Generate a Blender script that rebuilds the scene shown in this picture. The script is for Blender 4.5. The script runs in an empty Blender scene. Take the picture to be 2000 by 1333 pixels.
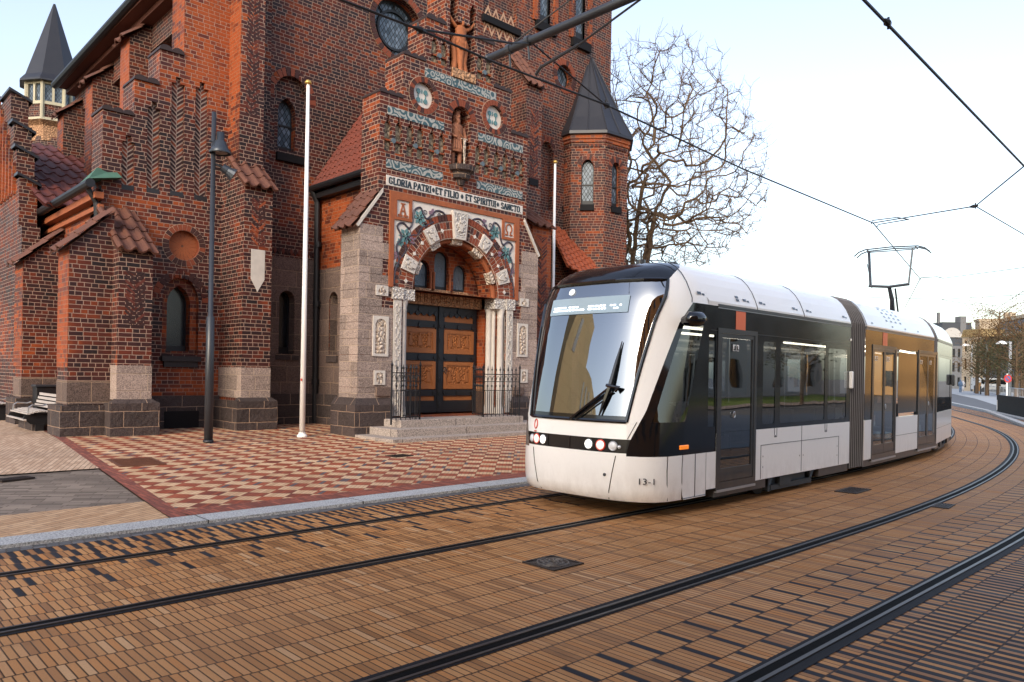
import bpy, bmesh, math, random
from mathutils import Vector, Matrix
from mathutils.geometry import tessellate_polygon
scn = bpy.context.scene
COL = scn.collection
random.seed(11)
PI = math.pi
# ------------------------------------------------------------------ survey
# the camera was solved from the vanishing points of the kerb, the facade and the tram;
# these turn measured picture points into metres on a known plane of the place
FPX, PX, PY, RHO, HC, PHI = 1480., 1000., 729., .0175, 1.6, math.radians(46.3)
cph, sph = math.cos(PHI), math.sin(PHI)
def ray(u, v):
    du, dv = u-PX, v-PY
    p = (du+RHO*dv)/FPX; q = (dv-RHO*du)/FPX
    return (cph+p*sph, sph-p*cph, -q)
def gr(u, v, z=0.):
    d = ray(u, v); t = (z-HC)/d[2]; return (d[0]*t, d[1]*t)
def at(u, v, Y):
    d = ray(u, v); t = Y/d[1]; return (d[0]*t, HC+d[2]*t)
def atx(u, v, X):
    d = ray(u, v); t = X/d[0]; return (d[1]*t, HC+d[2]*t)
def far(u, v, f):
    d = ray(u, v); return Vector((d[0]*f, d[1]*f, HC+d[2]*f))
def lerp(a, b, t): return a+(b-a)*t
def pw(x, pts):
    if x <= pts[0][0]: return pts[0][1]
    for (a, b), (c, d) in zip(pts, pts[1:]):
        if x <= c: return lerp(b, d, (x-a)/(c-a))
    return pts[-1][1]
def gz(y): return pw(y, [(9, 0.), (17, .12)])          # the square rises gently to the church
# ------------------------------------------------------------------ frames and mesh builder
class Fr:
    def __init__(s, o, ux, n):
        s.o = Vector(o); s.ux = Vector(ux).normalized(); s.n = Vector(n).normalized()
    def p(s, u, z, d=0.):
        q = s.o+s.ux*u+s.n*d; return (q.x, q.y, q.z+z)
    def at(s, u, v):
        d = Vector(ray(u, v)); c = Vector((0, 0, HC))
        t = (s.o-c).dot(s.n)/d.dot(s.n); q = c+d*t-s.o
        return (q.dot(s.ux), q.z)
def FY(Y): return Fr((0, Y, 0), (1, 0, 0), (0, -1, 0))
def FX(X): return Fr((X, 0, 0), (0, 1, 0), (-1, 0, 0))
def rect(u0, u1, z0, z1): return [(u0, z0), (u1, z0), (u1, z1), (u0, z1)]
def circ(u, z, r, n=24, a0=0, a1=2*PI, rz=None):
    rz = rz or r
    full = abs(a1-a0-2*PI) < 1e-6
    return [(u+r*math.cos(a0+(a1-a0)*i/(n if full else n-1)), z+rz*math.sin(a0+(a1-a0)*i/(n if full else n-1))) for i in range(n)]
def arch(u, w, z0, zs, kind='round', n=14, top=None):
    h = w/2
    if kind == 'round':
        return [(u-h, z0), (u+h, z0)]+[(u+h*math.cos(PI*i/n), zs+h*math.sin(PI*i/n)) for i in range(n+1)]
    R = w*.9; cxr = u+h-R; cxl = u-h+R
    am = math.acos((u-cxr)/R); out = [(u-h, z0), (u+h, z0)]; k = n//2
    out += [(cxr+R*math.cos(am*i/k), zs+R*math.sin(am*i/k)) for i in range(k+1)]
    out += [(cxl+R*math.cos(PI-am+am*i/k), zs+R*math.sin(PI-am+am*i/k)) for i in range(1, k+1)]
    return out
def scale_poly(poly, k, c=None):
    if c is None: c = (sum(p[0] for p in poly)/len(poly), sum(p[1] for p in poly)/len(poly))
    return [(c[0]+(p[0]-c[0])*k, c[1]+(p[1]-c[1])*k) for p in poly]
def grow(poly, d):
    c = (sum(p[0] for p in poly)/len(poly), sum(p[1] for p in poly)/len(poly))
    o = []
    for p in poly:
        v = Vector((p[0]-c[0], p[1]-c[1])); l = v.length or 1; o.append((p[0]+v.x/l*d, p[1]+v.y/l*d))
    return o
SEPARATE = set('diamond_inlay display_dots carved_block ceiling_light chimney clamp cornice door_camera door_pictogram pictogram_figure eaves_moulding fence_rail gable_coping grape_cluster niche_bar niche_sill niche_tiles panel_frame side_window tube_clamp vine_leaf window window_pane carved_figures underframe roof_slots panel_locks brick_trim'.split())
class MB:
    def __init__(s): s.v = []; s.f = []; s.m = []; s.uv = {}
    def add(s, vs, fs, m=0):
        b = len(s.v); s.v += [tuple(x) for x in vs]
        for f in fs: s.f.append(tuple(b+i for i in f)); s.m.append(m)
        return s
    def poly(s, pts, m=0, uv=None):
        s.add(pts, [tuple(range(len(pts)))], m)
        if uv: s.uv[len(s.f)-1] = uv
        return s
    def box(s, x0, x1, y0, y1, z0, z1, m=0):
        v = [(x, y, z) for z in (z0, z1) for y in (y0, y1) for x in (x0, x1)]
        return s.add(v, [(0, 2, 3, 1), (4, 5, 7, 6), (0, 1, 5, 4), (2, 6, 7, 3), (0, 4, 6, 2), (1, 3, 7, 5)], m)
    def fbox(s, F, u0, u1, z0, z1, d0, d1, m=0):
        v = [F.p(u, z, d) for z in (z0, z1) for d in (d1, d0) for u in (u0, u1)]
        return s.add(v, [(0, 2, 3, 1), (4, 5, 7, 6), (0, 1, 5, 4), (2, 6, 7, 3), (0, 4, 6, 2), (1, 3, 7, 5)], m)
    def plate(s, F, outer, holes=(), d=0., m=0):
        loops = [[Vector((p[0], p[1], 0)) for p in l] for l in [outer]+list(holes)]
        flat = [p for l in loops for p in l]
        tri = tessellate_polygon(loops)
        b = len(s.v); s.v += [F.p(p.x, p.y, d) for p in flat]
        for t in tri:
            a = [flat[i] for i in t]
            ar = (a[1]-a[0]).cross(a[2]-a[0]).z
            if abs(ar) < 1e-9: continue
            w = Vector(F.ux).cross(Vector((0, 0, 1))).dot(F.n)
            t = tuple(t) if (ar*w > 0) else tuple(reversed(t))
            s.f.append(tuple(b+i for i in t)); s.m.append(m)
        return s
    def reveal(s, F, poly, d0, d1, m=0):
        n = len(poly)
        for i in range(n):
            a, b = poly[i], poly[(i+1) % n]
            s.add([F.p(*a, d0), F.p(*b, d0), F.p(*b, d1), F.p(*a, d1)], [(0, 1, 2, 3)], m)
        return s
    def prism(s, F, poly, d0, d1, m=0, back=True):
        s.plate(F, poly, d=d1, m=m)
        if back: s.plate(F, poly, d=d0, m=m)
        return s.reveal(F, poly, d1, d0, m)
    def ring(s, F, outer, inner, d0, d1, m=0):
        s.plate(F, outer, [inner], d1, m); s.reveal(F, outer, d1, d0, m); s.reveal(F, inner, d1, d0, m); return s
    def tube(s, pts, r, n=8, m=0, caps=True):
        pts = [Vector(p) for p in pts]; k = len(pts)
        rs = r if isinstance(r, (list, tuple)) else [r]*k
        base = len(s.v); up = None
        for i, p in enumerate(pts):
            t = (pts[min(i+1, k-1)]-pts[max(i-1, 0)]).normalized()
            if up is None:
                up = t.orthogonal().normalized()
            else:
                up = (up-t*up.dot(t))
                up = up.normalized() if up.length > 1e-5 else t.orthogonal().normalized()
            w = t.cross(up)
            for j in range(n):
                a = 2*PI*j/n; q = p+(up*math.cos(a)+w*math.sin(a))*rs[i]; s.v.append(tuple(q))
        for i in range(k-1):
            for j in range(n):
                s.f.append((base+i*n+j, base+i*n+(j+1) % n, base+(i+1)*n+(j+1) % n, base+(i+1)*n+j)); s.m.append(m)
        if caps:
            s.f.append(tuple(base+j for j in reversed(range(n)))); s.m.append(m)
            s.f.append(tuple(base+(k-1)*n+j for j in range(n))); s.m.append(m)
        return s
    def lathe(s, prof, c, n=16, m=0, a0=0., a1=2*PI, rot=0.):
        full = abs(a1-a0-2*PI) < 1e-6; k = n if full else n+1; base = len(s.v)
        for r, z in prof:
            for j in range(k):
                a = rot+a0+(a1-a0)*j/n; s.v.append((c[0]+r*math.cos(a), c[1]+r*math.sin(a), c[2]+z))
        for i in range(len(prof)-1):
            for j in range(n):
                j2 = (j+1) % k
                s.f.append((base+i*k+j, base+i*k+j2, base+(i+1)*k+j2, base+(i+1)*k+j)); s.m.append(m)
        return s
    def build(s, name, mats, parent=None, smooth=False, bevel=0, weld=False, split=0):
        if split == 0 and name in SEPARATE: split = .05
        if split > 0:                                      # pieces that lie apart become objects of their own
            bx = []
            for i, f in enumerate(s.f):
                q = [s.v[k] for k in f]; b = [min(p[c] for p in q)-split/2 for c in range(3)]+[max(p[c] for p in q)+split/2 for c in range(3)]; g = [i]; keep = []
                for (ob, og) in bx:
                    if all(ob[c] <= b[c+3] and b[c] <= ob[c+3] for c in range(3)):
                        b = [min(b[c], ob[c]) for c in range(3)]+[max(b[c], ob[c]) for c in range(3, 6)]; g = og+g
                    else: keep.append((ob, og))
                bx = keep+[(b, g)]
            if len(bx) > 1:
                out = []
                for _, g in bx:
                    t = MB(); mp = {}
                    for i in g:
                        for k in s.f[i]:
                            if k not in mp: mp[k] = len(t.v); t.v.append(s.v[k])
                        t.f.append(tuple(mp[k] for k in s.f[i])); t.m.append(s.m[i])
                        if i in s.uv: t.uv[len(t.f)-1] = s.uv[i]
                    out.append(t.build(name, mats, parent, smooth, bevel, weld, split=-1))
                return out[0]
        if not isinstance(mats, (list, tuple)): mats = [mats]
        off = Vector((0, 0, 0)); p = parent
        while p is not None: off += p.location; p = p.parent
        if parent is None and s.v:
            xs = [v[0] for v in s.v]; ys = [v[1] for v in s.v]
            off = Vector(((min(xs)+max(xs))/2, (min(ys)+max(ys))/2, min(v[2] for v in s.v)))
        me = bpy.data.meshes.new(name)
        me.from_pydata([(v[0]-off.x, v[1]-off.y, v[2]-off.z) for v in s.v], [], s.f)
        for mt in mats: me.materials.append(mt)
        me.polygons.foreach_set('material_index', s.m)
        uvl = me.uv_layers.new(name='UVMap'); Z = Vector((0, 0, 1))
        for pl in me.polygons:
            ov = s.uv.get(pl.index)
            if ov:
                for li, c in zip(pl.loop_indices, ov): uvl.data[li].uv = c
                continue
            n = pl.normal
            if abs(n.z) > .85:
                for li in pl.loop_indices:
                    c = s.v[me.loops[li].vertex_index]; uvl.data[li].uv = (c[0], c[1])
            else:
                t = Vector((-n.y, n.x, 0)).normalized(); k = 1/max(.4, math.sqrt(1-n.z*n.z))
                for li in pl.loop_indices:
                    c = s.v[me.loops[li].vertex_index]; uvl.data[li].uv = (c[0]*t.x+c[1]*t.y, c[2]*k)
        if smooth:
            me.polygons.foreach_set('use_smooth', [True]*len(me.polygons))
        if weld:
            bm = bmesh.new(); bm.from_mesh(me); bmesh.ops.remove_doubles(bm, verts=bm.verts, dist=1e-4)
            bmesh.ops.recalc_face_normals(bm, faces=bm.faces); bm.to_mesh(me); bm.free()
        o = bpy.data.objects.new(name, me); COL.objects.link(o)
        if parent is None: o.location = off
        else: o.parent = parent
        if bevel:
            b = o.modifiers.new('bevel', 'BEVEL'); b.width = bevel; b.segments = 2; b.limit_method = 'ANGLE'
        return o
def tag(o, label=None, cat=None, group=None, kind=None):
    if label: o['label'] = label
    if cat: o['category'] = cat
    if group: o['group'] = group
    if kind: o['kind'] = kind
    return o
def thing(name, label, cat, loc, group=None):
    o = bpy.data.objects.new(name, None); COL.objects.link(o); o.location = loc; o.empty_display_size = .3
    return tag(o, label, cat, group)
def cluster(pts, x):
    return pts
def text_mesh(txt, size, F, u0, z0, width, d, name, mat, parent, bold=.0, shear=0):
    """letters as real extruded outlines on a frame, fitted to width"""
    cu = bpy.data.curves.new('lettering', 'FONT'); cu.body = txt; cu.size = size; cu.offset = bold; cu.extrude = .003
    cu.resolution_u = 3
    to = bpy.data.objects.new('lettering', cu); COL.objects.link(to)
    dg = bpy.context.evaluated_depsgraph_get(); dg.update()
    me = bpy.data.meshes.new_from_object(to.evaluated_get(dg))
    xs = [v.co.x for v in me.vertices]; x0, x1 = min(xs), max(xs)
    k = width/(x1-x0) if width else 1.
    mb = MB(); mb.v = [F.p(u0+(v.co.x-x0)*k, z0+v.co.y, d+v.co.z) for v in me.vertices]
    mb.f = [tuple(p.vertices) for p in me.polygons]; mb.m = [0]*len(mb.f)
    bpy.data.objects.remove(to); bpy.data.curves.remove(cu); bpy.data.meshes.remove(me)
    return mb.build(name, mat, parent)
# ------------------------------------------------------------------ materials
class NT:
    def __init__(s, name):
        s.mat = bpy.data.materials.new(name); s.mat.use_nodes = True
        s.t = s.mat.node_tree; s.n = s.t.nodes; s.l = s.t.links
        s.b = s.n['Principled BSDF']; s.out = s.n['Material Output']
    def new(s, ty, **k):
        q = s.n.new(ty)
        for a, b in k.items(): setattr(q, a, b)
        return q
    def put(s, sock, val):
        if isinstance(val, bpy.types.NodeSocket): s.l.new(val, sock)
        elif val is not None:
            if isinstance(val, (tuple, list)) and len(val) == 3 and len(sock.default_value) == 4: val = (*val, 1)
            sock.default_value = val
    def m(s, op, a, b=None, c=None):
        q = s.new('ShaderNodeMath', operation=op)
        for i, x in enumerate((a, b, c)):
            if x is not None: s.put(q.inputs[i], x)
        return q.outputs[0]
    def uv(s):
        q = s.new('ShaderNodeSeparateXYZ'); t = s.new('ShaderNodeUVMap'); s.l.new(t.outputs[0], q.inputs[0])
        return q.outputs[0], q.outputs[1], t.outputs[0]
    def pos(s): return s.new('ShaderNodeNewGeometry').outputs['Position']
    def comb(s, x, y, z=0.):
        q = s.new('ShaderNodeCombineXYZ'); s.put(q.inputs[0], x); s.put(q.inputs[1], y); s.put(q.inputs[2], z); return q.outputs[0]
    def white(s, vec):
        q = s.new('ShaderNodeTexWhiteNoise', noise_dimensions='3D'); s.l.new(vec, q.inputs[0]); return q.outputs[0]
    def noise(s, vec, sc, det=3., rough=.55):
        q = s.new('ShaderNodeTexNoise'); s.put(q.inputs['Vector'], vec); q.inputs['Scale'].default_value = sc
        q.inputs['Detail'].default_value = det; q.inputs['Roughness'].default_value = rough; return q.outputs[0]
    def mix(s, f, a, b, mode='MIX'):
        q = s.new('ShaderNodeMix', data_type='RGBA', blend_type=mode)
        s.put(q.inputs[0], f); s.put(q.inputs[6], a); s.put(q.inputs[7], b); return q.outputs[2]
    def ramp(s, f, stops, interp='LINEAR'):
        q = s.new('ShaderNodeValToRGB'); e = q.color_ramp.elements; q.color_ramp.interpolation = interp
        while len(e) < len(stops): e.new(.5)
        for k, (p, c) in zip(e, stops): k.position = p; k.color = (*c, 1) if len(c) == 3 else c
        s.put(q.inputs[0], f); return q.outputs[0]
    def mr(s, v, a, b, c=0., d=1.):
        q = s.new('ShaderNodeMapRange'); s.put(q.inputs[0], v)
        for i, x in enumerate((a, b, c, d)): q.inputs[i+1].default_value = x
        return q.outputs[0]
    def bump(s, h, st=.5, dist=.01):
        q = s.new('ShaderNodeBump'); q.inputs['Strength'].default_value = st; q.inputs['Distance'].default_value = dist
        s.l.new(h, q.inputs['Height']); s.l.new(q.outputs[0], s.b.inputs['Normal'])
    def fin(s, col=None, rough=.8, spec=.4, metal=0., **k):
        s.put(s.b.inputs['Base Color'], col); s.put(s.b.inputs['Roughness'], rough)
        s.put(s.b.inputs['Specular IOR Level'], spec); s.put(s.b.inputs['Metallic'], metal)
        for a, b in k.items(): s.put(s.b.inputs[a.replace('_', ' ')], b)
        return s.mat
    def cells(s, u, v, w, h, mu, mv, alt=0., off=None):
        r = s.m('FLOOR', s.m('DIVIDE', v, h)); fv = s.m('SUBTRACT', s.m('DIVIDE', v, h), r)
        ww = w
        if alt:
            par = s.m('MODULO', s.m('ABSOLUTE', r), 2.); ww = s.m('MULTIPLY', s.m('SUBTRACT', 1., s.m('MULTIPLY', par, alt)), w)
        o = s.white(s.comb(r, 3.7)) if off is None else s.m('MULTIPLY', r, off)
        cu = s.m('ADD', s.m('DIVIDE', u, ww), o); ci = s.m('FLOOR', cu); fu = s.m('SUBTRACT', cu, ci)
        rnd = s.white(s.comb(ci, r))
        du = s.m('MULTIPLY', s.m('MINIMUM', fu, s.m('SUBTRACT', 1., fu)), ww)
        dv = s.m('MULTIPLY', s.m('MINIMUM', fv, s.m('SUBTRACT', 1., fv)), h)
        d = s.m('MINIMUM', s.m('SUBTRACT', du, mu/2), s.m('SUBTRACT', dv, mv/2))
        mask = s.mr(d, -.002, .003)
        return rnd, mask, ci, r
def simple(name, col, rough=.6, spec=.4, metal=0., var=.12, sc=6., bump=0., **k):
    n = NT(name); p = n.pos(); f = n.noise(p, sc, 4)
    c = n.mix(f, tuple(x*(1-var) for x in col), tuple(min(1, x*(1+var)) for x in col))
    f2 = n.noise(p, sc*.13+.2, 2); c = n.mix(n.mr(f2, .3, .7, 0, .35), c, tuple(x*(1-1.5*var) for x in col))
    if bump: n.bump(n.noise(p, sc*8, 3), bump, .01)
    return n.fin(c, n.mr(f, 0, 1, max(.03, rough-.08), min(1, rough+.08)), spec, metal, **k)
DARK = (.012, .0055, .006); PURP = (.028, .0075, .0075); DRED = (.060, .0115, .008); RED = (.128, .021, .0075); ORG = (.31, .060, .011)
def brick(name, bias=0., mort=(.36, .235, .17), w=.272, h=.092, soot=.5, alt=.5, rot=0., warm=.35):
    n = NT(name); u, v, uvv = n.uv()
    if rot:
        c, s_ = math.cos(rot), math.sin(rot)
        u, v = n.m('ADD', n.m('MULTIPLY', u, c), n.m('MULTIPLY', v, s_)), n.m('SUBTRACT', n.m('MULTIPLY', v, c), n.m('MULTIPLY', u, s_))
    p = n.pos(); wob = n.m('MULTIPLY', n.m('SUBTRACT', n.noise(p, 5., 2), .5), .012)
    rnd, mask, ci, r = n.cells(u, n.m('ADD', v, wob), w, h, .0125, .0125, alt)
    big = n.noise(p, .42, 3); mid = n.noise(p, 1.9, 3)
    k = n.m('ADD', n.m('MULTIPLY', rnd, .62), n.m('ADD', n.mr(big, .35, .7, -.12, warm), n.m('MULTIPLY', n.m('SUBTRACT', mid, .5), .4)))
    k = n.m('ADD', k, bias)
    col = n.ramp(k, [(0., DARK), (.22, PURP), (.45, DRED), (.68, RED), (.92, ORG)])
    fine = n.noise(p, 60., 3); col = n.mix(n.mr(fine, .3, .8, 0, .5), col, n.mix(.5, col, (.02, .012, .01)))
    mcol = n.mix(n.noise(p, 3., 3), mort, tuple(x*.55 for x in mort))
    warmth = n.mr(n.m('ADD', k, 0.), .75, 1.1, 0., .6); mcol = n.mix(warmth, mcol, (.30, .11, .05))
    col = n.mix(mask, mcol, col)
    col = n.mix(n.mr(n.noise(p, .9, 4, .7), .55, .8, 0, soot), col, n.mix(.35, (.012, .009, .01), col))
    sk = n.noise(n.comb(n.m('MULTIPLY', u, 2.6), n.m('MULTIPLY', v, .22)), 1., 4, .65); col = n.mix(n.mr(sk, .52, .74, 0, .42), col, n.mix(.25, (.014, .010, .010), col))
    ef = n.noise(p, 1.4, 5, .7); col = n.mix(n.mr(ef, .66, .80, 0, .28), col, (.30, .21, .17))
    n.bump(n.m('ADD', mask, n.m('MULTIPLY', fine, .35)), .55, .012)
    return n.fin(col, n.mr(rnd, 0, 1, .55, .85), .35)
def ashlar(name, base, w=.75, h=.42, mort=(.42, .32, .24), dark=.0, rough_face=.3, var=.5):
    n = NT(name); u, v, _ = n.uv(); p = n.pos()
    wob = n.m('MULTIPLY', n.m('SUBTRACT', n.noise(p, 3., 2), .5), .03)
    rnd, mask, ci, r = n.cells(n.m('ADD', u, wob), n.m('ADD', v, wob), w, h, .014, .014)
    sp = n.noise(p, 55., 2, .8); sp2 = n.noise(p, 14., 3)
    c = n.mix(rnd, tuple(x*(1-var) for x in base), tuple(x*(1+var*.6) for x in base))
    c = n.mix(n.mr(sp, .38, .62), n.mix(.55, c, (.02, .016, .016)), n.mix(.35, c, tuple(min(.75, x*1.9+.03) for x in base)))
    c = n.mix(n.mr(sp2, .4, .75, 0, .5), c, n.mix(.4, c, (.05, .03, .03)))
    c = n.mix(n.mr(n.noise(p, .8, 3), .5, .75, 0, dark), c, (.02, .014, .012))
    c = n.mix(mask, mort, c)
    n.bump(n.m('ADD', n.m('MULTIPLY', mask, .5), n.m('MULTIPLY', n.noise(p, 9., 4), rough_face*2)), .8, .03)
    return n.fin(c, .8, .35)
M = {}
M['brick'] = brick('brick_wall')
M['brick_dark'] = brick('brick_dark', -.0, (.40, .265, .20), soot=.4, warm=.45)
M['brick_warm'] = brick('brick_warm', .32, (.30, .15, .085), soot=.25, warm=.5)  # orange brick; on left-facing sides its tone also paints in warm light
M['brick_porch'] = brick('brick_porch', .17, (.46, .31, .23), soot=.22, warm=.25)
M['brick_tower'] = brick('brick_tower', .06, (.36, .235, .175), soot=.4, warm=.3)
M['brick_turret'] = brick('brick_turret', .14, (.42, .26, .18), soot=.15, warm=.15)
M['brick_diag'] = brick('brick_herring', -.1, (.46, .33, .25), w=.29, h=.10, rot=PI/4, alt=0)
M['brick_arch'] = brick('brick_arch', .2, (.45, .28, .2), w=.2, h=.2, alt=0)
M['granite'] = ashlar('granite_ashlar', (.33, .25, .21), .62, .36, mort=(.40, .30, .23))
M['granite_dark'] = ashlar('granite_dark', (.055, .038, .034), .7, .33, mort=(.30, .2, .14), rough_face=.8, dark=.5)
M['granite_mid'] = ashlar('granite_mid', (.15, .10, .08), .8, .42, mort=(.28, .19, .13), dark=.4)
M['granite_step'] = ashlar('granite_step', (.36, .30, .26), 2.1, 3., mort=(.05, .04, .035), rough_face=.1, var=.15)
def carved(name, base, dark, sc=9., thr=.5):
    n = NT(name); p = n.pos(); v = n.new('ShaderNodeTexVoronoi', feature='DISTANCE_TO_EDGE'); n.put(v.inputs['Vector'], p); v.inputs['Scale'].default_value = sc
    w = n.noise(p, sc*1.3, 3); k = n.m('ADD', n.m('MULTIPLY', v.outputs[0], 3.), n.m('MULTIPLY', w, .5))
    c = n.ramp(k, [(thr-.25, dark), (thr, base), (1., tuple(min(1, x*1.15) for x in base))])
    n.bump(k, .9, .03); return n.fin(c, .75, .3)
M['carved'] = carved('carved_stone', (.52, .43, .35), (.13, .09, .07), 10., .45)
M['carved_white'] = carved('carved_limestone', (.50, .46, .42), (.20, .17, .15), 13., .42)
M['carved_brown'] = carved('carved_sandstone', (.40, .22, .12), (.14, .07, .04), 9., .45)
M['limestone'] = simple('limestone', (.55, .50, .45), .75, var=.2, sc=8, bump=.3)
M['terracotta'] = simple('terracotta', (.30, .085, .03), .7, var=.3, sc=10, bump=.3)
M['statue'] = simple('statue_stone', (.27, .105, .055), .75, var=.45, sc=9, bump=.35)
def pantile(name, a, b):
    n = NT(name); p = n.pos(); u, v, _ = n.uv()
    f = n.noise(p, 2.2, 3); g = n.noise(p, 25., 3); c = n.mix(f, a, b)
    c = n.mix(n.mr(g, .45, .8, 0, .6), c, tuple(x*.35 for x in a)); n.bump(g, .3, .01); return n.fin(c, .65, .4)
M['tile'] = pantile('clay_pantile', (.20, .038, .016), (.10, .026, .016))
M['tile_old'] = pantile('weathered_pantile', (.17, .062, .036), (.07, .032, .024))
M['tile_bright'] = pantile('new_pantile', (.36, .085, .03), (.27, .06, .025))
M['tile_dark'] = pantile('dark_pantile', (.11, .020, .012), (.055, .014, .010))
M['slate'] = simple('slate_sheet', (.016, .015, .018), .40, .5, var=.25, sc=4)
M['lead'] = simple('lead_sheet', (.05, .052, .06), .45, .5, var=.3, sc=5)
M['iron'] = simple('wrought_iron', (.008, .008, .010), .5, .5, var=.3, sc=20)
M['copper'] = simple('green_copper', (.06, .14, .10), .7, var=.3, sc=8)
M['cream_wood'] = simple('cream_painted_wood', (.46, .41, .29), .6, var=.12)
M['glass_dark'] = NT('leaded_glass'); 
def leaded():
    n = NT('leaded_glass'); u, v, _ = n.uv(); s = .13
    a = n.m('FRACT', n.m('DIVIDE', n.m('ADD', u, n.m('MULTIPLY', v, .62)), s)); b = n.m('FRACT', n.m('DIVIDE', n.m('SUBTRACT', u, n.m('MULTIPLY', v, .62)), s))
    k = n.m('MINIMUM', n.m('MINIMUM', a, n.m('SUBTRACT', 1., a)), n.m('MINIMUM', b, n.m('SUBTRACT', 1., b)))
    msk = n.mr(k, .05, .10); cell = n.white(n.comb(n.m('FLOOR', n.m('DIVIDE', n.m('ADD', u, n.m('MULTIPLY', v, .62)), s)), n.m('FLOOR', n.m('DIVIDE', n.m('SUBTRACT', u, n.m('MULTIPLY', v, .62)), s))))
    c = n.mix(msk, (.006, .006, .007), n.mix(cell, (.05, .07, .09), (.16, .20, .25)))
    n.bump(cell, .25, .02)
    return n.fin(c, n.mr(msk, 0, 1, .6, .16), n.mr(msk, 0, 1, .2, .5))
M['glass_lead'] = leaded()
M['glass_black'] = simple('dark_window', (.010, .012, .016), .22, .6, var=.4, sc=30)
M['black_void'] = simple('dark_recess', (.008, .007, .008), .7, .2, var=.4)
M['oak'] = None
def oak():
    n = NT('carved_oak'); p = n.pos(); q = n.new('ShaderNodeMapping'); q.inputs['Scale'].default_value = (9, 9, 1.2); n.put(q.inputs[0], p)
    f = n.noise(q.outputs[0], 3., 4); c = n.mix(f, (.22, .072, .020), (.33, .115, .032)); n.bump(f, .2, .01); return n.fin(c, .5, .4)
M['oak'] = oak()
M['oak_carved'] = carved('carved_oak_panel', (.31, .105, .03), (.13, .045, .014), 12., .4)
def scroll():
    n = NT('glazed_scroll_frieze'); u, v, _ = n.uv(); p = n.pos()
    uu = n.m('MULTIPLY', u, 14.); vv = n.m('MULTIPLY', v, 9.)
    vo = n.new('ShaderNodeTexVoronoi', feature='F1'); n.put(vo.inputs['Vector'], n.comb(u, v)); vo.inputs['Scale'].default_value = 4.2
    w = n.m('SINE', n.m('ADD', n.m('MULTIPLY', vo.outputs[0], 22.), n.m('MULTIPLY', n.noise(p, 6., 2), 5.)))
    k = n.mr(w, -.15, .15); c = n.mix(k, (.025, .07, .082), (.36, .345, .31)); c = n.mix(n.mr(n.noise(p, 30., 2), .4, .7, 0, .35), c, (.06, .07, .07))
    return n.fin(c, .35, .5)
M['scroll'] = scroll()
M['enamel'] = simple('white_glazed_tile', (.62, .56, .50), .35, .5, var=.10, sc=9)
M['vine'] = simple('vine_glaze', (.045, .038, .055), .4, .5, var=.3, sc=12)
M['leaf_teal'] = simple('leaf_glaze', (.10, .22, .23), .4, .5, var=.45, sc=14)
M['grape'] = simple('grape_glaze', (.20, .12, .16), .4, .5, var=.4, sc=14)
M['letter'] = simple('letter_glaze', (.012, .022, .028), .4, .5, var=.2)
M['niche_tile'] = carved('niche_tile', (.27, .21, .14), (.05, .04, .035), 7., .5)
M['roundel'] = simple('roundel_glaze', (.10, .13, .15), .4, .5, var=.3)
M['white_paint'] = simple('white_paint', (.80, .78, .76), .4, .45, var=.05, sc=3)
M['gold'] = simple('gilded_ball', (.6, .38, .1), .3, .5, .6)
M['post_black'] = simple('black_painted_post', (.028, .031, .038), .38, .5, var=.25, sc=5)
M['bronze'] = simple('cast_iron_cover', (.035, .022, .016), .55, .5, .3, var=.4, sc=30, bump=.5)
M['wood_slat'] = simple('grey_slat', (.42, .38, .36), .5, var=.15)
# ------------------------------------------------------------------ ground
Y3, R3c, S0c, TE = 3.27, 59., 8., math.radians(24)
def path(s, v):
    """point at distance s along the track, v = lateral position (equal to Y on the straight)"""
    r = R3c-(v-Y3); th = (s-S0c)/R3c
    if s <= S0c: return (s, v)
    if th <= TE: return (S0c+r*math.sin(th), Y3+R3c-r*math.cos(th))
    e = s-S0c-R3c*TE
    return (S0c+r*math.sin(TE)+e*math.cos(TE), Y3+R3c-r*math.cos(TE)+e*math.sin(TE))
def stations(s0, s1, st=1.):
    n = max(1, int(round((s1-s0)/st))); return [s0+(s1-s0)*i/n for i in range(n+1)]
def sweep(mb, s0, s1, v0, v1, z0, z1=None, m=0, st=1., pf=None):
    z1 = z0 if z1 is None else z1; pf = pf or path
    ss = stations(s0, s1, st)
    for a, b in zip(ss, ss[1:]):
        q = [(a, v0, z0), (b, v0, z0), (b, v1, z1), (a, v1, z1)]
        mb.poly([(*pf(s, v), z) for s, v, z in q], m, [(s, v) for s, v, z in q])
    return mb
def sweep_box(mb, s0, s1, v0, v1, z0, z1, m=0, st=1., pf=None):
    sweep(mb, s0, s1, v0, v1, z1, m=m, st=st, pf=pf)
    sweep(mb, s0, s1, v0, v0, z0, z1, m=m, st=st, pf=pf); sweep(mb, s0, s1, v1, v1, z1, z0, m=m, st=st, pf=pf)
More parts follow.
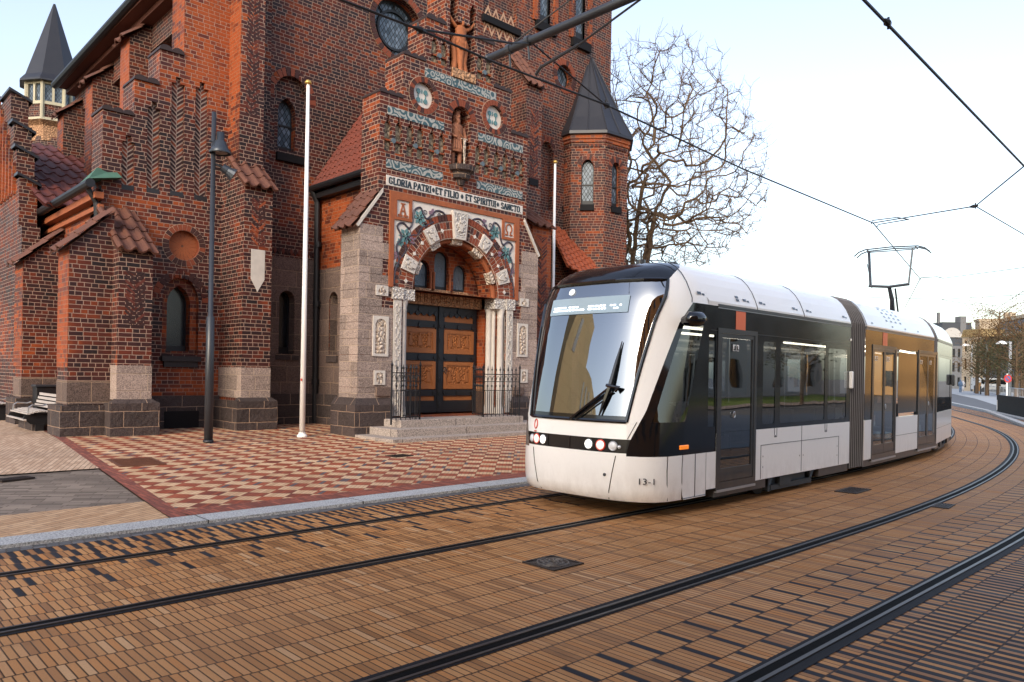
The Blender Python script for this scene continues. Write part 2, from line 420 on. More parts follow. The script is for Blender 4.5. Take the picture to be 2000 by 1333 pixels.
def paver_mat():
    n = NT('yellow_clinker_paving'); u, v, _ = n.uv(); p = n.pos(); h = .2552; w = .0485
    vv = n.m('SUBTRACT', 7.63, v)
    wob = n.m('MULTIPLY', n.m('SUBTRACT', n.noise(p, 2.2, 2), .5), .02)
    rnd, mask, ci, r = n.cells(u, n.m('ADD', vv, wob), w, h, .0065, .011, off=.37)
    dark = None
    for k, N in ((0, 2), (1, 3), (2, 4), (3, 8), (4, 9), (5, 12), (19, 6), (20, 6), (21, 6), (22, 3), (23, 2), (24, 2), (25, 2), (26, 2), (27, 2)):
        on = n.m('MULTIPLY', n.m('COMPARE', r, float(k), .1), n.m('LESS_THAN', n.m('FLOORED_MODULO', n.m('ADD', ci, float(k*2)), float(N)), .5))
        dark = on if dark is None else n.m('MAXIMUM', dark, on)
    c = n.ramp(rnd, [(0., (.27, .12, .042)), (.25, (.42, .195, .07)), (.6, (.55, .275, .105)), (.85, (.48, .205, .065)), (1., (.60, .36, .18))])
    big = n.noise(p, .55, 4, .6); c = n.mix(n.mr(big, .3, .75, 0, .8), c, n.mix(.45, c, (.19, .085, .032)))
    wear = n.noise(p, .23, 3); c = n.mix(n.mr(wear, .45, .75, 0, .6), c, n.mix(.5, c, (.46, .30, .19)))
    sp = n.noise(p, 90., 2, .8); c = n.mix(n.mr(sp, .45, .75, 0, .5), c, n.mix(.5, c, (.13, .06, .025)))
    c = n.mix(dark, c, n.mix(rnd, (.012, .013, .017), (.03, .03, .036)))
    jc = n.mix(n.mr(n.noise(p, 1.7, 3), .4, .7), (.035, .018, .010), (.10, .06, .035))
    c = n.mix(mask, jc, c)
    st = n.noise(p, 1.1, 5, .7); c = n.mix(n.mr(st, .62, .8, 0, .5), c, (.07, .035, .018))
    n.bump(n.m('ADD', n.m('MULTIPLY', mask, .8), n.m('ADD', n.m('MULTIPLY', sp, .25), n.m('MULTIPLY', rnd, .4))), .5, .006)
    return n.fin(c, n.mr(rnd, 0, 1, .55, .8), .18)
M['paver'] = paver_mat()
def checker_mat():
    n = NT('chequered_clinker'); p = n.pos(); q = n.new('ShaderNodeSeparateXYZ'); n.l.new(p, q.inputs[0]); x, y = q.outputs[0], q.outputs[1]
    k = .7071; a = n.m('MULTIPLY', n.m('ADD', x, y), k); b = n.m('MULTIPLY', n.m('SUBTRACT', y, x), k); S = .272
    a2 = n.m('ADD', n.m('DIVIDE', a, S), n.m('MULTIPLY', n.noise(p, 1.2, 2), .12)); b2 = n.m('ADD', n.m('DIVIDE', b, S), n.m('MULTIPLY', n.noise(p, 1.3, 2), .12))
    fa, fb = n.m('FLOOR', a2), n.m('FLOOR', b2)
    par = n.m('FLOORED_MODULO', n.m('ADD', fa, fb), 2.)
    rnd = n.white(n.comb(fa, fb))
    sub = n.m('FRACT', n.m('MULTIPLY', b2, 5.)); sub_i = n.m('FLOOR', n.m('MULTIPLY', b2, 5.)); r2 = n.white(n.comb(fa, sub_i, 4.))
    red = n.ramp(n.m('ADD', n.m('MULTIPLY', rnd, .5), n.m('MULTIPLY', r2, .5)), [(0., (.13, .036, .026)), (.45, (.28, .066, .033)), (1., (.38, .10, .046))])
    red = n.mix(n.m('GREATER_THAN', r2, .93), red, (.10, .085, .095))
    cre = n.ramp(n.m('ADD', n.m('MULTIPLY', rnd, .5), n.m('MULTIPLY', r2, .5)), [(0., (.42, .25, .135)), (.5, (.58, .37, .215)), (1., (.65, .45, .28))])
    c = n.mix(par, red, cre)
    ln = n.mr(n.m('MINIMUM', sub, n.m('SUBTRACT', 1., sub)), .05, .10); c = n.mix(ln, n.mix(.45, c, (.05, .03, .02)), c)
    xa = n.m('FRACT', a2); xb = n.m('FRACT', b2)
    e = n.m('MINIMUM', n.m('MINIMUM', xa, n.m('SUBTRACT', 1., xa)), n.m('MINIMUM', xb, n.m('SUBTRACT', 1., xb)))
    c = n.mix(n.mr(e, .012, .03), n.mix(.5, c, (.06, .03, .02)), c)
    big = n.noise(p, .5, 4); c = n.mix(n.mr(big, .42, .72, 0, .55), c, n.mix(.5, c, (.16, .10, .085)))
    n.bump(n.m('ADD', ln, n.m('MULTIPLY', n.noise(p, 70., 2), .4)), .35, .005)
    return n.fin(c, .72, .18)
M['checker'] = checker_mat()
def brickfloor(name, cols, w=.21, h=.055, ang=0., joint=(.06, .04, .03), stain=.4, sc=.6):
    n = NT(name); p = n.pos(); q = n.new('ShaderNodeSeparateXYZ'); n.l.new(p, q.inputs[0]); x, y = q.outputs[0], q.outputs[1]
    c_, s_ = math.cos(ang), math.sin(ang)
    a = n.m('ADD', n.m('MULTIPLY', x, c_), n.m('MULTIPLY', y, s_)); b = n.m('SUBTRACT', n.m('MULTIPLY', y, c_), n.m('MULTIPLY', x, s_))
    wb = n.m('MULTIPLY', n.m('SUBTRACT', n.noise(p, 1.2, 2), .5), .05)
    rnd, mask, ci, r = n.cells(a, n.m('ADD', b, wb), w, h, .007, .007)
    c = n.mix(rnd, *cols); big = n.noise(p, sc, 5, .65)
    c = n.mix(n.mr(big, .45, .75, 0, stain), c, n.mix(.6, c, (.05, .04, .035))); sp = n.noise(p, 60., 3)
    c = n.mix(n.mr(sp, .5, .75, 0, .4), c, n.mix(.5, c, (.06, .04, .03)))
    c = n.mix(mask, joint, c); n.bump(n.m('ADD', mask, n.m('MULTIPLY', sp, .4)), .5, .006)
    return n.fin(c, .75, .3)
M['tan_walk'] = brickfloor('tan_clinker_walk', ((.40, .26, .17), (.56, .40, .28)), w=.26, h=.07, ang=1.2, stain=.5)
M['tan_band'] = brickfloor('tan_clinker_band', ((.40, .235, .125), (.55, .36, .21)), w=.28, h=.075, ang=.55, stain=.45)
M['grey_walk'] = brickfloor('grey_weathered_clinker', ((.12, .095, .075), (.27, .215, .17)), w=.30, h=.085, ang=-.55, stain=.85, sc=.7)
M['red_band'] = brickfloor('red_clinker_band', ((.17, .05, .035), (.33, .095, .06)), w=.06, h=.24, stain=.3)
M['kerbstone'] = ashlar('granite_kerb', (.44, .46, .47), 1.85, 3., mort=(.06, .06, .06), rough_face=.1, var=.12)
M['asphalt'] = simple('asphalt', (.10, .105, .115), .8, var=.2, sc=3, bump=.2)
M['walkgrey'] = simple('concrete_pavement', (.34, .36, .38), .8, var=.12, sc=2)
M['rail_dark'] = simple('rail_sealant', (.012, .0115, .013), .75, .25, var=.35, sc=14)
M['rail_steel'] = simple('rail_steel', (.09, .08, .072), .42, .5, .6, var=.35, sc=7)
M['groove'] = simple('rail_groove', (.003, .003, .003), .8, .1)
M['earth'] = simple('bare_ground', (.14, .115, .09), .9, var=.2, sc=.3)
st = lambda o: tag(o, kind='structure')
g = MB(); g.poly([(-900, -900, -.05), (1500, -900, -.05), (1500, 1500, -.05), (-900, 1500, -.05)]); st(g.build('ground', M['earth']))
g = sweep(MB(), -20, 75, .93, 7.60, 0.); st(g.build('street_paving', M['paver']))
g = MB(); sweep(g, -20, 75, 7.60, 7.76, .002); st(g.build('gutter_strip', brickfloor('dark_sett_strip', ((.07, .075, .08), (.15, .15, .155)), w=.1, h=.08)))
g = MB(); sweep_box(g, -20, 75, 7.76, 8.12, -.04, .035); st(g.build('kerb', M['kerbstone']))
g = MB(); sweep_box(g, -20, 75, .50, .93, -.04, .012); st(g.build('near_kerb', simple('blue_grey_kerb', (.075, .09, .105), .7, sc=4)))
g = MB(); sweep(g, -20, 75, -9, .50, .0); st(g.build('road', M['asphalt']))
# the square in front of the church, by bands across Y
def xb(y): return pw(y, [(8.12, 3.02), (16.7, 3.95), (40, 6.5)])
def band(name, y0, y1, fl, fr, mat, dz=.0):
    mb = MB(); ys = [y0]+[k for k in (9., 11., 13., 15., 17.) if y0 < k < y1]+[y1]
    for a, b in zip(ys, ys[1:]):
        mb.poly([(fl(a), a, gz(a)+dz), (fr(a), a, gz(a)+dz), (fr(b), b, gz(b)+dz), (fl(b), b, gz(b)+dz)])
    return st(mb.build(name, mat))
L = lambda y: -14.
band('tan_pavement', 12.35, 42, L, lambda y: xb(y)-.12, M['tan_walk'], .03)
band('grey_pavement', 9.35, 12.35, L, lambda y: xb(y)-.12, M['grey_walk'], .012)
band('tan_band', 8.12, 9.35, L, lambda y: xb(y)-.12, M['tan_band'], .02)
band('red_border', 8.12, 30, lambda y: xb(y)-.12, lambda y: xb(y)+.06, M['red_band'], .03)
g = MB()
for y0, y1 in ((8.50, 9.), (9., 11.), (11., 13.), (13., 15.), (15., 17.), (17., 19.5)):
    for x0, x1 in ((None, 8.), (8., 12.), (12., 17.), (17., 22.), (22., 27.)):
        sh = lambda x, y: path(x, 8.)[1]-8. if x > 8 else 0.
        a0 = xb(y0)+.06 if x0 is None else x0; a1 = xb(y1)+.06 if x0 is None else x0
        g.poly([(a0, y0+sh(a0, y0)*(y0 < 8.6), gz(y0)+.03), (x1, y0+sh(x1, y0)*(y0 < 8.6), gz(y0)+.03), (x1, y1, gz(y1)+.03), (a1, y1, gz(y1)+.03)])
st(g.build('chequered_square', M['checker']))
g = MB(); sweep(g, 3.1, 27, 8.12, 8.52, .034); st(g.build('red_margin', M['red_band']))
# rails
def track1(s, v):                                         # the far track leaves the straight a little later
    S, R = 10.5, 56.; 
    if s <= S: return (s, v)
    th = (s-S)/R; r = R-(v-6.06); return (S+r*math.sin(th), 6.06+R-r*math.cos(th))
def rail(label, v, side, pf, w=.20, s1=75):
    root = thing('tram_rail', label, 'rail', (*pf(4, v), 0.))
    mb = MB(); sweep(mb, -20, s1, v-w/2, v+w/2, .005, pf=pf); mb.build('sealing_strip', M['rail_dark'], root)
    mb = MB(); sweep_box(mb, -20, s1, v-.026*side-.013, v-.026*side+.013, .0, .013, pf=pf); mb.build('rail_head', M['rail_steel'], root)
    mb = MB(); sweep(mb, -20, s1, v+.022*side-.028, v+.022*side+.028, .0085, pf=pf); mb.build('flange_groove', M['groove'], root)  # flat strip; the shade inside the groove is put into its black colour
    mb = MB(); sweep_box(mb, -20, s1, v+.062*side-.011, v+.062*side+.011, .0, .011, pf=pf); mb.build('guard_lip', M['rail_steel'], root)
rail('dark grooved rail nearest the church kerb, running in under the tram', 6.81, -1, track1, .125, 40)
rail('dark grooved rail under the near wheels of the tram', 5.34, 1, track1, .16, 40)
rail('curving grooved rail with bright head sweeping right beside the tram', 3.27, -1, path, .185)
rail('wide dark grooved rail crossing the bottom right corner', 1.98, 1, path, .21)
# covers and grates set in the paving
def cover(name, label, cat, c, w, h, ang, round_=False, mt=None):
    mt = mt or M['bronze']
    z = gz(c[1])+(.03 if c[1] > 8 else 0.)
    o = thing(name, label, cat, (c[0], c[1], z)); ca, sa = math.cos(ang), math.sin(ang)
    P = lambda a, b, zz: (c[0]+a*ca-b*sa, c[1]+a*sa+b*ca, z+zz)
    mb = MB()
    def bar(a0, a1, b0, b1, z0, z1): 
        mb.add([P(a, b, q) for q in (z0, z1) for b in (b0, b1) for a in (a0, a1)], [(0, 2, 3, 1), (4, 5, 7, 6), (0, 1, 5, 4), (2, 6, 7, 3), (0, 4, 6, 2), (1, 3, 7, 5)])
    fw = .07*w
    bar(-w/2, w/2, -h/2, -h/2+fw, -.01, .012); bar(-w/2, w/2, h/2-fw, h/2, -.01, .012); bar(-w/2, -w/2+fw, -h/2+fw, h/2-fw, -.01, .012); bar(w/2-fw, w/2, -h/2+fw, h/2-fw, -.01, .012)
    mb.build('cover_frame', mt, o)
    mb = MB(); bar(-w/2+fw, w/2-fw, -h/2+fw, h/2-fw, -.01, .006); mb.build('cover_plate', mt, o)
    mb = MB()
    if round_:
        for rr in (.36, .24, .12):
            ring = [P(rr*w*math.cos(t), rr*w*math.sin(t), .009) for t in [i*PI/12 for i in range(25)]]; mb.tube(ring, .008*1.3, 5)
        for i in range(10):
            t = i*PI/5; mb.tube([P(.1*w*math.cos(t), .1*w*math.sin(t), .009), P(.4*w*math.cos(t), .4*w*math.sin(t), .009)], .009, 5)
        mb.build('cast_ribs', simple('worn_iron', (.10, .085, .075), .5, metal=.3, sc=30), o)
    else:
        k = max(4, int(h/.05))
        for i in range(k):
            b = -h/2+fw+(h-2*fw)*(i+.5)/k; bar(-w/2+fw, w/2-fw, b-.008, b+.008, .0, .014)
        mb.build('grate_bars', mt, o)
    return o
cover('manhole_cover', 'square brown cast iron cover with round grating between the two tracks', 'manhole cover', gr(1080, 1101), .37, .37, .0, True)
cover('drain_grate', 'small black drain grate in the chequered paving before the steps', 'drain', gr(780, 898), .42, .3, .1)
cover('drain_grate', 'flat rectangular drain grate beside the second half of the tram', 'drain', gr(1666, 959), .62, .3, .05)
cover('drain_grate', 'small dark box drain beside the curving rail at right', 'drain', gr(1842, 989), .42, .2, .1)
cover('foot_grille', 'brown metal grille let into the red border of the square', 'grille', (4.0, 12.75), .66, 1.0, -.1, mt=simple('rusty_grille', (.13, .048, .025), .7, var=.4, sc=30))
cover('drain_grate', 'dark drain grate in the grey pavement at the left edge', 'drain', gr(28, 939, .05), .42, .22, .3)
# ------------------------------------------------------------------ church
YP, YT, YW = 14.7, 18.6, 18.5
CH = thing('brick_church', 'large red brick church with stepped porch gable, corner turret and granite base', 'church', (12, 18.5, .1))
def part(name, parent=None, label=None):
    o = bpy.data.objects.new(name, None); COL.objects.link(o); o.parent = parent or CH
    if label: o['label'] = label
    return o
def voussoirs(F, uc, zc, r0, r1, a0, a1, n, d0, d1, gap=.12, ms=(0,)):
    mb = MB(); st_ = (a1-a0)/n
    for i in range(n):
        b0 = a0+st_*(i+gap/2); b1 = a0+st_*(i+1-gap/2)
        pl = [(uc+r*math.cos(a), zc+r*math.sin(a)) for r, a in ((r0, b0), (r1, b0), (r1, b1), (r0, b1))]
        mb.prism(F, pl, d0, d1, ms[random.randrange(len(ms))], back=False)
    return mb
VM = [M['brick_arch'], simple('dark_voussoir', (.05, .016, .012), .7, sc=9), simple('red_voussoir', (.20, .045, .018), .7, sc=9)]
MORT = simple('mortar_bed', (.42, .29, .2), .85)
def window(F, poly, rec, frame_mat, glass, parent=CH, name='window', rim=.05, mull=None, d=0.):
    """opening reveal with a thin frame and a recessed pane"""
    mb = MB(); mb.reveal(F, poly, d, d-rec, 0)
    w = mb.build(name, frame_mat, parent)
    g_ = MB(); g_.plate(F, poly, d=d-rec+.02); g_.build('pane', glass, w)
    inner = scale_poly(poly, 1-2*rim/max(.2, max(p[0] for p in poly)-min(p[0] for p in poly)))
    f = MB(); f.ring(F, poly, inner, d-rec+.02, d-rec+.05)
    u0, u1 = min(p[0] for p in poly), max(p[0] for p in poly); z0, z1 = min(p[1] for p in poly), max(p[1] for p in poly)
    for t in (mull or ()): f.fbox(F, u0, u1, lerp(z0, z1, t)-.02, lerp(z0, z1, t)+.02, d-rec+.02, d-rec+.055)
    f.build('window_bars', M['iron'], w)
    return w
def tiles(P, nc, nr, name, mat, parent, amp=.05, th=.03):
    """P: 4 corners (top-left, top-right, bottom-right, bottom-left): overlapping pantile rows with rounded barrels"""
    a, b, c, d = [Vector(p) for p in P]; nrm = (b-a).cross(d-a).normalized()
    if nrm.z < 0: nrm = -nrm
    mb = MB(); k = 6
    for r in range(nr):
        t0, t1 = r/nr, (r+1.06)/nr
        row = []
        for t, lift in ((t0, 0.), (t1, th)):
            l = a.lerp(d, t); q = b.lerp(c, t); pts = []
            for i in range(nc*k+1):
                ph = (i % k)/k; x = l.lerp(q, i/(nc*k))
                h = amp*max(-.25, math.sin(2*PI*ph))+lift
                pts.append(x+nrm*h)
            row.append(pts)
        base = [p-nrm*(th+.02) for p in row[1]]
        n = len(row[0]); bv = len(mb.v)
        mb.v += [tuple(p) for p in row[0]+row[1]+base]
        for i in range(n-1):
            mb.f.append((bv+i, bv+i+1, bv+n+i+1, bv+n+i)); mb.m.append(0)
            mb.f.append((bv+n+i, bv+n+i+1, bv+2*n+i+1, bv+2*n+i)); mb.m.append(0)
    mb.poly([a-nrm*.05, b-nrm*.05, c-nrm*.05, d-nrm*.05], 0)
    return mb.build(name, mat, parent)
def herring(F, u0, u1, z0, z1, d, name='herringbone_panel', parent=CH, dark=False):
    """zig-zag laid bricks: each a little block"""
    mb = MB(); mb.plate(F, rect(u0, u1, z0, z1), d=d-.012, m=3)
    w = (u1-u0)/2; uc = (u0+u1)/2; n = int((z1-z0)/.105)+4
    for i in range(-3, n):
        for s_ in (-1, 1):
            zb = z0+i*.105; 
            pl = [(uc+s_*.006, zb+.01+(.05 if s_ > 0 else 0)), (uc+s_*w, zb+w*.85+.01+(.05 if s_ > 0 else 0)), (uc+s_*w, zb+w*.85+.076+(.05 if s_ > 0 else 0)), (uc+s_*.006, zb+.076+(.05 if s_ > 0 else 0))]
            pl = [(u, min(max(z, z0), z1)) for u, z in pl]
            if max(p[1] for p in pl)-min(p[1] for p in pl) < .02: continue
            if s_ < 0: pl = pl[::-1]
            q = [F.p(u, z, d) for u, z in pl]
            mb.poly(q, random.choice((0, 0, 1, 1, 2) if not dark else (0, 0, 0, 1)))
    return mb.build(name, HM, parent)
HM = [simple('dark_laid_brick', (.036, .012, .010), .7, sc=9), simple('red_laid_brick', (.105, .024, .014), .7, sc=9), simple('orange_laid_brick', (.26, .055, .017), .7, sc=9), simple('herring_mortar', (.52, .39, .30), .85, sc=6)]
CAPM = simple('dark_ridge_tile', (.035, .020, .018), .6, var=.35, sc=8)
def tile_cap(F, u0, u1, z, d0, d1, parent=CH):
    n = max(2, int((u1-u0)/.2)); mb = MB()
    for i in range(n):
        c = u0+(u1-u0)*(i+.5)/n; w = (u1-u0)/n
        pl = [(c-w/2, z), (c+w/2, z)]+[(c+w/2*math.cos(PI*j/6), z+.03+w*.34*math.sin(PI*j/6)) for j in range(7)]
        mb.prism(F, pl, d0, d1)
    return mb.build('tile_cap', CAPM, parent)
def plinth(F, u0, u1, z0, z1, d, parent, mat, slope=.09, name='granite_plinth'):
    """projecting base with a sloped top course"""
    mb = MB(); mb.fbox(F, u0-d, u1+d, z0, z1-slope, -.1, d)
    v = [F.p(u0-d, z1-slope, d), F.p(u1+d, z1-slope, d), F.p(u1, z1, 0), F.p(u0, z1, 0)]
    mb.poly(v); mb.poly([F.p(u0-d, z1-slope, d), F.p(u0, z1, 0), F.p(u0, z1, -.1), F.p(u0-d, z1-slope, -.1)]); mb.poly([F.p(u1+d, z1-slope, d), F.p(u1, z1, 0), F.p(u1, z1, -.1), F.p(u1+d, z1-slope, -.1)])
    return mb.build(name, mat, parent)
# --- aisle west wall with its stepped half gable
F0 = FY(YW)
wx = lambda u, v: at(u, v, YW)
XL = 4.98
win0 = arch(6.74, .54, 1.98, 3.12, 'pointed'); win0o = arch(6.74, .84, 1.90, 3.16, 'pointed')
med = circ(*at(360, 480, YW), .36)
nich = []
for (ua, ub, vt, vb) in ((239, 262, 262, 374), (289, 311, 196, 380), (336, 358, 148, 386), (383, 404, 158, 394)):
    x0, zt = at(ua, vt, YW); x1, zb = at(ub, vb, YW); nich.append((x0, x1, zb, zt))
outer = [(XL, 0.), (8.9, 0.), (8.9, 17.), (6.72, 17.), (6.72, 9.0), (6.17, 9.0), (6.17, 8.15), (5.63, 8.15), (5.63, 7.3), (XL, 7.3)]
npol = []
for x0, x1, zb, zt in nich:
    c = (x0+x1)/2; npol.append([(x0, zb), (x1, zb), (x1, zt-.15), (c+.06, zt-.15), (c+.06, zt), (c-.06, zt), (c-.06, zt-.15), (x0, zt-.15)])
mb = MB(); mb.plate(F0, outer, [win0o, med]+npol, 0.)
for a, b in zip(outer[3:], outer[4:]+outer[:1]):
    mb.poly([F0.p(*a, 0), F0.p(*b, 0), F0.p(*b, -.8), F0.p(*a, -.8)])
for q in npol: mb.reveal(F0, q, 0, -.09); 
aw = mb.build('aisle_front_wall', brick('aisle_front_brick', -.02, (.40, .265, .20), soot=.4, warm=.8), CH)
for x0, x1, zb, zt in nich: herring(F0, x0, x1, zb, zt, -.088, parent=aw)
mb = MB()
for x0, x1, zb, zt in nich: mb.fbox(F0, x0, x1, zb, zb+.11, -.09, .004)
mb.build('niche_sill', simple('dark_glazed_brick', (.02, .017, .018), .4, sc=9), aw)
for x0, x1, z in ((4.98, 5.62, 7.3), (5.64, 6.16, 8.15), (6.18, 6.71, 9.0)): tile_cap(F0, x0-.03, x1+.0, z, -.8, .05)
w = window(F0, win0, .30, M['brick_warm'], M['glass_black'], aw, rim=.03, d=-.14)
mb = MB(); mb.reveal(F0, win0o, 0, -.14); mb.plate(F0, win0o, [win0], -.14); mb.build('window_surround', M['brick_warm'], w)
k = 15; mb = MB()
for i in range(k):
    a0 = .02+i*(PI-.04)/k; a1 = a0+(PI-.04)/k*.86
    r0, r1 = .50, .66
    mb.prism(F0, [(6.74+r*math.cos(a), 3.16+r*1.12*math.sin(a)) for r, a in ((r0, a0), (r1, a0), (r1, a1), (r0, a1))], 0, .012, random.randrange(3), back=False)
mb.build('window_arch', VM, w)
mb = MB(); mb.fbox(F0, 6.30, 7.20, 1.74, 1.86, -.05, .12); mb.fbox(F0, 6.36, 7.14, 1.60, 1.74, -.05, .07); mb.build('window_sill', simple('dark_sill_brick', (.018, .013, .014), .5, sc=12), w)
mc = at(360, 480, YW)
v_ = voussoirs(F0, *mc, .36, .50, 0, 2*PI, 26, -.02, .012, ms=(1, 1, 2)); v_.plate(F0, circ(*mc, .51), [circ(*mc, .355)], .004, 3); v_.reveal(F0, med, .01, -.14, 2)
mo = v_.build('round_medallion', VM+[MORT], aw)
mb = MB()
for i in range(18):
    a0, a1 = 2*PI*i/18, 2*PI*(i+.93)/18
    mb.poly([F0.p(mc[0]+r*math.cos(a), mc[1]+r*math.sin(a), -.13) for r, a in ((.03, a0), (.355, a0), (.355, a1), (.03, a1))], 0)
mb.plate(F0, circ(*mc, .36), d=-.138, m=1); mb.build('medallion_face', [M['terracotta'], M['brick_warm']], mo)
mb = MB(); mb.fbox(F0, 5.55, 8.9, 0., .92, -.1, .07); mb.build('granite_base', M['granite_dark'], aw)
mb = MB(); mb.fbox(F0, 6.38, 7.18, .16, .56, .0, .085); mb.build('cellar_hatch', M['black_void'], aw)
# --- corner buttresses
def buttress(F, u0, u1, back, z1, ztop, parent, mat, label=None, zs=1.62, ncol=3, name='buttress', niche=None, zb=.05, slab=.12):
    """projects from d=0 back to d=-back; weathered tile slope from z1 (front) up to ztop (wall)"""
    mb = MB(); mb.fbox(F, u0, u1, zb, z1, -back, 0)
    mb.poly([F.p(u0, z1, 0), F.p(u0, ztop-.12, -back), F.p(u0, z1, -back)]); mb.poly([F.p(u1, z1, 0), F.p(u1, ztop-.12, -back), F.p(u1, z1, -back)])
    b = mb.build(name, mat, parent)
    tiles([F.p(u0-.07, ztop, -back), F.p(u1+.07, ztop, -back), F.p(u1+.07, z1-.06, slab), F.p(u0-.07, z1-.06, slab)], ncol, 4, 'tiled_slope', M['tile_old'], b, amp=.075)
    if zs:
        mb = MB(); mb.fbox(F, u0-.012, u1+.012, .9, zs, -back, .012); mb.build('ashlar_course', M['granite'], b)
        plinth(F, u0-.02, u1+.02, zb-.05, .92, .13, b, M['granite_dark'])
        mb = MB(); mb.fbox(F, u0-.13, u1+.13, zb-.05, .83, -back, .0); mb.build('granite_plinth', M['granite_dark'], b)
    return b
B1 = buttress(FY(17.), 4.93, 5.60, 1.5, 4.08, 5.15, CH, M['brick_dark'])
herring(FY(17.), 5.06, 5.45, 2.45, 3.60, .004, parent=B1, dark=True)
FA = FX(4.12)
B2 = buttress(FY(17.2), 7.68, 8.38, 1.4, 5.95, 7.15, CH, M['brick_dark'])
herring(FY(17.2), 7.86, 8.20, 4.50, 5.65, .004, parent=B2)
mb = MB(); mb.prism(FY(17.2), [(7.86, 4.42), (7.86, 3.72), (8.03, 3.42), (8.20, 3.72), (8.20, 4.42)], 0, .012); mb.build('limestone_plaque', M['limestone'], B2)
mb = MB(); mb.box(7.82, 8.42, 17.85, 18.6, 6.5, 17.); up = mb.build('upper_buttress', M['brick_dark'], B2)
mb = MB(); mb.fbox(FX(7.82), 17.86, 18.5, 6.6, 17., 0, .01); mb.build('buttress_flank', M['brick_warm'], up)  # orange brick plate: warm light on the left face put into the colour
herring(FY(17.85), 7.96, 8.28, 7.75, 16.9, .004, parent=up, dark=True)
mb = MB(); mb.box(7.70, 8.36, 17.25, 18.5, 1.6, 5.9); mb.build('buttress_flank', M['brick_warm'], B2)  # orange brick stands in for warm light on the lower flank
def side_buttress(y0, y1, x0, x1, ze, zr, parent=CH, mat=None, stone=True, label=None):
    """buttress on the nave side: runs out towards -X, coping rakes down to its end"""
    F = FY(y0); mb = MB(); pl = [(x0, 0.), (x1, 0.), (x1, zr), (x0, ze)]
    mb.prism(F, pl, -(y1-y0), 0)
    b = mb.build('side_buttress', mat or M['brick_dark'], parent)
    mb = MB(); mb.fbox(FX(x0), y0, y1, 1.55, ze, 0, .012); mb.build('buttress_end', M['brick_warm'], b)  # end face in orange brick, its warm light painted in
    tiles([(x1, y0-.08, zr+.06), (x1, y1+.08, zr+.06), (x0-.16, y1+.08, ze-.08), (x0-.16, y0-.08, ze-.08)], 2, 3, 'tiled_coping', M['tile_old'], b, amp=.08)
    if stone:
        mb = MB(); mb.box(x0-.01, x1, y0-.012, y1, .8, 1.28); mb.build('ashlar_course', M['granite_mid'], b)
        mb = MB(); mb.box(x0-.14, x1, y0-.10, y1+.1, 0., .78); mb.build('granite_plinth', M['granite_dark'], b)
    return b
side_buttress(17.42, 18.25, 4.12, 4.95, 4.05, 4.85)
side_buttress(21.6, 22.5, 4.12, 4.98, 4.15, 4.95)
side_buttress(25.8, 26.7, 4.12, 4.98, 4.15, 4.95)
side_buttress(30., 30.9, 4.12, 4.98, 4.15, 4.95)
# --- aisle side wall, eaves and gutter
mb = MB(); mb.box(XL, XL+.5, 18.55, 40, 0, 5.55); s1 = mb.build('aisle_side_wall', M['brick_warm'], CH)
mb = MB(); mb.box(XL-.1, XL, 18.3, 40, 5.05, 5.15); mb.box(XL-.18, XL, 18.3, 40, 5.28, 5.42); mb.build('eaves_moulding', M['terracotta'], s1)
mb = MB(); mb.tube([(XL-.30, 18.2, 5.56), (XL-.30, 40, 5.56)], .10, 10); mb.tube([(XL-.30, 18.5, 5.55), (XL-.1, 18.5, 5.2), (XL-.05, 18.5, 4.3), (XL-.05, 18.42, 4.2)], .06, 8); mb.tube([(XL-.30, 25.4, 5.55), (XL-.08, 25.4, 5.2), (XL-.06, 25.4, .4)], .06, 8)
mb.build('gutter', M['iron'], s1)
mb = MB(); mb.add([(XL-.32, 18.25, 5.66), (XL+.35, 18.25, 5.80), (XL+.35, 19.1, 5.80), (XL-.32, 19.1, 5.66), (XL-.1, 18.5, 5.98), (XL+.3, 18.6, 6.02)], [(0, 1, 5, 4), (1, 2, 5), (2, 3, 4, 5), (3, 0, 4), (0, 1, 2, 3)]); mb.build('copper_hood', M['copper'], s1)
# --- nave side: upper buttresses, eaves, lower cross roof, stepped side gable
mb = MB(); mb.box(7.7, 8.3, 18.6, 29.4, 3, 11.0); nv = mb.build('nave_side_wall', M['brick_dark'], CH)
for y0 in (21.8, 25.2, 28.5):
    side_buttress(y0, y0+.75, 6.5, 7.72, pw(y0, [(21.7, 10.45), (32, 9.75)]), pw(y0, [(21.7, 11.5), (32, 10.8)]), nv, M['brick_dark'], stone=False)
mb = MB(); mb.fbox(FX(6.72), 18.5, 19.3, 9., 17., 0, .01); mb.build('nave_corner', M['brick_warm'], nv)  # orange brick strip paints the warm light on the corner's left side
mb = MB(); mb.box(6.45, 7.8, 19.4, 29.4, 11.02, 11.14); mb.box(6.75, 7.8, 19.4, 29.4, 10.86, 11.0); mb.box(7.05, 7.75, 19.4, 29.4, 10.2, 10.86, 1); mb.build('eaves_moulding', [simple('dark_eaves_brick', (.10, .028, .014), .75, sc=8), M['brick_dark']], nv)
mb = MB(); mb.tube([(6.4, 19.2, 11.22), (6.4, 29.3, 11.05)], .12, 10); mb.build('gutter', M['iron'], nv)
tiles([(10.5, 19.2, 16.), (10.5, 29.4, 16.), (6.4, 29.4, 11.1), (6.4, 19.2, 11.28)], 40, 12, 'nave_roof', M['tile_dark'], nv)
mb = MB(); mb.box(4.55, 8, 25.6, 40, 0, 6.5); mb.build('cross_wall', M['brick_dark'], CH)
ra = far(60, 279, 25.5); rb = far(240, 325, 25.0)
tiles([(4.25, ra.y, ra.z), (7.7, ra.y, ra.z), (7.7, 21.2, 5.5), (4.45, 21.2, 5.5)], 10, 9, 'cross_roof', M['tile_dark'], CH, amp=.06)
Fg = FX(4.2)
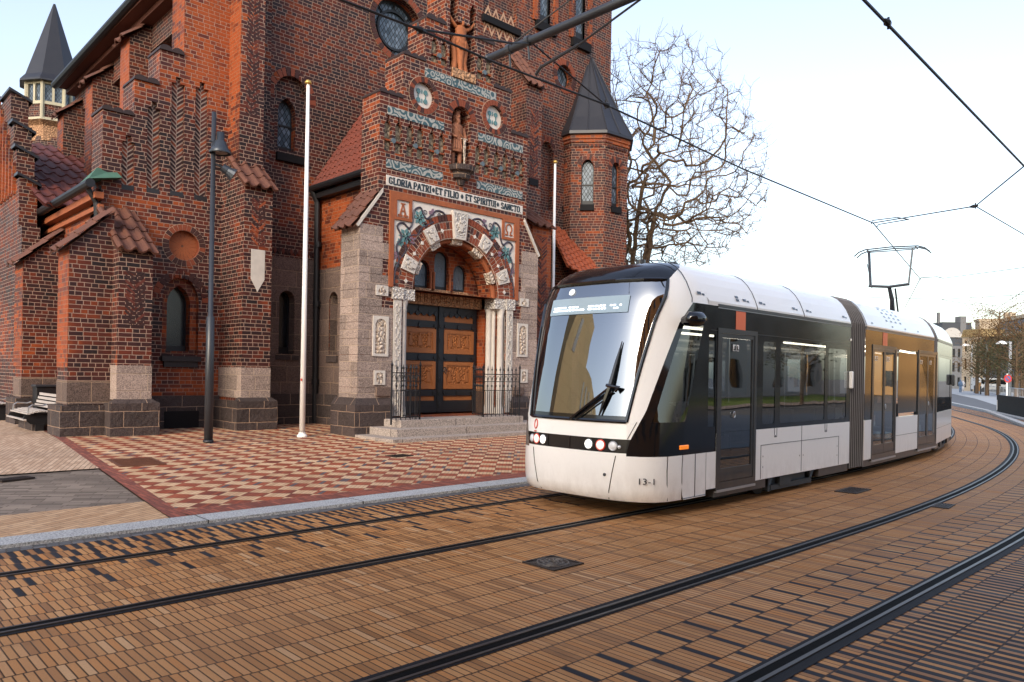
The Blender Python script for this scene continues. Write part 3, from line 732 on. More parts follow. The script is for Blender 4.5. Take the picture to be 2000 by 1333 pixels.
tops = [atx(22, 182, 4.2), atx(28, 243, 4.2), atx(33, 292, 4.2), atx(38, 347, 4.2), atx(43, 440, 4.2)]
pl = [(40, 0.)]; pl += [(40, tops[0][1])]
for i, t in enumerate(tops):
    pl.append((t[0], t[1]))
    if i+1 < len(tops): pl.append((t[0], tops[i+1][1]))
pl.append((tops[-1][0], 0.))
mb = MB(); mb.prism(Fg, pl, -.40, 0); sg = mb.build('side_gable', M['brick_dark'], CH)
mb = MB()
for i, t in enumerate(tops[:-1]):
    y1 = tops[i-1][0] if i else t[0]+1.2
    mb.add([(4.14, t[0]-.1, t[1]+.06), (4.68, t[0]-.1, t[1]-.18), (4.68, y1, t[1]-.18), (4.14, y1, t[1]+.06), (4.14, t[0]-.1, t[1]+.13), (4.68, t[0]-.1, t[1]-.11), (4.68, y1, t[1]-.11), (4.14, y1, t[1]+.13)], [(0, 1, 5, 4), (1, 2, 6, 5), (2, 3, 7, 6), (3, 0, 4, 7), (4, 5, 6, 7)])
mb.build('gable_coping', M['slate'], sg)
mb = MB()
for i in range(7): mb.box(4.12, 4.2, tops[3][0]+.4+i*.42, tops[3][0]+.52+i*.42, 6.0, pw(i, [(0, 6.8), (6, 9.5)]))
mb.build('gable_ribs', M['brick_warm'], sg)
# --- small spired lantern behind
c = far(104, 150, 36.); SP = part('roof_lantern')
k = 34.6/FPX; zt = c.z
def zf(v): return HC+(729-14.-v)*k
mb = MB(); mb.lathe([(1.42, zf(152)), (1.2, zf(140)), (.05, zf(-18)), (0., zf(-18))], (c.x, c.y, 0), 8, rot=.2); mb.lathe([(1.42, zf(152)), (1.44, zf(156)), (1.1, zf(156))], (c.x, c.y, 0), 8, rot=.2); mb.build('spire', M['slate'], SP)
mb = MB()
for i in range(8):
    a = .2+2*PI*i/8; b = .2+2*PI*(i+1)/8; R = 1.16
    pa, pb = Vector((c.x+R*math.cos(a), c.y+R*math.sin(a), 0)), Vector((c.x+R*math.cos(b), c.y+R*math.sin(b), 0))
    n = ((pa+pb)/2-Vector((c.x, c.y, 0))); Fo = Fr(pa, pb-pa, n); W = (pb-pa).length
    h1 = rect(.1, W/2-.05, zf(194), zf(160)); h2 = rect(W/2+.05, W-.1, zf(194), zf(160)); h3 = rect(.1, W-.1, zf(226), zf(200))
    mb.plate(Fo, rect(0, W, zf(232), zf(152)), [h1, h2, h3], 0.)
    for h in (h1, h2, h3): mb.reveal(Fo, h, 0, -.1)
    mb.plate(Fo, h1, d=-.09, m=1); mb.plate(Fo, h2, d=-.09, m=1); mb.plate(Fo, h3, d=-.06, m=2)
    mb.tube([Fo.p(0, zf(232), 0), Fo.p(0, zf(152), 0)], .07, 6)
mb.lathe([(1.28, zf(232)), (1.28, zf(228)), (1.1, zf(228))], (c.x, c.y, 0), 8, rot=.2); mb.lathe([(.95, zf(270)), (1.0, zf(240)), (1.28, zf(232))], (c.x, c.y, 0), 8, rot=.2, m=3)
mb.lathe([(.85, zf(330)), (.95, zf(268)), (.95, zf(262))], (c.x, c.y, 0), 8, m=2)
mb.build('timber_lantern', [M['cream_wood'], M['glass_lead'], M['brick_dark'], M['carved_brown']], SP)
# --- tower front
FT = FY(YT); tx = lambda u, v: at(u, v, YT)
w1o = arch(9.55, .96, 7.25, 8.72, 'pointed'); w1 = arch(9.50, .50, 7.42, 8.40, 'pointed')
wl = arch(9.50, .44, 2.0, 3.45, 'round')
rc = tx(780, 55); rose = circ(*rc, .86, 32)
rc2 = tx(1103, 150); rose2 = circ(*rc2, .40, 20)
bl = arch(19.3, .62, 7.4, 9.35, 'pointed')
sl = [arch(tx(u, 60)[0], .50, z0, 16.2, 'round') for u, z0 in ((1064, 13.85), (1133, 13.85))]
big = rect(tx(945, 20)[0], tx(1010, 20)[0], tx(945, 18)[1]-.2, 18.)
TX1 = 22.75
outer = [(8.3, 0.), (TX1, 0.), (TX1, 20.), (8.3, 20.)]
mb = MB(); mb.plate(FT, outer, [w1o, wl, rose, rose2, bl, big]+sl, 0.)
for q in (w1o, rose, rose2, bl, big): mb.reveal(FT, q, 0, -.18)
for q in sl: mb.reveal(FT, q, 0, -.12)
mb.plate(FT, w1o, [w1], -.18); mb.plate(FT, bl, d=-.2); mb.plate(FT, big, d=-.18)
mb.poly([(TX1, YT, 0), (TX1, YT+8, 0), (TX1, YT+8, 20), (TX1, YT, 20)])
tw = mb.build('tower_wall', M['brick_tower'], CH)
window(FT, w1, .26, M['brick_warm'], M['glass_lead'], tw, rim=.03, mull=(.5, .96), d=-.18)
mb = MB()
for i in range(15):
    a0 = .02+i*(PI-.04)/15; a1 = a0+(PI-.04)/15*.86
    mb.prism(FT, [(9.55+r*math.cos(a), 8.72+r*1.2*math.sin(a)) for r, a in ((.52, a0), (.70, a0), (.70, a1), (.52, a1))], 0, .012, random.randrange(3), back=False)
mb.build('window_arch', VM, tw)
mb = MB(); mb.fbox(FT, 9.12, 9.95, 7.05, 7.25, -.2, .10); mb.build('window_sill', M['black_void'], tw)
w = window(FT, rose, .34, M['brick_warm'], M['glass_lead'], tw, 'rose_window', rim=.07)
v_ = voussoirs(FT, *rc, .87, 1.05, 0, 2*PI, 40, -.02, .03, ms=(1, 2, 2)); v_.plate(FT, circ(*rc, 1.06, 32), [circ(*rc, .865, 32)], .01, 3); v_.build('brick_ring', VM+[MORT], w)
mb = MB(); mb.ring(FT, circ(*rc, .60, 28), circ(*rc, .53, 28), -.32, -.25)
for i in range(8): a = i*PI/4; mb.tube([FT.p(rc[0]+r*math.cos(a), rc[1]+r*math.sin(a), -.28) for r in (.56, .84)], .02, 5)
mb.build('rose_tracery', M['iron'], w)
w = window(FT, rose2, .30, M['brick_warm'], M['glass_lead'], tw, 'round_window', rim=.04)
voussoirs(FT, *rc2, .41, .60, 0, 2*PI, 26, -.02, .02, ms=(1, 2, 2)).build('brick_ring', VM, w)
for q in sl: 
    w = window(FT, q, .13, M['brick_warm'], M['glass_lead'], tw, rim=.04)
    u0 = q[0][0]; mb = MB(); mb.fbox(FT, u0-.25, u0+.75, 13.55, 13.85, -.2, .14); mb.fbox(FT, u0-.36, u0-.16, 13.85, 19, 0, .07, 1); mb.fbox(FT, u0+.66, u0+.86, 13.85, 19, 0, .07, 1); mb.build('window_sill', [M['black_void'], M['brick_warm']], w)
mb = MB(); zz = tx(945, 18)[1]; mb.fbox(FT, big[0][0]-.1, big[1][0]+.1, zz-.42, zz-.2, -.1, .12); mb.build('window_sill', M['black_void'], tw)
mb = MB(); x0 = tx(945, 45)[0]; x1 = tx(1005, 50)[0]; z0 = tx(945, 66)[1]; n = 8
for i in range(n):
    a, b = lerp(x0, x1, i/n), lerp(x0, x1, (i+1)/n); up_ = i % 2 == 0
    for kk in range(3):
        zz = z0+kk*.26
        pl = [(a, zz+(0 if up_ else .34)), (b, zz+(.34 if up_ else 0)), (b, zz+.13+(.34 if up_ else 0)), (a, zz+.13+(0 if up_ else .34))]
        mb.prism(FT, pl, 0, .008, back=False)
mb.build('zigzag_brickwork', simple('pale_zigzag_brick', (.42, .25, .16), .7), tw)
w = window(FT, wl, .34, M['granite_mid'], M['glass_black'], tw, rim=.03)
mb = MB(); mb.fbox(FT, 9.2, 9.84, 1.84, 2.0, -.2, .06); mb.build('window_sill', M['granite_dark'], w)
mb = MB(); mb.plate(FT, rect(8.35, 11., .1, 4.55), [wl], .025); mb.build('granite_facing', M['granite_mid'], tw)
mb = MB(); mb.fbox(FT, 8.35, 11., .05, .95, -.1, .12); mb.build('granite_base', M['granite_dark'], tw)
mb = MB()
for i in range(18):
    c_ = 8.45+i*.115; z = 4.7
    mb.prism(FT, [(c_-.05, z), (c_, z-.09), (c_+.05, z), (c_, z+.09)], 0, .03, i % 2)
mb.build('sawtooth_course', [HM[1], HM[0]], tw)
w = window(FT, arch(19.32, .30, 7.45, 8.9, 'pointed'), .1, M['brick_warm'], M['glass_black'], tw, rim=.02, d=-.19)
mb = MB()
for i in range(13):
    a0 = .02+i*(PI-.04)/13; a1 = a0+(PI-.04)/13*.86
    mb.prism(FT, [(19.3+r*math.cos(a), 9.35+r*1.3*math.sin(a)) for r, a in ((.34, a0), (.52, a0), (.52, a1), (.34, a1))], 0, .02, random.randrange(3), back=False)
mb.build('blind_arch', VM, tw)
# buttress strip with tiled head between porch gable and turret
xs0 = at(1004, 300, 17.9)[0]; xs1 = at(1057, 300, 17.4)[0]
BT = buttress(FY(17.4), xs1-.72, xs1, 1.2, at(1050, 168, 17.4)[1], at(1010, 100, 18.6)[1], CH, M['brick_tower'], zs=0, name='tower_buttress')
herring(FY(17.4), xs1-.52, xs1-.15, at(1050, 352, 17.4)[1], at(1050, 215, 17.4)[1], .006, parent=BT)
mb = MB(); mb.fbox(FY(17.4), xs1-.54, xs1-.13, at(1050, 362, 17.4)[1]-.05, at(1050, 352, 17.4)[1], 0, .03); mb.build('panel_foot', M['black_void'], BT)
BQ = buttress(FY(15.9), at(1040, 480, 15.9)[0], at(1072, 480, 15.9)[0]+.1, 2.5, at(1072, 442, 15.9)[1], at(1035, 372, 18.)[1], CH, M['brick_warm'], zs=0, name='porch_side_buttress')
herring(FY(15.9), at(1047, 480, 15.9)[0], at(1068, 480, 15.9)[0], 2.2, at(1060, 462, 15.9)[1], .006, parent=BQ)
# orange lean-to roof right of the porch
p0 = at(1092, 468, 18.5); p1 = at(1142, 520, 17.3)
tiles([(p0[0]-.6, 18.55, p0[1]+.6), (p0[0]+2.6, 18.55, p0[1]-.3), (p1[0]+2.2, 16.6, p1[1]-1.2), (p0[0]-1.6, 16.6, p0[1]-1.3)], 12, 10, 'lean_to_roof', M['tile_bright'], CH, amp=.05)
mb = MB(); mb.box(17.6, 20.5, 16.9, 18.6, 0, 4.2); mb.build('lean_to_wall', M['brick_tower'], CH)
# --- octagonal turret
TU = part('stair_turret'); tc = Vector((21.65, 18.70, 0)); TR = 1.56
zE = 10.3; zTip = 13.45
mb = MB(); rot_t = math.radians(-140.)+math.radians(22.5)
pn = []
for i in range(8):
    a, b = rot_t+2*PI*i/8, rot_t+2*PI*(i+1)/8
    pa = tc+Vector((TR*math.cos(a), TR*math.sin(a), 0)); pb = tc+Vector((TR*math.cos(b), TR*math.sin(b), 0)); n = (pa+pb)/2-tc
    Fo = Fr(pa, pb-pa, n); W = (pb-pa).length; pn.append((Fo, W, math.degrees(math.atan2(n.y, n.x))))
    vis = n.y < .3 or n.x > .9
    hl = arch(W/2, .44, 7.65, 8.95, 'pointed') if vis else None
    mb.plate(Fo, rect(0, W, 0, zE), [hl] if hl else [], 0.)
    if hl: mb.reveal(Fo, hl, 0, -.1)
t_ = mb.build('turret_wall', M['brick_turret'], TU)
for Fo, W, an in pn:
    if not (Fo.n.y < .15 or Fo.n.x > .5): continue
    w = window(Fo, arch(W/2, .44, 7.65, 8.95, 'pointed'), .22, M['brick_warm'], M['glass_lead'], TU, rim=.03, mull=(.45,))
    mb = MB(); mb.fbox(Fo, W/2-.25, W/2+.25, 7.44, 7.65, -.1, .07); mb.build('window_sill', M['black_void'], w)
    mb = MB()
    for i in range(11):
        a0 = .05+i*(PI-.1)/11; a1 = a0+(PI-.1)/11*.84
        mb.prism(Fo, [(W/2+r*math.cos(a), 8.95+r*1.25*math.sin(a)) for r, a in ((.25, a0), (.42, a0), (.42, a1), (.25, a1))], 0, .012, random.randrange(3), back=False)
    for i in range(7): mb.fbox(Fo, W/2-.48+i*.145, W/2-.40+i*.145, 9.72, 9.80, 0, .05, 1)
    mb.build('brick_trim', VM, w)
mb = MB(); mb.lathe([(TR, 9.86), (TR+.05, 9.88), (TR+.05, 9.98), (TR+.09, 10.0), (TR+.09, 10.14), (TR+.05, 10.2)], (tc.x, tc.y, 0), 8, rot=rot_t); mb.build('brick_cornice', M['brick_warm'], TU)
mb = MB(); mb.lathe([(TR+.06, zE-.16), (TR+.20, zE-.14), (TR+.18, zE-.03), (TR-.15, zE+.55), (.09, zTip), (0., zTip+.1)], (tc.x, tc.y, 0), 8, rot=rot_t)
for i in range(16):
    a = rot_t+2*PI*i/16; f_ = 1. if i % 2 == 0 else math.cos(PI/8)
    mb.tube([(tc.x+(r*f_)*math.cos(a), tc.y+(r*f_)*math.sin(a), z) for r, z in ((TR+.18, zE-.03), (TR-.15, zE+.55), (.10, zTip))], .028, 5)
mb.build('turret_spire', M['slate'], TU)
a = rot_t+2*PI*1/8
for i in range(8):
    b = rot_t+2*PI*i/8; q = (tc.x+(TR+.05)*math.cos(b), tc.y+(TR+.05)*math.sin(b))
    if abs(proj_u := (q[0]*cph+q[1]*sph)) and abs(PX+(q[0]*sph-q[1]*cph)/(q[0]*cph+q[1]*sph)*FPX-1192) < 14 and q[1] < tc.y:
        mb = MB(); mb.tube([(q[0]-.03, q[1]-.06, 0.5), (q[0]-.03, q[1]-.06, zE-.2)], .05, 8); mb.build('downpipe', M['lead'], TU); break
# ------------------------------------------------------------------ porch with its stepped gable
FP = FY(YP); XC = 12.1
PO = part('porch')
px_ = lambda u, v: at(u, v, YP)
zS = 3.55                                                  # springing of the great arch
gab = [(9.72, 0.), (14.48, 0.), (14.48, 8.0), (13.85, 8.0), (13.85, 9.05), (13.2, 9.05), (13.2, 10.12), (12.62, 10.12), (12.62, 12.4), (11.58, 12.4), (11.58, 10.12), (11.0, 10.12), (11.0, 9.05), (10.35, 9.05), (10.35, 8.0), (9.72, 8.0)]
hole = arch(XC, 3.30, 0., zS, 'round', 24)
crosses = []
for (u, v0, v1) in ((769, 233, 303), (812, 243, 314), (854, 256, 324), (943, 283, 345), (979, 295, 352), (1011, 306, 360), (859, 75, 130), (947, 108, 163)):
    c0 = px_(u, v0); c1 = px_(u, v1); crosses.append((c0[0], c1[1], c0[1]))
m1, m2 = px_(828, 187), px_(966, 230)
ns = arch(12.14, .62, 6.74, 7.95, 'round', 14)
nt = [(11.72, 9.15), (12.56, 9.15), (12.56, 10.75), (12.46, 10.95), (12.36, 10.75), (12.36, 10.35), (11.98, 10.35), (11.98, 11.0), (11.85, 11.25), (11.72, 11.0)]
chl = []
for x, z0, z1 in crosses:
    for s_ in (-1, 1):
        c = x+s_*.15; chl.append([(c-.10, z0), (c+.10, z0), (c+.10, z1-.16), (c+.03, z1-.06), (c+.02, z1+.06), (c-.02, z1+.06), (c-.03, z1-.06), (c-.10, z1-.16)])
mb = MB(); mb.plate(FP, gab, [hole, circ(*m1, .31, 20), circ(*m2, .31, 20), ns, nt]+chl, 0.)
for q in [circ(*m1, .31, 20), circ(*m2, .31, 20)]+chl: mb.reveal(FP, q, 0, -.10)
mb.reveal(FP, ns, 0, -.45); mb.plate(FP, ns, d=-.45); mb.reveal(FP, nt, 0, -.35); mb.plate(FP, nt, d=-.35)
for a, b in zip(gab[1:], gab[2:]+gab[:1]): mb.poly([FP.p(*a, 0), FP.p(*b, 0), FP.p(*b, -.75), FP.p(*a, -.75)])
mb.plate(FP, gab, [hole], -.75)
gw = mb.build('gable_wall', M['brick_porch'], PO)
for x0, x1, z in ((9.72, 10.34, 8.0), (10.36, 10.99, 9.05), (11.01, 11.57, 10.12), (12.63, 13.19, 10.12), (13.21, 13.84, 9.05), (13.86, 14.48, 8.0)): tile_cap(FP, x0-.015, x1+.015, z, -.75, .025, PO)
# lower, wider pier zone with granite quoins and small tiled shoulders
mb = MB(); mb.fbox(FP, 9.25, 9.72, 0, 4.95, -.75, 0); mb.fbox(FP, 14.48, 14.93, 0, 4.95, -.75, 0)
mb.poly([FP.p(9.25, 4.95, 0), FP.p(9.72, 4.95, 0), FP.p(9.72, 5.65, 0)]); mb.poly([FP.p(14.48, 4.95, 0), FP.p(14.93, 4.95, 0), FP.p(14.48, 5.65, 0)])
mb.build('corner_pier', M['brick_porch'], PO, split=.3)
tiles([FP.p(9.80, 5.82, -.8), FP.p(9.80, 5.82, .04), FP.p(9.02, 4.82, .04), FP.p(9.02, 4.82, -.8)], 3, 4, 'tiled_shoulder', M['tile_old'], PO, amp=.06)
tiles([FP.p(14.40, 5.82, -.8), FP.p(14.40, 5.82, .04), FP.p(15.1, 4.82, .04), FP.p(15.1, 4.82, -.8)], 3, 4, 'tiled_shoulder', M['tile_old'], PO, amp=.06)
mb = MB(); mb.prism(FP, [(9.12, 4.86), (9.82, 5.80), (9.82, 5.70), (9.18, 4.82)], 0, .05); mb.prism(FP, [(15.0, 4.86), (14.38, 5.80), (14.38, 5.70), (14.95, 4.82)], 0, .05); mb.build('shoulder_edging', M['limestone'], PO, split=.3)
mb = MB()
for k in range(11):                                        # toothed granite quoins, course by course
    z0, z1 = .85+k*.37, .85+(k+1)*.37-.008
    wl_ = (1.28 if k < 6 else (.62, .95)[k % 2]); 
    mb.fbox(FP, 9.23, 9.23+min(wl_, .93 if k < 8 else wl_), z0, z1, -.76, .02); mb.fbox(FP, 14.95-min(wl_, .93 if k < 8 else wl_), 14.95, z0, z1, -.76, .02)
mb.build('granite_quoin', M['granite'], PO, split=.3)
mb = MB()
for a, b in ((9.23, 10.12), (14.08, 14.95)):
    mb.fbox(FP, a-.12, b, .0, .82, -.9, .14); mb.add([FP.p(a-.12, .82, .14), FP.p(b, .82, .14), FP.p(b, .98, .015), FP.p(a, .98, .015), FP.p(a-.12, .82, -.9), FP.p(a, .98, -.9)], [(0, 1, 2, 3), (0, 3, 5, 4)])
mb.build('granite_plinth', M['granite_dark'], PO, split=.3)
mb = MB(); mb.fbox(FP, 9.72, 10.14, 1.02, 1.22, 0, .075); mb.fbox(FP, 14.06, 14.45, 1.02, 1.22, 0, .075); mb.build('plinth_moulding', M['granite_mid'], PO, split=.3)
# side walls, roof and gutter of the porch body
wls = arch(17.75, .42, 2.0, 3.45, 'round')
FS = FX(10.42); mb = MB(); mb.plate(FS, rect(15.4, 18.6, 0, 6.5), [wls], 0.); sw = mb.build('porch_side_wall', M['brick_warm'], PO); mb = MB(); mb.box(13.78, 14.0, 15.4, 18.6, 0, 6.5); mb.build('porch_side_wall', M['brick_warm'], PO)
mb = MB(); mb.plate(FS, rect(15.4, 18.58, .1, 4.3), [wls], .025); mb.build('granite_facing', M['granite_mid'], sw)
mb = MB(); mb.fbox(FS, 15.4, 18.58, .05, .95, -.1, .12); mb.build('granite_base', M['granite_dark'], sw)
window(FS, wls, .3, M['granite_mid'], M['glass_black'], sw, rim=.03)
mb = MB(); mb.fbox(FS, 17.48, 18.02, 1.8, 2.0, -.2, .07); mb.build('window_sill', M['granite_dark'], sw)
tiles([(XC+.1, 18.6, 9.6), (XC+.1, 15.3, 9.6), (10.16, 15.3, 6.5), (10.16, 18.6, 6.5)], 14, 13, 'porch_roof', M['tile'], PO, amp=.055)
tiles([(XC, 15.3, 9.6), (XC, 18.6, 9.6), (14.05, 18.6, 6.5), (14.05, 15.3, 6.5)], 14, 13, 'porch_roof', M['tile'], PO, amp=.055)
mb = MB(); mb.tube([(10.12, 18.62, 6.46), (10.12, 15.3, 6.46)], .085, 10); mb.box(10.2, 10.42, 15.3, 18.6, 6.2, 6.34, 0)
mb.tube([(10.12, 18.5, 6.45), (10.28, 18.48, 6.1), (10.30, 18.46, .15)], .075, 10)
for z in (4.9, 3.3, 1.2): mb.tube([(10.30, 18.46, z), (10.30, 18.46, z+.14)], .10, 10)
mb.build('gutter', M['iron'], PO)
# the great arch: brick voussoirs with carved stones, inner order, soffit
arch_o = part('door_arch', PO)
a0, a1 = .0, PI
v_ = voussoirs(FP, XC, zS, 1.812, 1.97, 0, PI, 62, -.05, .03, gap=.2, ms=(1, 2, 2))
v_.build('outer_brick_ring', VM, arch_o)
mb = MB(); mb.plate(FP, [(XC+1.99*math.cos(PI*i/40), zS+1.99*math.sin(PI*i/40)) for i in range(41)]+[(XC+1.38*math.cos(PI*i/40), zS+1.38*math.sin(PI*i/40)) for i in range(40, -1, -1)], d=.006, m=0)
mb.reveal(FP, [(XC+1.38*math.cos(PI*i/40), zS+1.38*math.sin(PI*i/40)) for i in range(41)], .006, -.4, 1)
mb.build('arch_bed', [simple('arch_mortar', (.55, .42, .33), .85), M['brick_warm']], arch_o)
v_ = voussoirs(FP, XC, zS, 1.40, 1.592, 0, PI, 50, -.02, .018, gap=.20, ms=(0, 2, 2)); [v_.f, ]
v2 = voussoirs(FP, XC, zS, 1.618, 1.785, 0, PI, 54, -.02, .018, gap=.20, ms=(0, 1, 2, 2)); b_ = len(v_.v); v_.v += v2.v; v_.f += [tuple(i+b_ for i in f) for f in v2.f]; v_.m += v2.m
v_.build('arch_brickwork', VM, arch_o)
mb = MB()
for k in range(14):
    t = (k+.5)*PI/14
    if min(abs(t-x) for x in (PI/2, .36, 1.0, 2.14, 2.78)) < .13: continue
    c = (XC+1.6*math.cos(t), zS+1.6*math.sin(t)); d_ = .055
    mb.prism(FP, [(c[0]+d_*math.cos(t), c[1]+d_*math.sin(t)), (c[0]-d_*math.sin(t), c[1]+d_*math.cos(t)), (c[0]-d_*math.cos(t), c[1]-d_*math.sin(t)), (c[0]+d_*math.sin(t), c[1]-d_*math.cos(t))], 0, .03)
mb.build('diamond_inlay', M['enamel'], arch_o)
def relief_stone(t, r0, r1, hw, parent, dep=.07, name='carved_stone', pr=.07):
    ct, st_ = math.cos(t), math.sin(t); P = lambda r, s_: (XC+r*ct-s_*st_, zS+r*st_+s_*ct)
    mb = MB(); k0 = hw*r0/r1*1.06
    mb.prism(FP, [P(r0, -k0), P(r1, -hw), P(r1, hw), P(r0, k0)][::-1], -.1, pr)
    o = mb.build(name, M['limestone'], parent)
    m2_ = MB(); m2_.prism(FP, [P(r0+.05, -k0+.045), P(r1-.05, -hw+.045), P(r1-.05, hw-.045), P(r0+.05, k0-.045)][::-1], pr, pr+.004)
    m2_.build('relief_ground', M['carved_white'], o)
    m3 = MB(); rm = (r0+r1)/2                              # a small figure in relief: body, head, arms
    for (rr, ss, ra, rb) in ((rm-.07, 0, .10, .055), (rm+.09, 0, .042, .042), (rm, .07, .06, .025), (rm, -.07, .06, .025)):
        m3.prism(FP, [P(rr+ra*math.cos(2*PI*i/10), ss+rb*math.sin(2*PI*i/10)) for i in range(10)], pr, pr+.03, back=False)
    m3.build('relief_figure', M['limestone'], o)
for t in (.36, 1.0, 2.14, 2.78): relief_stone(t, 1.42, 1.80, .185, arch_o)
relief_stone(PI/2, 1.36, 2.06, .25, arch_o, name='carved_keystone', pr=.10)
FI = FY(YP+.14)
v_ = voussoirs(FI, XC, zS, 1.27, 1.40, 0, PI, 46, -.1, .0, gap=.05, ms=(2,)); v_.build('inner_order', [M['brick_warm']]*3, arch_o)
mb = MB(); mb.reveal(FI, [(XC+1.27*math.cos(PI*i/30), zS+1.27*math.sin(PI*i/30)) for i in range(31)], 0, -.5); mb.build('arch_soffit', M['brick_warm'], arch_o)
pts = [FI.p(XC+1.34*math.cos(PI*i/24), zS+1.34*math.sin(PI*i/24), .0) for i in range(25)]
mb = MB(); mb.tube(pts, .07, 8); mb.build('roll_moulding', M['terracotta'], arch_o)
mb = MB()
for t in (.42, 1.02, PI/2, 2.12, 2.72):
    ct, st_ = math.cos(t), math.sin(t); P = lambda r, s_: (XC+r*ct-s_*st_, zS+r*st_+s_*ct)
    mb.prism(FI, [P(1.24, -.15), P(1.44, -.18), P(1.44, .18), P(1.24, .15)][::-1], -.1, .11)
mb.build('carved_block', M['carved'], arch_o)
# tympanum, three lights, lintel, door
YD = YP+.70; FD = FY(YD)
ty = [(XC-1.3, 3.40), (XC+1.3, 3.40), (XC+1.3, zS)]+[(XC+1.3*math.cos(PI*i/24), zS+1.3*math.sin(PI*i/24)) for i in range(1, 24)]+[(XC-1.3, zS)]
lts = [arch(XC-.58, .45, 3.70, 4.19, 'round', 12), arch(XC+.04, .47, 3.70, 4.46, 'round', 12), arch(XC+.66, .45, 3.70, 4.19, 'round', 12)]
mb = MB(); mb.plate(FD, ty, lts, 0.); ty_o = mb.build('tympanum', M['brick_warm'], PO)
GL3 = NT('rippled_glass'); GL3.bump(GL3.noise(GL3.pos(), 40., 2), .8, .02); GL3 = GL3.fin((.10, .125, .15), .2, .8)
for q in lts:
    w = window(FD, q, .14, M['brick_warm'], GL3, ty_o, rim=.03)
    u0, u1 = q[0][0], q[1][0]; mb = MB(); mb.fbox(FD, u0-.03, u1+.03, 3.63, 3.70, -.1, .06); mb.build('window_sill', M['carved_brown'], w)
    for s_ in (u0-.03, u1+.03):
        if abs(s_-XC) < .40: mb = MB(); mb.tube([FD.p(s_, 3.70, .03), FD.p(s_, 4.14, .03)], .035, 8); mb.build('window_shaft', M['terracotta'], w)
mb = MB(); mb.fbox(FD, XC-1.34, XC+1.34, 3.28, 3.63, -.1, .16); li = mb.build('lintel', M['carved_brown'], PO)
mb = MB()
for k in range(12):
    u = XC-1.15+k*.21; mb.fbox(FD, u-.09, u+.09, 3.32, 3.58, .16, .178); mb.fbox(FD, u-.03, u+.03, 3.34, 3.50, .178, .205); mb.prism(FD, circ(u, 3.53, .03, 8), .178, .21)
mb.build('lintel_relief', M['carved_brown'], li)
DO = part('double_door', PO)
d0, d1, dz0, dz1 = 10.85, 13.36, .56, 3.28; dm = (d0+d1)/2
mb = MB(); mb.fbox(FD, d0, d1, dz0, dz1, -.12, 0); mb.build('door_boards', M['oak'], DO)
for (l, r) in ((d0+.02, dm-.03), (dm+.03, d1-.02)):
    lf = part('door_leaf', DO); lf_m = MB()
    zz = [dz0, .98, 1.06, 1.98, 2.12, 2.80, 2.95, dz1]
    for a, b in ((dz0, .86), (.98, 1.14), (1.88, 2.06), (2.72, 2.89), (3.06, dz1)): lf_m.fbox(FD, l, r, a, b, 0, .035)
    lf_m.fbox(FD, l, l+.11, dz0, dz1, 0, .03); lf_m.fbox(FD, r-.11, r, dz0, dz1, 0, .03)
    for z in (1.06, 1.965, 2.775): 
        for u in (l+.14, (l+r)/2, r-.14): lf_m.prism(FD, circ(u, z, .075 if u == (l+r)/2 else .045, 12), .035, .06)
    for k in range(6):
        u = l+.12+k*(r-l-.24)/5; lf_m.prism(FD, circ(u, 3.07, .065, 10, rz=.06), .03, .05)
    lf_m.prism(FD, circ((l+r)/2, 3.17, .085, 12), .03, .06)
    lf_m.build('iron_straps', M['iron'], lf)
    mb = MB()
    for a, b in ((1.16, 1.86), (2.07, 2.68)):
        mb.ring(FD, rect(l+.10, r-.10, a, b), rect(l+.20, r-.20, a+.09, b-.09), 0, .04); mb.ring(FD, rect(l+.20, r-.20, a+.09, b-.09), rect(l+.24, r-.24, a+.13, b-.13), 0, .018)
    mb.build('panel_frame', M['oak'], lf)
    for a, b in ((1.29, 1.73), (2.20, 2.55)):
        mb = MB(); mb.fbox(FD, l+.24, r-.24, a, b, 0, .012); pn_ = mb.build('carved_panel', M['oak_carved'], lf)
        mb = MB()
        for k in range(3):
            u = lerp(l+.32, r-.32, k/2)
            pl = [(u-.06, a+.05), (u+.06, a+.05), (u+.045, a+.22), (u+.05, a+.28), (u, a+.31), (u-.05, a+.28), (u-.045, a+.22)]; mb.prism(FD, pl, .012, .03, back=False); mb.prism(FD, circ(u, a+.345, .034, 8), .012, .035, back=False)
        mb.build('carved_figures', M['oak'], pn_)
mb = MB(); mb.fbox(FD, dm-.07, dm+.07, dz0, dz1, 0, .07); 
for z in (.75, 1.06, 1.4, 1.965, 2.4, 2.775): mb.prism(FD, circ(dm, z, .06, 10), .07, .09)
mb.build('meeting_stile', M['iron'], DO)
mb = MB(); mb.tube([FD.p(dm+.14, 1.72, .03), FD.p(dm+.14, 1.72, .09), FD.p(dm+.2, 1.62, .10), FD.p(dm+.16, 1.56, .08), FD.p(dm+.10, 1.62, .08), FD.p(dm+.14, 1.70, .08)], .014, 6); mb.build('door_handle', M['iron'], DO)
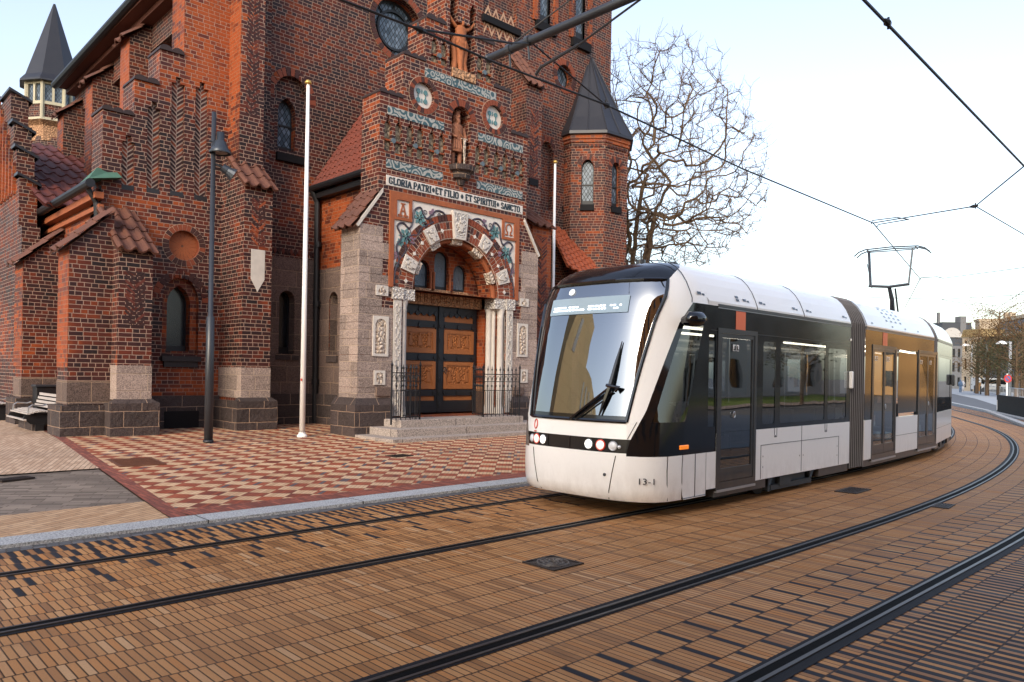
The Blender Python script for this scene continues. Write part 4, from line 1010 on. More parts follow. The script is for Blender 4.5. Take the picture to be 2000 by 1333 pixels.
# jambs: carved pilasters, columns, capitals, red brick reveal
for s_ in (-1, 1):
    j = part('door_jamb', PO); X = lambda a: XC+s_*a
    bx = lambda m_, a, b, z0, z1, y0, y1, mi=0: m_.box(min(X(a), X(b)), max(X(a), X(b)), y0, y1, z0, z1, mi)
    mb = MB(); bx(mb, 1.30, 1.7, .5, 3.55, YP+.42, YP+.95); mb.build('brick_reveal', M['brick_warm'], j)
    mb = MB(); bx(mb, 1.285, 1.36, .5, 1.30, YP+.40, YP+.68); mb.build('jamb_foot', simple('tan_jamb_stone', (.42, .20, .09), .7, sc=7), j)
    mb = MB(); bx(mb, 1.70, 1.92, .55, 3.28, YP-.03, YP+.30); pl_ = mb.build('carved_pilaster', M['limestone'], j)
    mb = MB()                                               # interlaced strap pattern standing proud
    for ph in (0, PI):
        mb.tube([(X(1.81)+.06*math.sin(ph+k*.55), YP-.035, .62+k*.045) for k in range(58)], .014, 5)
    mb.build('interlace', M['carved_white'], pl_)
    bx_ = MB(); bx(bx_, 1.66, 1.97, 3.28, 3.56, YP-.06, YP+.3); bx_.build('capital_block', M['carved_white'], j)
    for (a, y, r) in ((1.58, YP+.10, .085), (1.47, YP+.25, .055), (1.38, YP+.34, .075)):
        col = MB(); col.lathe([(r*1.5, .5), (r*1.5, .62), (r*1.15, .70), (r, .76), (r, 3.05), (r*1.15, 3.08), (r*.95, 3.12), (r*1.5, 3.28)], (X(a), y, 0), 14); col.build('jamb_column', M['limestone'], j, smooth=True)
    mb = MB(); bx(mb, 1.30, 1.66, 3.28, 3.55, YP+.0, YP+.66); mb.build('carved_capital', M['carved_white'], j)
    mb = MB(); bx(mb, 1.52, 1.70, .5, 3.28, YP+.2, YP+.43); mb.build('jamb_brick', M['brick_warm'], j)
# spandrel: white glazed field with vines, A and omega tiles
mb = MB()
sp = [(10.14, zS), (10.14, 5.66), (14.07, 5.66), (14.07, zS)]+[(XC+1.98*math.cos(PI*i/40), zS+1.98*math.sin(PI*i/40)) for i in range(41)]
mb.plate(FP, sp, d=.014); spn = mb.build('glazed_spandrel', M['enamel'], PO)
mb = MB()
mb.fbox(FP, 10.02, 14.19, 5.66, 5.78, 0, .05); mb.fbox(FP, 10.02, 10.14, zS, 5.66, 0, .05); mb.fbox(FP, 14.07, 14.19, zS, 5.66, 0, .05)
for s_, x in ((-1, 10.14), (1, 14.07)):
    x0, x1 = (x, x+.50) if s_ < 0 else (x-.50, x)
    mb.ring(FP, rect(x0, x1, 5.13, 5.66), rect(x0+.07, x1-.07, 5.20, 5.60), 0, .055)
mb.build('terracotta_border', M['terracotta'], spn)
def aletter(u, z, w, h, mat, parent):
    mb = MB(); mb.prism(FP, [(u, z), (u+.05, z), (u+w*.5, z+h*.92), (u+w-.05, z), (u+w, z), (u+w*.58, z+h), (u+w*.42, z+h)], .015, .03)
    mb.fbox(FP, u+w*.22, u+w*.78, z+h*.34, z+h*.46, .015, .031); mb.fbox(FP, u+w*.2, u+w*.8, z+h*.94, z+h*1.04, .015, .032); mb.fbox(FP, u-.03, u+.09, z-.02, z+.03, .015, .033); mb.fbox(FP, u+w-.09, u+w+.03, z-.02, z+.03, .015, .033)
    return mb.build('letter_tile', mat, parent)
aletter(10.29, 5.24, .21, .29, M['terracotta'], spn)
u, z = 13.82, 5.40; mb = MB(); arc = [(u+.10*math.cos(a), z+.03+.12*math.sin(a)) for a in [math.radians(-50+i*(280/14)) for i in range(15)]]
mb.tube([FP.p(*q, .022) for q in arc], .022, 5); mb.fbox(FP, u-.13, u-.03, z-.15, z-.11, .015, .035); mb.fbox(FP, u+.03, u+.13, z-.15, z-.11, .015, .035); mb.fbox(FP, u-.07, u-.04, z-.13, z-.04, .015, .034); mb.fbox(FP, u+.04, u+.07, z-.13, z-.04, .015, .034); mb.build('letter_tile', M['terracotta'], spn)
rv = random.Random(5)
for s_ in (-1, 1):
    X = lambda a: XC+s_*a
    stem = [(1.93, 3.62), (1.90, 3.95), (1.80, 4.2), (1.87, 4.5), (1.74, 4.75), (1.86, 4.98), (1.70, 5.08), (1.52, 4.98), (1.42, 5.15), (1.38, 5.42), (1.20, 5.52), (1.10, 5.35), (1.0, 5.28), (.86, 5.40), (.72, 5.52), (.55, 5.52), (.45, 5.47)]
    st2 = [(1.80, 4.2), (1.62, 4.42), (1.60, 4.68), (1.46, 4.82), (1.28, 4.86), (1.18, 5.02), (.98, 5.14), (.80, 5.24)]
    def smooth_(pts):
        o = []
        for i in range(len(pts)-1):
            p0, p1, p2, p3 = pts[max(i-1, 0)], pts[i], pts[i+1], pts[min(i+2, len(pts)-1)]
            for k in range(4):
                t = k/4; o.append(tuple(.5*((2*p1[c])+(-p0[c]+p2[c])*t+(2*p0[c]-5*p1[c]+4*p2[c]-p3[c])*t*t+(-p0[c]+3*p1[c]-3*p2[c]+p3[c])*t**3) for c in (0, 1)))
        return o+[pts[-1]]
    mb = MB()
    for S_, r in ((stem, .026), (st2, .018)): mb.tube([FP.p(X(a), z, .02) for a, z in smooth_(S_)], r, 6)
    for (a, z, r) in ((1.05, 5.42, .07), (.62, 5.42, .06), (1.52, 4.9, .07), (1.72, 4.56, .06)):
        mb.tube([FP.p(X(a+r*(1-k/14)*math.cos(k*.6)), z+r*(1-k/14)*math.sin(k*.6), .02) for k in range(13)], .011, 5)
    mb.build('vine_stem', M['vine'], spn)
    mb = MB()
    for (a, z, r) in ((1.22, 5.28, .17), (1.62, 4.78, .18), (1.10, 5.16, .10), (1.84, 4.1, .07), (1.76, 4.62, .10)):
        for k in range(7):
            t = k*2*PI/7; pl = [(X(a+r*.15*math.cos(t+1)), z+r*.15*math.sin(t+1)), (X(a+r*.75*math.cos(t-.38)), z+r*.75*math.sin(t-.38)), (X(a+r*1.1*math.cos(t)), z+r*1.1*math.sin(t)), (X(a+r*.75*math.cos(t+.38)), z+r*.75*math.sin(t+.38)), (X(a+r*.15*math.cos(t-1)), z+r*.15*math.sin(t-1))]
            mb.prism(FP, pl, .014, .026+.001*k, back=False)
    mb.build('vine_leaf', M['leaf_teal'], spn)
    mb = MB()
    for (a, z) in ((.86, 5.47), (1.42, 4.70), (1.86, 4.30)):
        for k in range(9): mb.prism(FP, circ(X(a)+rv.uniform(-.06, .06), z+rv.uniform(-.07, .07), .028, 8), .014, .03+.001*k, back=False)
    mb.build('grape_cluster', M['grape'], spn)
# inscription band
ba, bb = px_(755, 345), px_(1020, 395); z0b = px_(755, 361)[1]-.005; z1b = px_(755, 342)[1]
mb = MB(); mb.fbox(FP, 9.92, 14.32, z0b, z1b, 0, .018); ib = mb.build('inscription_band', M['enamel'], PO)
def serif_word(txt, u0, u1, z, h, parent):
    """slab-serif capitals from stroke outlines"""
    G = {'G': [[(.82, .72), (.7, .95), (.3, .95), (.14, .72), (.14, .26), (.3, .05), (.7, .05), (.84, .2), (.84, .45), (.5, .45)]], 'L': [[(.25, 1), (.25, 0), (.85, 0), (.85, .2)]], 'O': [[(.3, .03), (.12, .25), (.12, .75), (.3, .97), (.7, .97), (.88, .75), (.88, .25), (.7, .03), (.3, .03)]],
         'R': [[(.2, 0), (.2, 1), (.65, 1), (.8, .85), (.8, .66), (.65, .5), (.2, .5)], [(.5, .5), (.85, 0)]], 'I': [[(.5, 0), (.5, 1)]], 'A': [[(.08, 0), (.5, 1), (.92, 0)], [(.25, .35), (.75, .35)]], 'P': [[(.2, 0), (.2, 1), (.68, 1), (.84, .84), (.84, .62), (.68, .46), (.2, .46)]],
         'T': [[(.5, 0), (.5, 1)], [(.08, .8), (.08, 1), (.92, 1), (.92, .8)]], 'E': [[(.85, .18), (.85, 0), (.2, 0), (.2, 1), (.82, 1), (.82, .82)], [(.2, .52), (.62, .52)]], 'F': [[(.2, 0), (.2, 1), (.85, 1), (.85, .8)], [(.2, .5), (.62, .5)]],
         'S': [[(.82, .75), (.7, .96), (.3, .96), (.15, .78), (.22, .6), (.78, .4), (.85, .22), (.7, .04), (.3, .04), (.14, .25)]], 'U': [[(.16, 1), (.16, .22), (.32, .04), (.68, .04), (.84, .22), (.84, 1)]], 'N': [[(.16, 0), (.16, 1), (.84, 0), (.84, 1)]], 'C': [[(.84, .72), (.7, .96), (.3, .96), (.14, .74), (.14, .26), (.3, .04), (.7, .04), (.84, .28)]],
         '+': [[(.5, .15), (.5, .85)], [(.12, .5), (.88, .5)], [(.25, .28), (.75, .72)], [(.25, .72), (.75, .28)]], '.': [[(.45, .0), (.55, .06)]]}
    wd = {'I': .55, ' ': .42, '+': 1.0, '.': .45, 'L': .9, 'E': .9, 'F': .9, 'S': .9}
    tot = sum(wd.get(c, 1.) for c in txt); k = (u1-u0)/tot; mb = MB(); u = u0; n_ = [0]
    def stroke(a, b, w):
        dx, dz = b[0]-a[0], b[1]-a[1]; l = math.hypot(dx, dz) or 1; nx, nz = -dz/l*w/2, dx/l*w/2; n_[0] += 1
        mb.prism(FP, [(a[0]+nx, a[1]+nz), (a[0]-nx, a[1]-nz), (b[0]-nx, b[1]-nz), (b[0]+nx, b[1]+nz)], .018, .026+.00008*(n_[0] % 40), back=False)
    for c in txt:
        w = wd.get(c, 1.)*k
        for pl in G.get(c, []):
            q = [(u+x*w*.92+.04*w, z+y*h) for x, y in pl]
            for a, b in zip(q, q[1:]):
                vert = abs(b[0]-a[0]) < abs(b[1]-a[1])*.7
                stroke(a, b, .036 if vert else .024)
            if c in 'LRIAPTEFUN':
                for e in (q[0], q[-1]):
                    if abs(e[1]-z) < 1e-3 or abs(e[1]-z-h) < 1e-3: stroke((e[0]-.03, e[1]), (e[0]+.03, e[1]), .016)
        u += w
    return mb.build('lettering', M['letter'], parent)
hb = z1b-z0b
serif_word('GLORIA PATRI+ET FILIO + ET SPIRITUI+ SANCTO.', 9.98, 14.27, z0b+hb*.17, hb*.66, ib)
# glazed friezes, cross niches, medallions
def frieze(ua, va, ub, vb, h):
    a, b = px_(ua, va), px_(ub, vb); z1 = (a[1]+b[1])/2; mb = MB(); mb.fbox(FP, a[0], b[0], z1-h, z1, 0, .012); return mb.build('scroll_frieze', M['scroll'], PO)
frieze(830, 135, 969, 180, .22); frieze(757, 210, 867, 237, .20); frieze(934, 262, 1021, 283, .20); frieze(754, 314, 864, 334, .20); frieze(931, 356, 1020, 373, .20)
for i, (x, z0, z1) in enumerate(crosses):
    o = part('cross_niche', PO); mb = MB(); m2_ = MB()
    for s_ in (-1, 1):
        c = x+s_*.15; mb.plate(FP, rect(c-.10, c+.10, z0, z1-.10), d=-.085)
        m2_.fbox(FP, c-.10, c+.10, (z0+z1)/2-.11, (z0+z1)/2-.07, -.09, -.03)
        m2_.fbox(FP, c-.10, c+.10, z0, z0+.05, -.09, .0)
    mb.build('niche_tiles', M['niche_tile'], o); m2_.build('niche_bar', M['brick_warm'], o)
    mb = MB(); mb.prism(FP, circ(x, (z0+z1)/2-.09, .06, 12), -.05, .02); mb.build('glazed_roundel', M['roundel'], o)
for i, mm in enumerate((m1, m2)):
    v_ = voussoirs(FP, *mm, .31, .44, 0, 2*PI, 24, -.02, .02, ms=(1, 2, 2)); v_.reveal(FP, circ(*mm, .312, 24), .02, -.1, 2); v_.plate(FP, circ(*mm, .455), [circ(*mm, .31)], .006, 3); o = v_.build('round_medallion', VM+[MORT], PO)
    mb = MB(); mb.plate(FP, circ(*mm, .31, 24), d=-.09); mb.build('medallion_face', M['enamel'], o)
    mb = MB()
    for k in range(4):
        t = PI/4+k*PI/2; mb.prism(FP, circ(mm[0]+.15*math.cos(t), mm[1]+.15*math.sin(t), .062, 8), -.09, -.07, back=False)
    for k in range(4):
        t = k*PI/2; mb.fbox(FP, mm[0]+.11*math.cos(t)-.012, mm[0]+.11*math.cos(t)+.012, mm[1]+.11*math.sin(t)-.05, mm[1]+.11*math.sin(t)+.05, -.09, -.075)
    mb.build('glazed_flowers', M['leaf_teal'], o)
# arched brick surround and console of the statue niche
v_ = voussoirs(FP, 12.14, 7.95, .31, .47, 0, PI, 17, -.02, .02, ms=(1, 2, 2)); na = v_.build('niche_arch', VM, PO)
mb = MB(); mb.lathe([(0, -.48), (.10, -.46), (.14, -.34), (.24, -.30), (.26, -.16), (.36, -.12), (.38, 0.), (0, .0)], (12.14, YP+.02, 6.74), 16); mb.build('stone_console', M['granite_dark'], PO)
mb = MB(); mb.fbox(FP, 11.80, 12.55, 8.93, 9.15, -.1, .05); mb.prism(FP, circ(12.18, 9.04, .05, 10), .05, .065); mb.build('relief_plinth', M['carved_brown'], PO)
# carved reliefs set in the granite
def relief(ua, va, ub, vb, arched=True, body=True):
    a, b = px_(ua, va), px_(ub, vb); x0, x1, z0, z1 = a[0], b[0], b[1], a[1]; o = part('carved_relief', PO)
    mb = MB(); q = rect(x0, x1, z0, z1); inn = arch((x0+x1)/2, (x1-x0)*.72, z0+.06, z1-.06-(x1-x0)*.36) if arched else rect(x0+.06, x1-.06, z0+.06, z1-.06)
    mb.plate(FP, q, [inn], .05); mb.reveal(FP, q, .05, 0); mb.reveal(FP, inn, .05, -.02); mb.build('relief_frame', M['limestone'], o)
    mb = MB(); mb.plate(FP, inn, d=.022); mb.build('relief_ground', M['carved'], o)
    if body:
        cx = (x0+x1)/2; h = z1-z0; w = (x1-x0)*.2; mb = MB()
        pl = [(-.8, .10), (.9, .10), (.75, .35), (1., .52), (.85, .70), (.3, .76), (-.3, .76), (-.9, .68), (-1., .5), (-.7, .35)]
        mb.prism(FP, [(cx+p_*w, z0+q_*h) for p_, q_ in pl], .0, .055, back=False); mb.prism(FP, circ(cx, z0+.82*h, w*.42, 10), .0, .06, back=False)
        mb.prism(FP, [(cx+.9*w, z0+.3*h), (cx+1.2*w, z0+.3*h), (cx+1.3*w, z0+.8*h), (cx+1.05*w, z0+.8*h)], 0, .045, back=False)
        mb.build('relief_figure', M['carved'], o)
relief(727, 617, 756, 697); relief(1009, 632, 1028, 698); relief(733, 557, 756, 579, True); relief(1014, 583, 1030, 600, True); relief(729, 724, 750, 752, False); relief(1014, 722, 1028, 748, False)
# steps
stp = [(13.10, 9.12, 15.2, 0., .17), (13.50, 9.50, 14.9, .17, .335), (13.90, 9.88, 13.72, .335, .50)]
for i, (y, x0, x1, z0, z1) in enumerate(stp):
    mb = MB(); cut = [x0, lerp(x0, x1, (.56, .40, .48)[i]), x1] if i != 1 else [x0, lerp(x0, x1, .38), lerp(x0, x1, .72), x1]
    for a, b in zip(cut, cut[1:]): mb.box(a+.004, b-.004, y, YP+.4, -.05, z1)
    mb.build('granite_step', M['granite_step'], PO, bevel=.012)
mb = MB(); mb.box(10.4, 13.8, YP+.0, YP+1.2, .2, .515); mb.build('door_threshold', M['brick_warm'], PO)
# ------------------------------------------------------------------ statues: one fused body each
def figure(name, label, base, h, mat, yaw=-PI/2, kind='king'):
    mb = MB(); s = h/1.8
    def ell(z, rx, ry, cx=0, cy=0): return (z*s, rx*s, ry*s, cx*s, cy*s)
    def loft(rows, n=14):
        b0 = len(mb.v)
        for z, rx, ry, cx, cy in rows:
            for j in range(n): a = 2*PI*j/n; mb.v.append((cx+rx*math.cos(a), cy+ry*math.sin(a), z))
        for i in range(len(rows)-1):
            for j in range(n): mb.f.append((b0+i*n+j, b0+i*n+(j+1) % n, b0+(i+1)*n+(j+1) % n, b0+(i+1)*n+j)); mb.m.append(0)
        mb.f.append(tuple(b0+j for j in reversed(range(n)))); mb.m.append(0); k = b0+(len(rows)-1)*n; mb.f.append(tuple(k+j for j in range(n))); mb.m.append(0)
    V = lambda x, y, z: (x*s, y*s, z*s)
    if kind == 'king':
        for sx, yy in ((-.10, .03), (.11, -.02)):          # legs below the tunic, with feet
            loft([ell(.0, .055, .12, sx, yy-.05), ell(.05, .05, .10, sx, yy-.03), ell(.09, .048, .055, sx, yy), ell(.32, .068, .07, sx, yy+.01), ell(.5, .06, .065, sx, yy), ell(.75, .09, .09, sx*.9, yy)])
        loft([ell(.52, .20, .15), ell(.62, .215, .16), ell(.85, .17, .13), ell(1.0, .155, .115), ell(1.2, .19, .13), ell(1.38, .205, .125), ell(1.46, .15, .10), ell(1.50, .07, .07), ell(1.57, .06, .062)])
        loft([ell(.18, .14, .05, -.14, .12), ell(.6, .19, .06, -.12, .12), ell(1.0, .20, .06, -.06, .11), ell(1.4, .21, .05, -.02, .07)])   # cloak
        mb.tube([V(-.21, 0, 1.38), V(-.27, -.02, 1.12), V(-.14, -.16, .98)], [.068*s, .055*s, .04*s], 9); mb.tube([V(-.14, -.16, .98), V(-.10, -.19, 1.0)], [.042*s, .03*s], 8)
        mb.tube([V(.21, 0, 1.38), V(.28, -.04, 1.12), V(.20, -.16, .92)], [.068*s, .055*s, .04*s], 9); mb.tube([V(.20, -.16, .92), V(.19, -.19, .87)], [.044*s, .03*s], 8)
        for k in range(5):                                 # folds of the tunic
            x = -.14+k*.07; mb.tube([V(x, -.115, 1.0), V(x*1.25, -.155, .62)], [.012*s, .022*s], 5)
        mb.tube([V(-.19, -.05, 1.4), V(.0, -.13, 1.2), V(.17, -.12, 1.0)], .03*s, 6)
    else:
        loft([ell(.0, .07, .08, .0, -.04), ell(.12, .07, .07), ell(.45, .085, .085), ell(.8, .12, .10), ell(.9, .16, .12), ell(1.0, .14, .10), ell(1.2, .16, .11), ell(1.38, .19, .11), ell(1.46, .12, .09), ell(1.50, .06, .06), ell(1.57, .055, .058)])
        for sx in (-1, 1):
            mb.tube([V(sx*.17, 0, 1.40), V(sx*.30, -.02, 1.50), V(sx*.42, -.02, 1.68)], [.06*s, .05*s, .035*s], 9); mb.tube([V(sx*.42, -.02, 1.68), V(sx*.45, -.03, 1.76)], [.036*s, .02*s], 7)
            mb.tube([V(sx*.1, .03, 1.3), V(sx*.22, .06, .9), V(sx*.16, .06, .35), V(sx*.2, .05, .0)], [.03*s, .09*s, .08*s, .1*s], 9)
        for k in range(5): mb.tube([V(-.12+k*.06, -.09, 1.0), V(-.10+k*.05, -.10, .68)], .016*s, 5)
    loft([ell(1.54, .05, .06, 0, -.01), ell(1.60, .085, .10, 0, -.01), ell(1.68, .10, .115), ell(1.76, .095, .11), ell(1.82, .05, .06)])
    mb.tube([V(0, -.105, 1.72), V(0, -.14, 1.675), V(0, -.105, 1.66)], [.016*s, .024*s, .016*s], 6)       # nose
    for sx in (-1, 1):
        mb.tube([V(sx*.06, -.095, 1.745), V(sx*.02, -.11, 1.74)], .013*s, 5); mb.tube([V(sx*.10, .0, 1.72), V(sx*.11, .01, 1.67)], .022*s, 5)
    mb.tube([V(-.03, -.105, 1.625), V(.03, -.105, 1.625)], .012*s, 5)
    loft([ell(1.46, .03, .03, 0, -.10), ell(1.55, .06, .05, 0, -.09), ell(1.62, .075, .05, 0, -.06)])    # beard
    loft([ell(1.50, .10, .06, 0, .06), ell(1.62, .115, .09, 0, .03), ell(1.74, .112, .12, 0, .02), ell(1.83, .06, .07, 0, .01)])
    ca, sa = math.cos(yaw+PI/2), math.sin(yaw+PI/2)
    mb.v = [(x*1.22, y*1.1, z) for x, y, z in mb.v]
    mb.v = [(base[0]+x*ca-y*sa, base[1]+x*sa+y*ca, base[2]+z) for x, y, z in mb.v]
    root = thing(name, label, 'statue', base)
    o = mb.build('body', mat, root, smooth=True)
    r = o.modifiers.new('fuse', 'REMESH'); r.mode = 'VOXEL'; r.voxel_size = .014*s; r.use_smooth_shade = True
    T = lambda x, y, z: (base[0]+(x*ca-y*sa)*s, base[1]+(x*sa+y*ca)*s, base[2]+z*s)
    mb = MB()
    if kind == 'king':
        mb.lathe([(.098*s, 1.78*s), (.115*s, 1.86*s), (.10*s, 1.86*s)], base, 12)
        for k in range(8): a = 2*PI*k/8; mb.tube([(base[0]+.108*s*math.cos(a), base[1]+.108*s*math.sin(a), base[2]+1.85*s), (base[0]+.12*s*math.cos(a), base[1]+.12*s*math.sin(a), base[2]+1.93*s)], [.02*s, .006*s], 5)
        mb.build('crown', mat, root)
        mb = MB(); mb.tube([T(.17, -.21, .98), T(.17, -.22, .02)], [.05*s, .02*s], 4); mb.tube([T(.04, -.21, .96), T(.30, -.21, .96)], .02*s, 6); mb.build('sword', M['carved'], root)
    else:
        mb.lathe([(.10*s, 1.77*s), (.125*s, 1.82*s), (.10*s, 1.84*s)], base, 12); mb.build('wreath', mat, root)
    return root
figure('niche_statue', 'crowned stone figure with cloak and sword standing on a bracket in the arched niche', (12.12, YP+.16, 6.74), 1.36, M['statue'])
figure('gable_statue', 'terracotta figure with both arms raised in the tall slit niche high on the gable', (12.15, YP+.10, 9.15), 1.42, simple('orange_terracotta', (.36, .115, .04), .7, var=.35, sc=12, bump=.3), kind='angel')
# ------------------------------------------------------------------ tram
def paint(name, col, rough, coat=.6):
    n = NT(name); p = n.pos(); f = n.noise(p, 1.2, 3); d = n.noise(p, 18., 4, .7)
    c = n.mix(f, tuple(x*.96 for x in col), col); c = n.mix(n.mr(d, .55, .85, 0, .18), c, tuple(x*.6 for x in col))
    q = n.new('ShaderNodeSeparateXYZ'); n.l.new(p, q.inputs[0]); grime = n.m('MULTIPLY', n.mr(q.outputs[2], .16, .62, 1., 0.), n.mr(n.noise(n.comb(n.m('MULTIPLY', q.outputs[0], 5.), n.m('MULTIPLY', q.outputs[1], 5.), n.m('MULTIPLY', q.outputs[2], 2.)), 1.6, 5, .7), .38, .75)); c = n.mix(n.m('MULTIPLY', grime, .32), c, (.16, .115, .08))
    return n.fin(c, n.mr(d, 0, 1, rough-.03, rough+.08), .5, Coat_Weight=coat, Coat_Roughness=.06)
M['t_white'] = paint('tram_white', (.84, .825, .80), .28)
M['t_black'] = paint('tram_black_gloss', (.004, .005, .007), .10, .35)
M['t_grey'] = paint('tram_dark_grey', (.035, .04, .047), .35, .3)
M['t_trim'] = paint('tram_door_frame', (.022, .025, .03), .3, .5)
M['t_alu'] = simple('tram_aluminium', (.42, .43, .45), .35, .5, .7, var=.1)
M['t_orange'] = simple('tram_orange_panel', (.75, .16, .06), .4, var=.06)
M['rubber'] = simple('bellows_rubber', (.028, .027, .028), .6, var=.25, sc=5)
M['rubber_lt'] = simple('bellows_edge', (.19, .18, .185), .5, var=.15, sc=5)
M['chassis'] = simple('bogie_metal', (.035, .045, .055), .5, .5, .3, var=.35, sc=9)
def tglass(name, tint, refl, rough=.02, tr=.5):
    n = NT(name); n.n.remove(n.b)
    g = n.new('ShaderNodeBsdfGlossy'); g.inputs['Color'].default_value = (.94, .97, 1., 1); g.inputs['Roughness'].default_value = rough
    t = n.new('ShaderNodeBsdfTransparent'); t.inputs['Color'].default_value = (*tint, 1)
    f = n.new('ShaderNodeFresnel'); f.inputs[0].default_value = 1.5
    w = n.noise(n.pos(), .9, 2)
    b = n.new('ShaderNodeBump'); b.inputs['Strength'].default_value = .06; b.inputs['Distance'].default_value = .05; n.l.new(w, b.inputs['Height']); n.l.new(b.outputs[0], g.inputs['Normal'])
    k = n.m('MINIMUM', n.m('ADD', n.m('MULTIPLY', f.outputs[0], 1.4), refl), 1.)
    m_ = n.new('ShaderNodeMixShader'); n.l.new(k, m_.inputs[0]); n.l.new(t.outputs[0], m_.inputs[1]); n.l.new(g.outputs[0], m_.inputs[2]); n.l.new(m_.outputs[0], n.out.inputs[0])
    return n.mat
M['t_glass'] = tglass('tram_window_glass', (.36, .39, .42), .06)
M['t_screen'] = tglass('tram_windscreen_glass', (.12, .15, .18), .24)
M['t_darkglass'] = tglass('tram_door_glass', (.16, .17, .19), .13)
TR_ = thing('tram', 'white and black low-floor tram with curved windscreen, accordion joints and raised pantograph', 'tram', (9.9, 6., 0.))
def tp(name, parent=None):
    o = bpy.data.objects.new(name, None); COL.objects.link(o); o.parent = parent or TR_; return o
class Car:
    def __init__(s, p0, p1):
        s.a = Vector((*p0, 0)); s.b = Vector((*p1, 0)); d = (s.b-s.a); s.L = d.length; d.normalize()
        s.F = Fr(s.a, d, (d.y, -d.x, 0)); s.W = 2.12
        s.G = Fr(s.a+Vector((-d.y, d.x, 0))*s.W, d, (-d.y, d.x, 0))      # far side, outward
CARS = [Car((7.42, 4.87), (12.22, 5.0)), Car((12.86, 5.02), (17.18, 5.32)), Car((17.55, 5.37), (20.35, 5.90)), Car((20.95, 6.08), (24.6, 7.45))]
ZB, ZW, ZT = .20, .92, 2.45
ROOF = [(2.45, 0.), (2.50, .0), (2.59, .033), (2.70, .083), (2.80, .15), (2.88, .23), (2.94, .335), (2.972, .48), (2.983, .63)]
def side_w(z): return HW-pw(z, ROOF)
def nose_sf(z): return pw(z, [(.19, -.72), (.26, -.78), (.55, -.80), (.9, -.79), (1.08, -.77), (1.4, -.72), (1.8, -.65), (2.2, -.565), (2.5, -.485), (2.70, -.41), (2.80, -.33), (2.86, -.25), (2.90, -.17), (2.94, -.04), (2.972, .14), (2.983, .30)])
def nose_a(z): return pw(z, [(.19, .68), (.26, .71), (1.08, .75), (1.8, .86), (2.2, .90), (2.5, .87), (2.70, .80), (2.80, .72), (2.86, .64), (2.90, .56), (2.94, .40), (2.972, .22), (2.983, .08)])
def tau_in(z): return pw(z, [(1.08, .38), (1.55, .43), (2.25, .521), (2.70, .64), (2.80, .75), (2.90, .90), (2.94, .97), (3, .97)])
def tau_out(z): return pw(z, [(.72, .385), (.885, .43), (1.2, .558), (2.2, .773), (2.45, .896), (2.52, .985), (3, .985)])
C1 = CARS[0]; S0 = .44; HW = 1.06
def nose_pt(z, tau, off=0.):
    w = side_w(z) if z > 2.45 else HW
    if z < .3: w -= .02*(.3-z)/.1
    sg = 1 if tau >= 0 else -1; t = abs(tau)*PI/2
    q = math.sin(t)**.667; b = 1-max(0., math.cos(t))**.667
    return C1.F.p(nose_sf(z)+nose_a(z)*b-off, z, -HW+sg*q*w)
zrows = [.19, .25, .34, .52, .70, .73, .885, .98, 1.08, 1.14, 1.22, 1.4, 1.6, 1.8, 2.0, 2.2, 2.36, 2.45, 2.54, 2.62, 2.70, 2.75, 2.80, 2.84, 2.88, 2.91, 2.94, 2.96, 2.975, 2.983]
def cols(z):
    ti, to = tau_in(max(z, 1.08)), tau_out(max(z, .72)); to = min(.99, max(to, ti+.015))
    near = [1., lerp(1, to, .25), lerp(1, to, .5), lerp(1, to, .75), to, (to+ti)/2, ti]
    mid = [ti*(1-k/7) for k in range(1, 7)]
    pos = near+mid; return pos+[0.]+[-x for x in reversed(pos)]
parts = {k: MB() for k in ('front_bumper', 'lamp_band', 'front_panel', 'windscreen', 'windscreen_frit', 'roof_fairing', 'corner_pillar', 'cab_side', 'cab_window')}
nc = len(cols(1.))
for i in range(len(zrows)-1):
    za, zb = zrows[i], zrows[i+1]; ca, cb = cols(za), cols(zb); zm = (za+zb)/2
    for j in range(nc-1):
        k = min(j, nc-2-j)                                 # 0..3 side, 4,5 pillar, rest centre
        if zm < .70: nm = 'front_bumper'
        elif zm < .73: nm = 'front_bumper' if k >= 4 else 'cab_side'
        elif k >= 4 and zm < .885: nm = 'lamp_band'
        elif k >= 6: nm = 'front_panel' if zm < 1.08 else 'windscreen_frit' if zm < 1.14 else ('windscreen' if zm < 2.70 else 'roof_fairing')
        elif k >= 4: nm = 'corner_pillar'
        elif zm > 2.45: nm = 'corner_pillar'
        elif 1.08 < zm < 2.2 and k in (0, 1, 2): nm = 'cab_window'
        else: nm = 'cab_side'
        parts[nm].poly([nose_pt(za, ca[j]), nose_pt(za, ca[j+1]), nose_pt(zb, cb[j+1]), nose_pt(zb, cb[j])][::-1])
CAB = tp('cab_front')
mats = dict(front_bumper='t_white', lamp_band='t_black', front_panel='t_white', windscreen='t_screen', windscreen_frit='t_black', roof_fairing='t_black', corner_pillar='t_white', cab_side='t_black', cab_window='t_glass')
for nm, mb in parts.items(): mb.build(nm, M[mats[nm]], CAB, smooth=True, weld=True, split=.06)
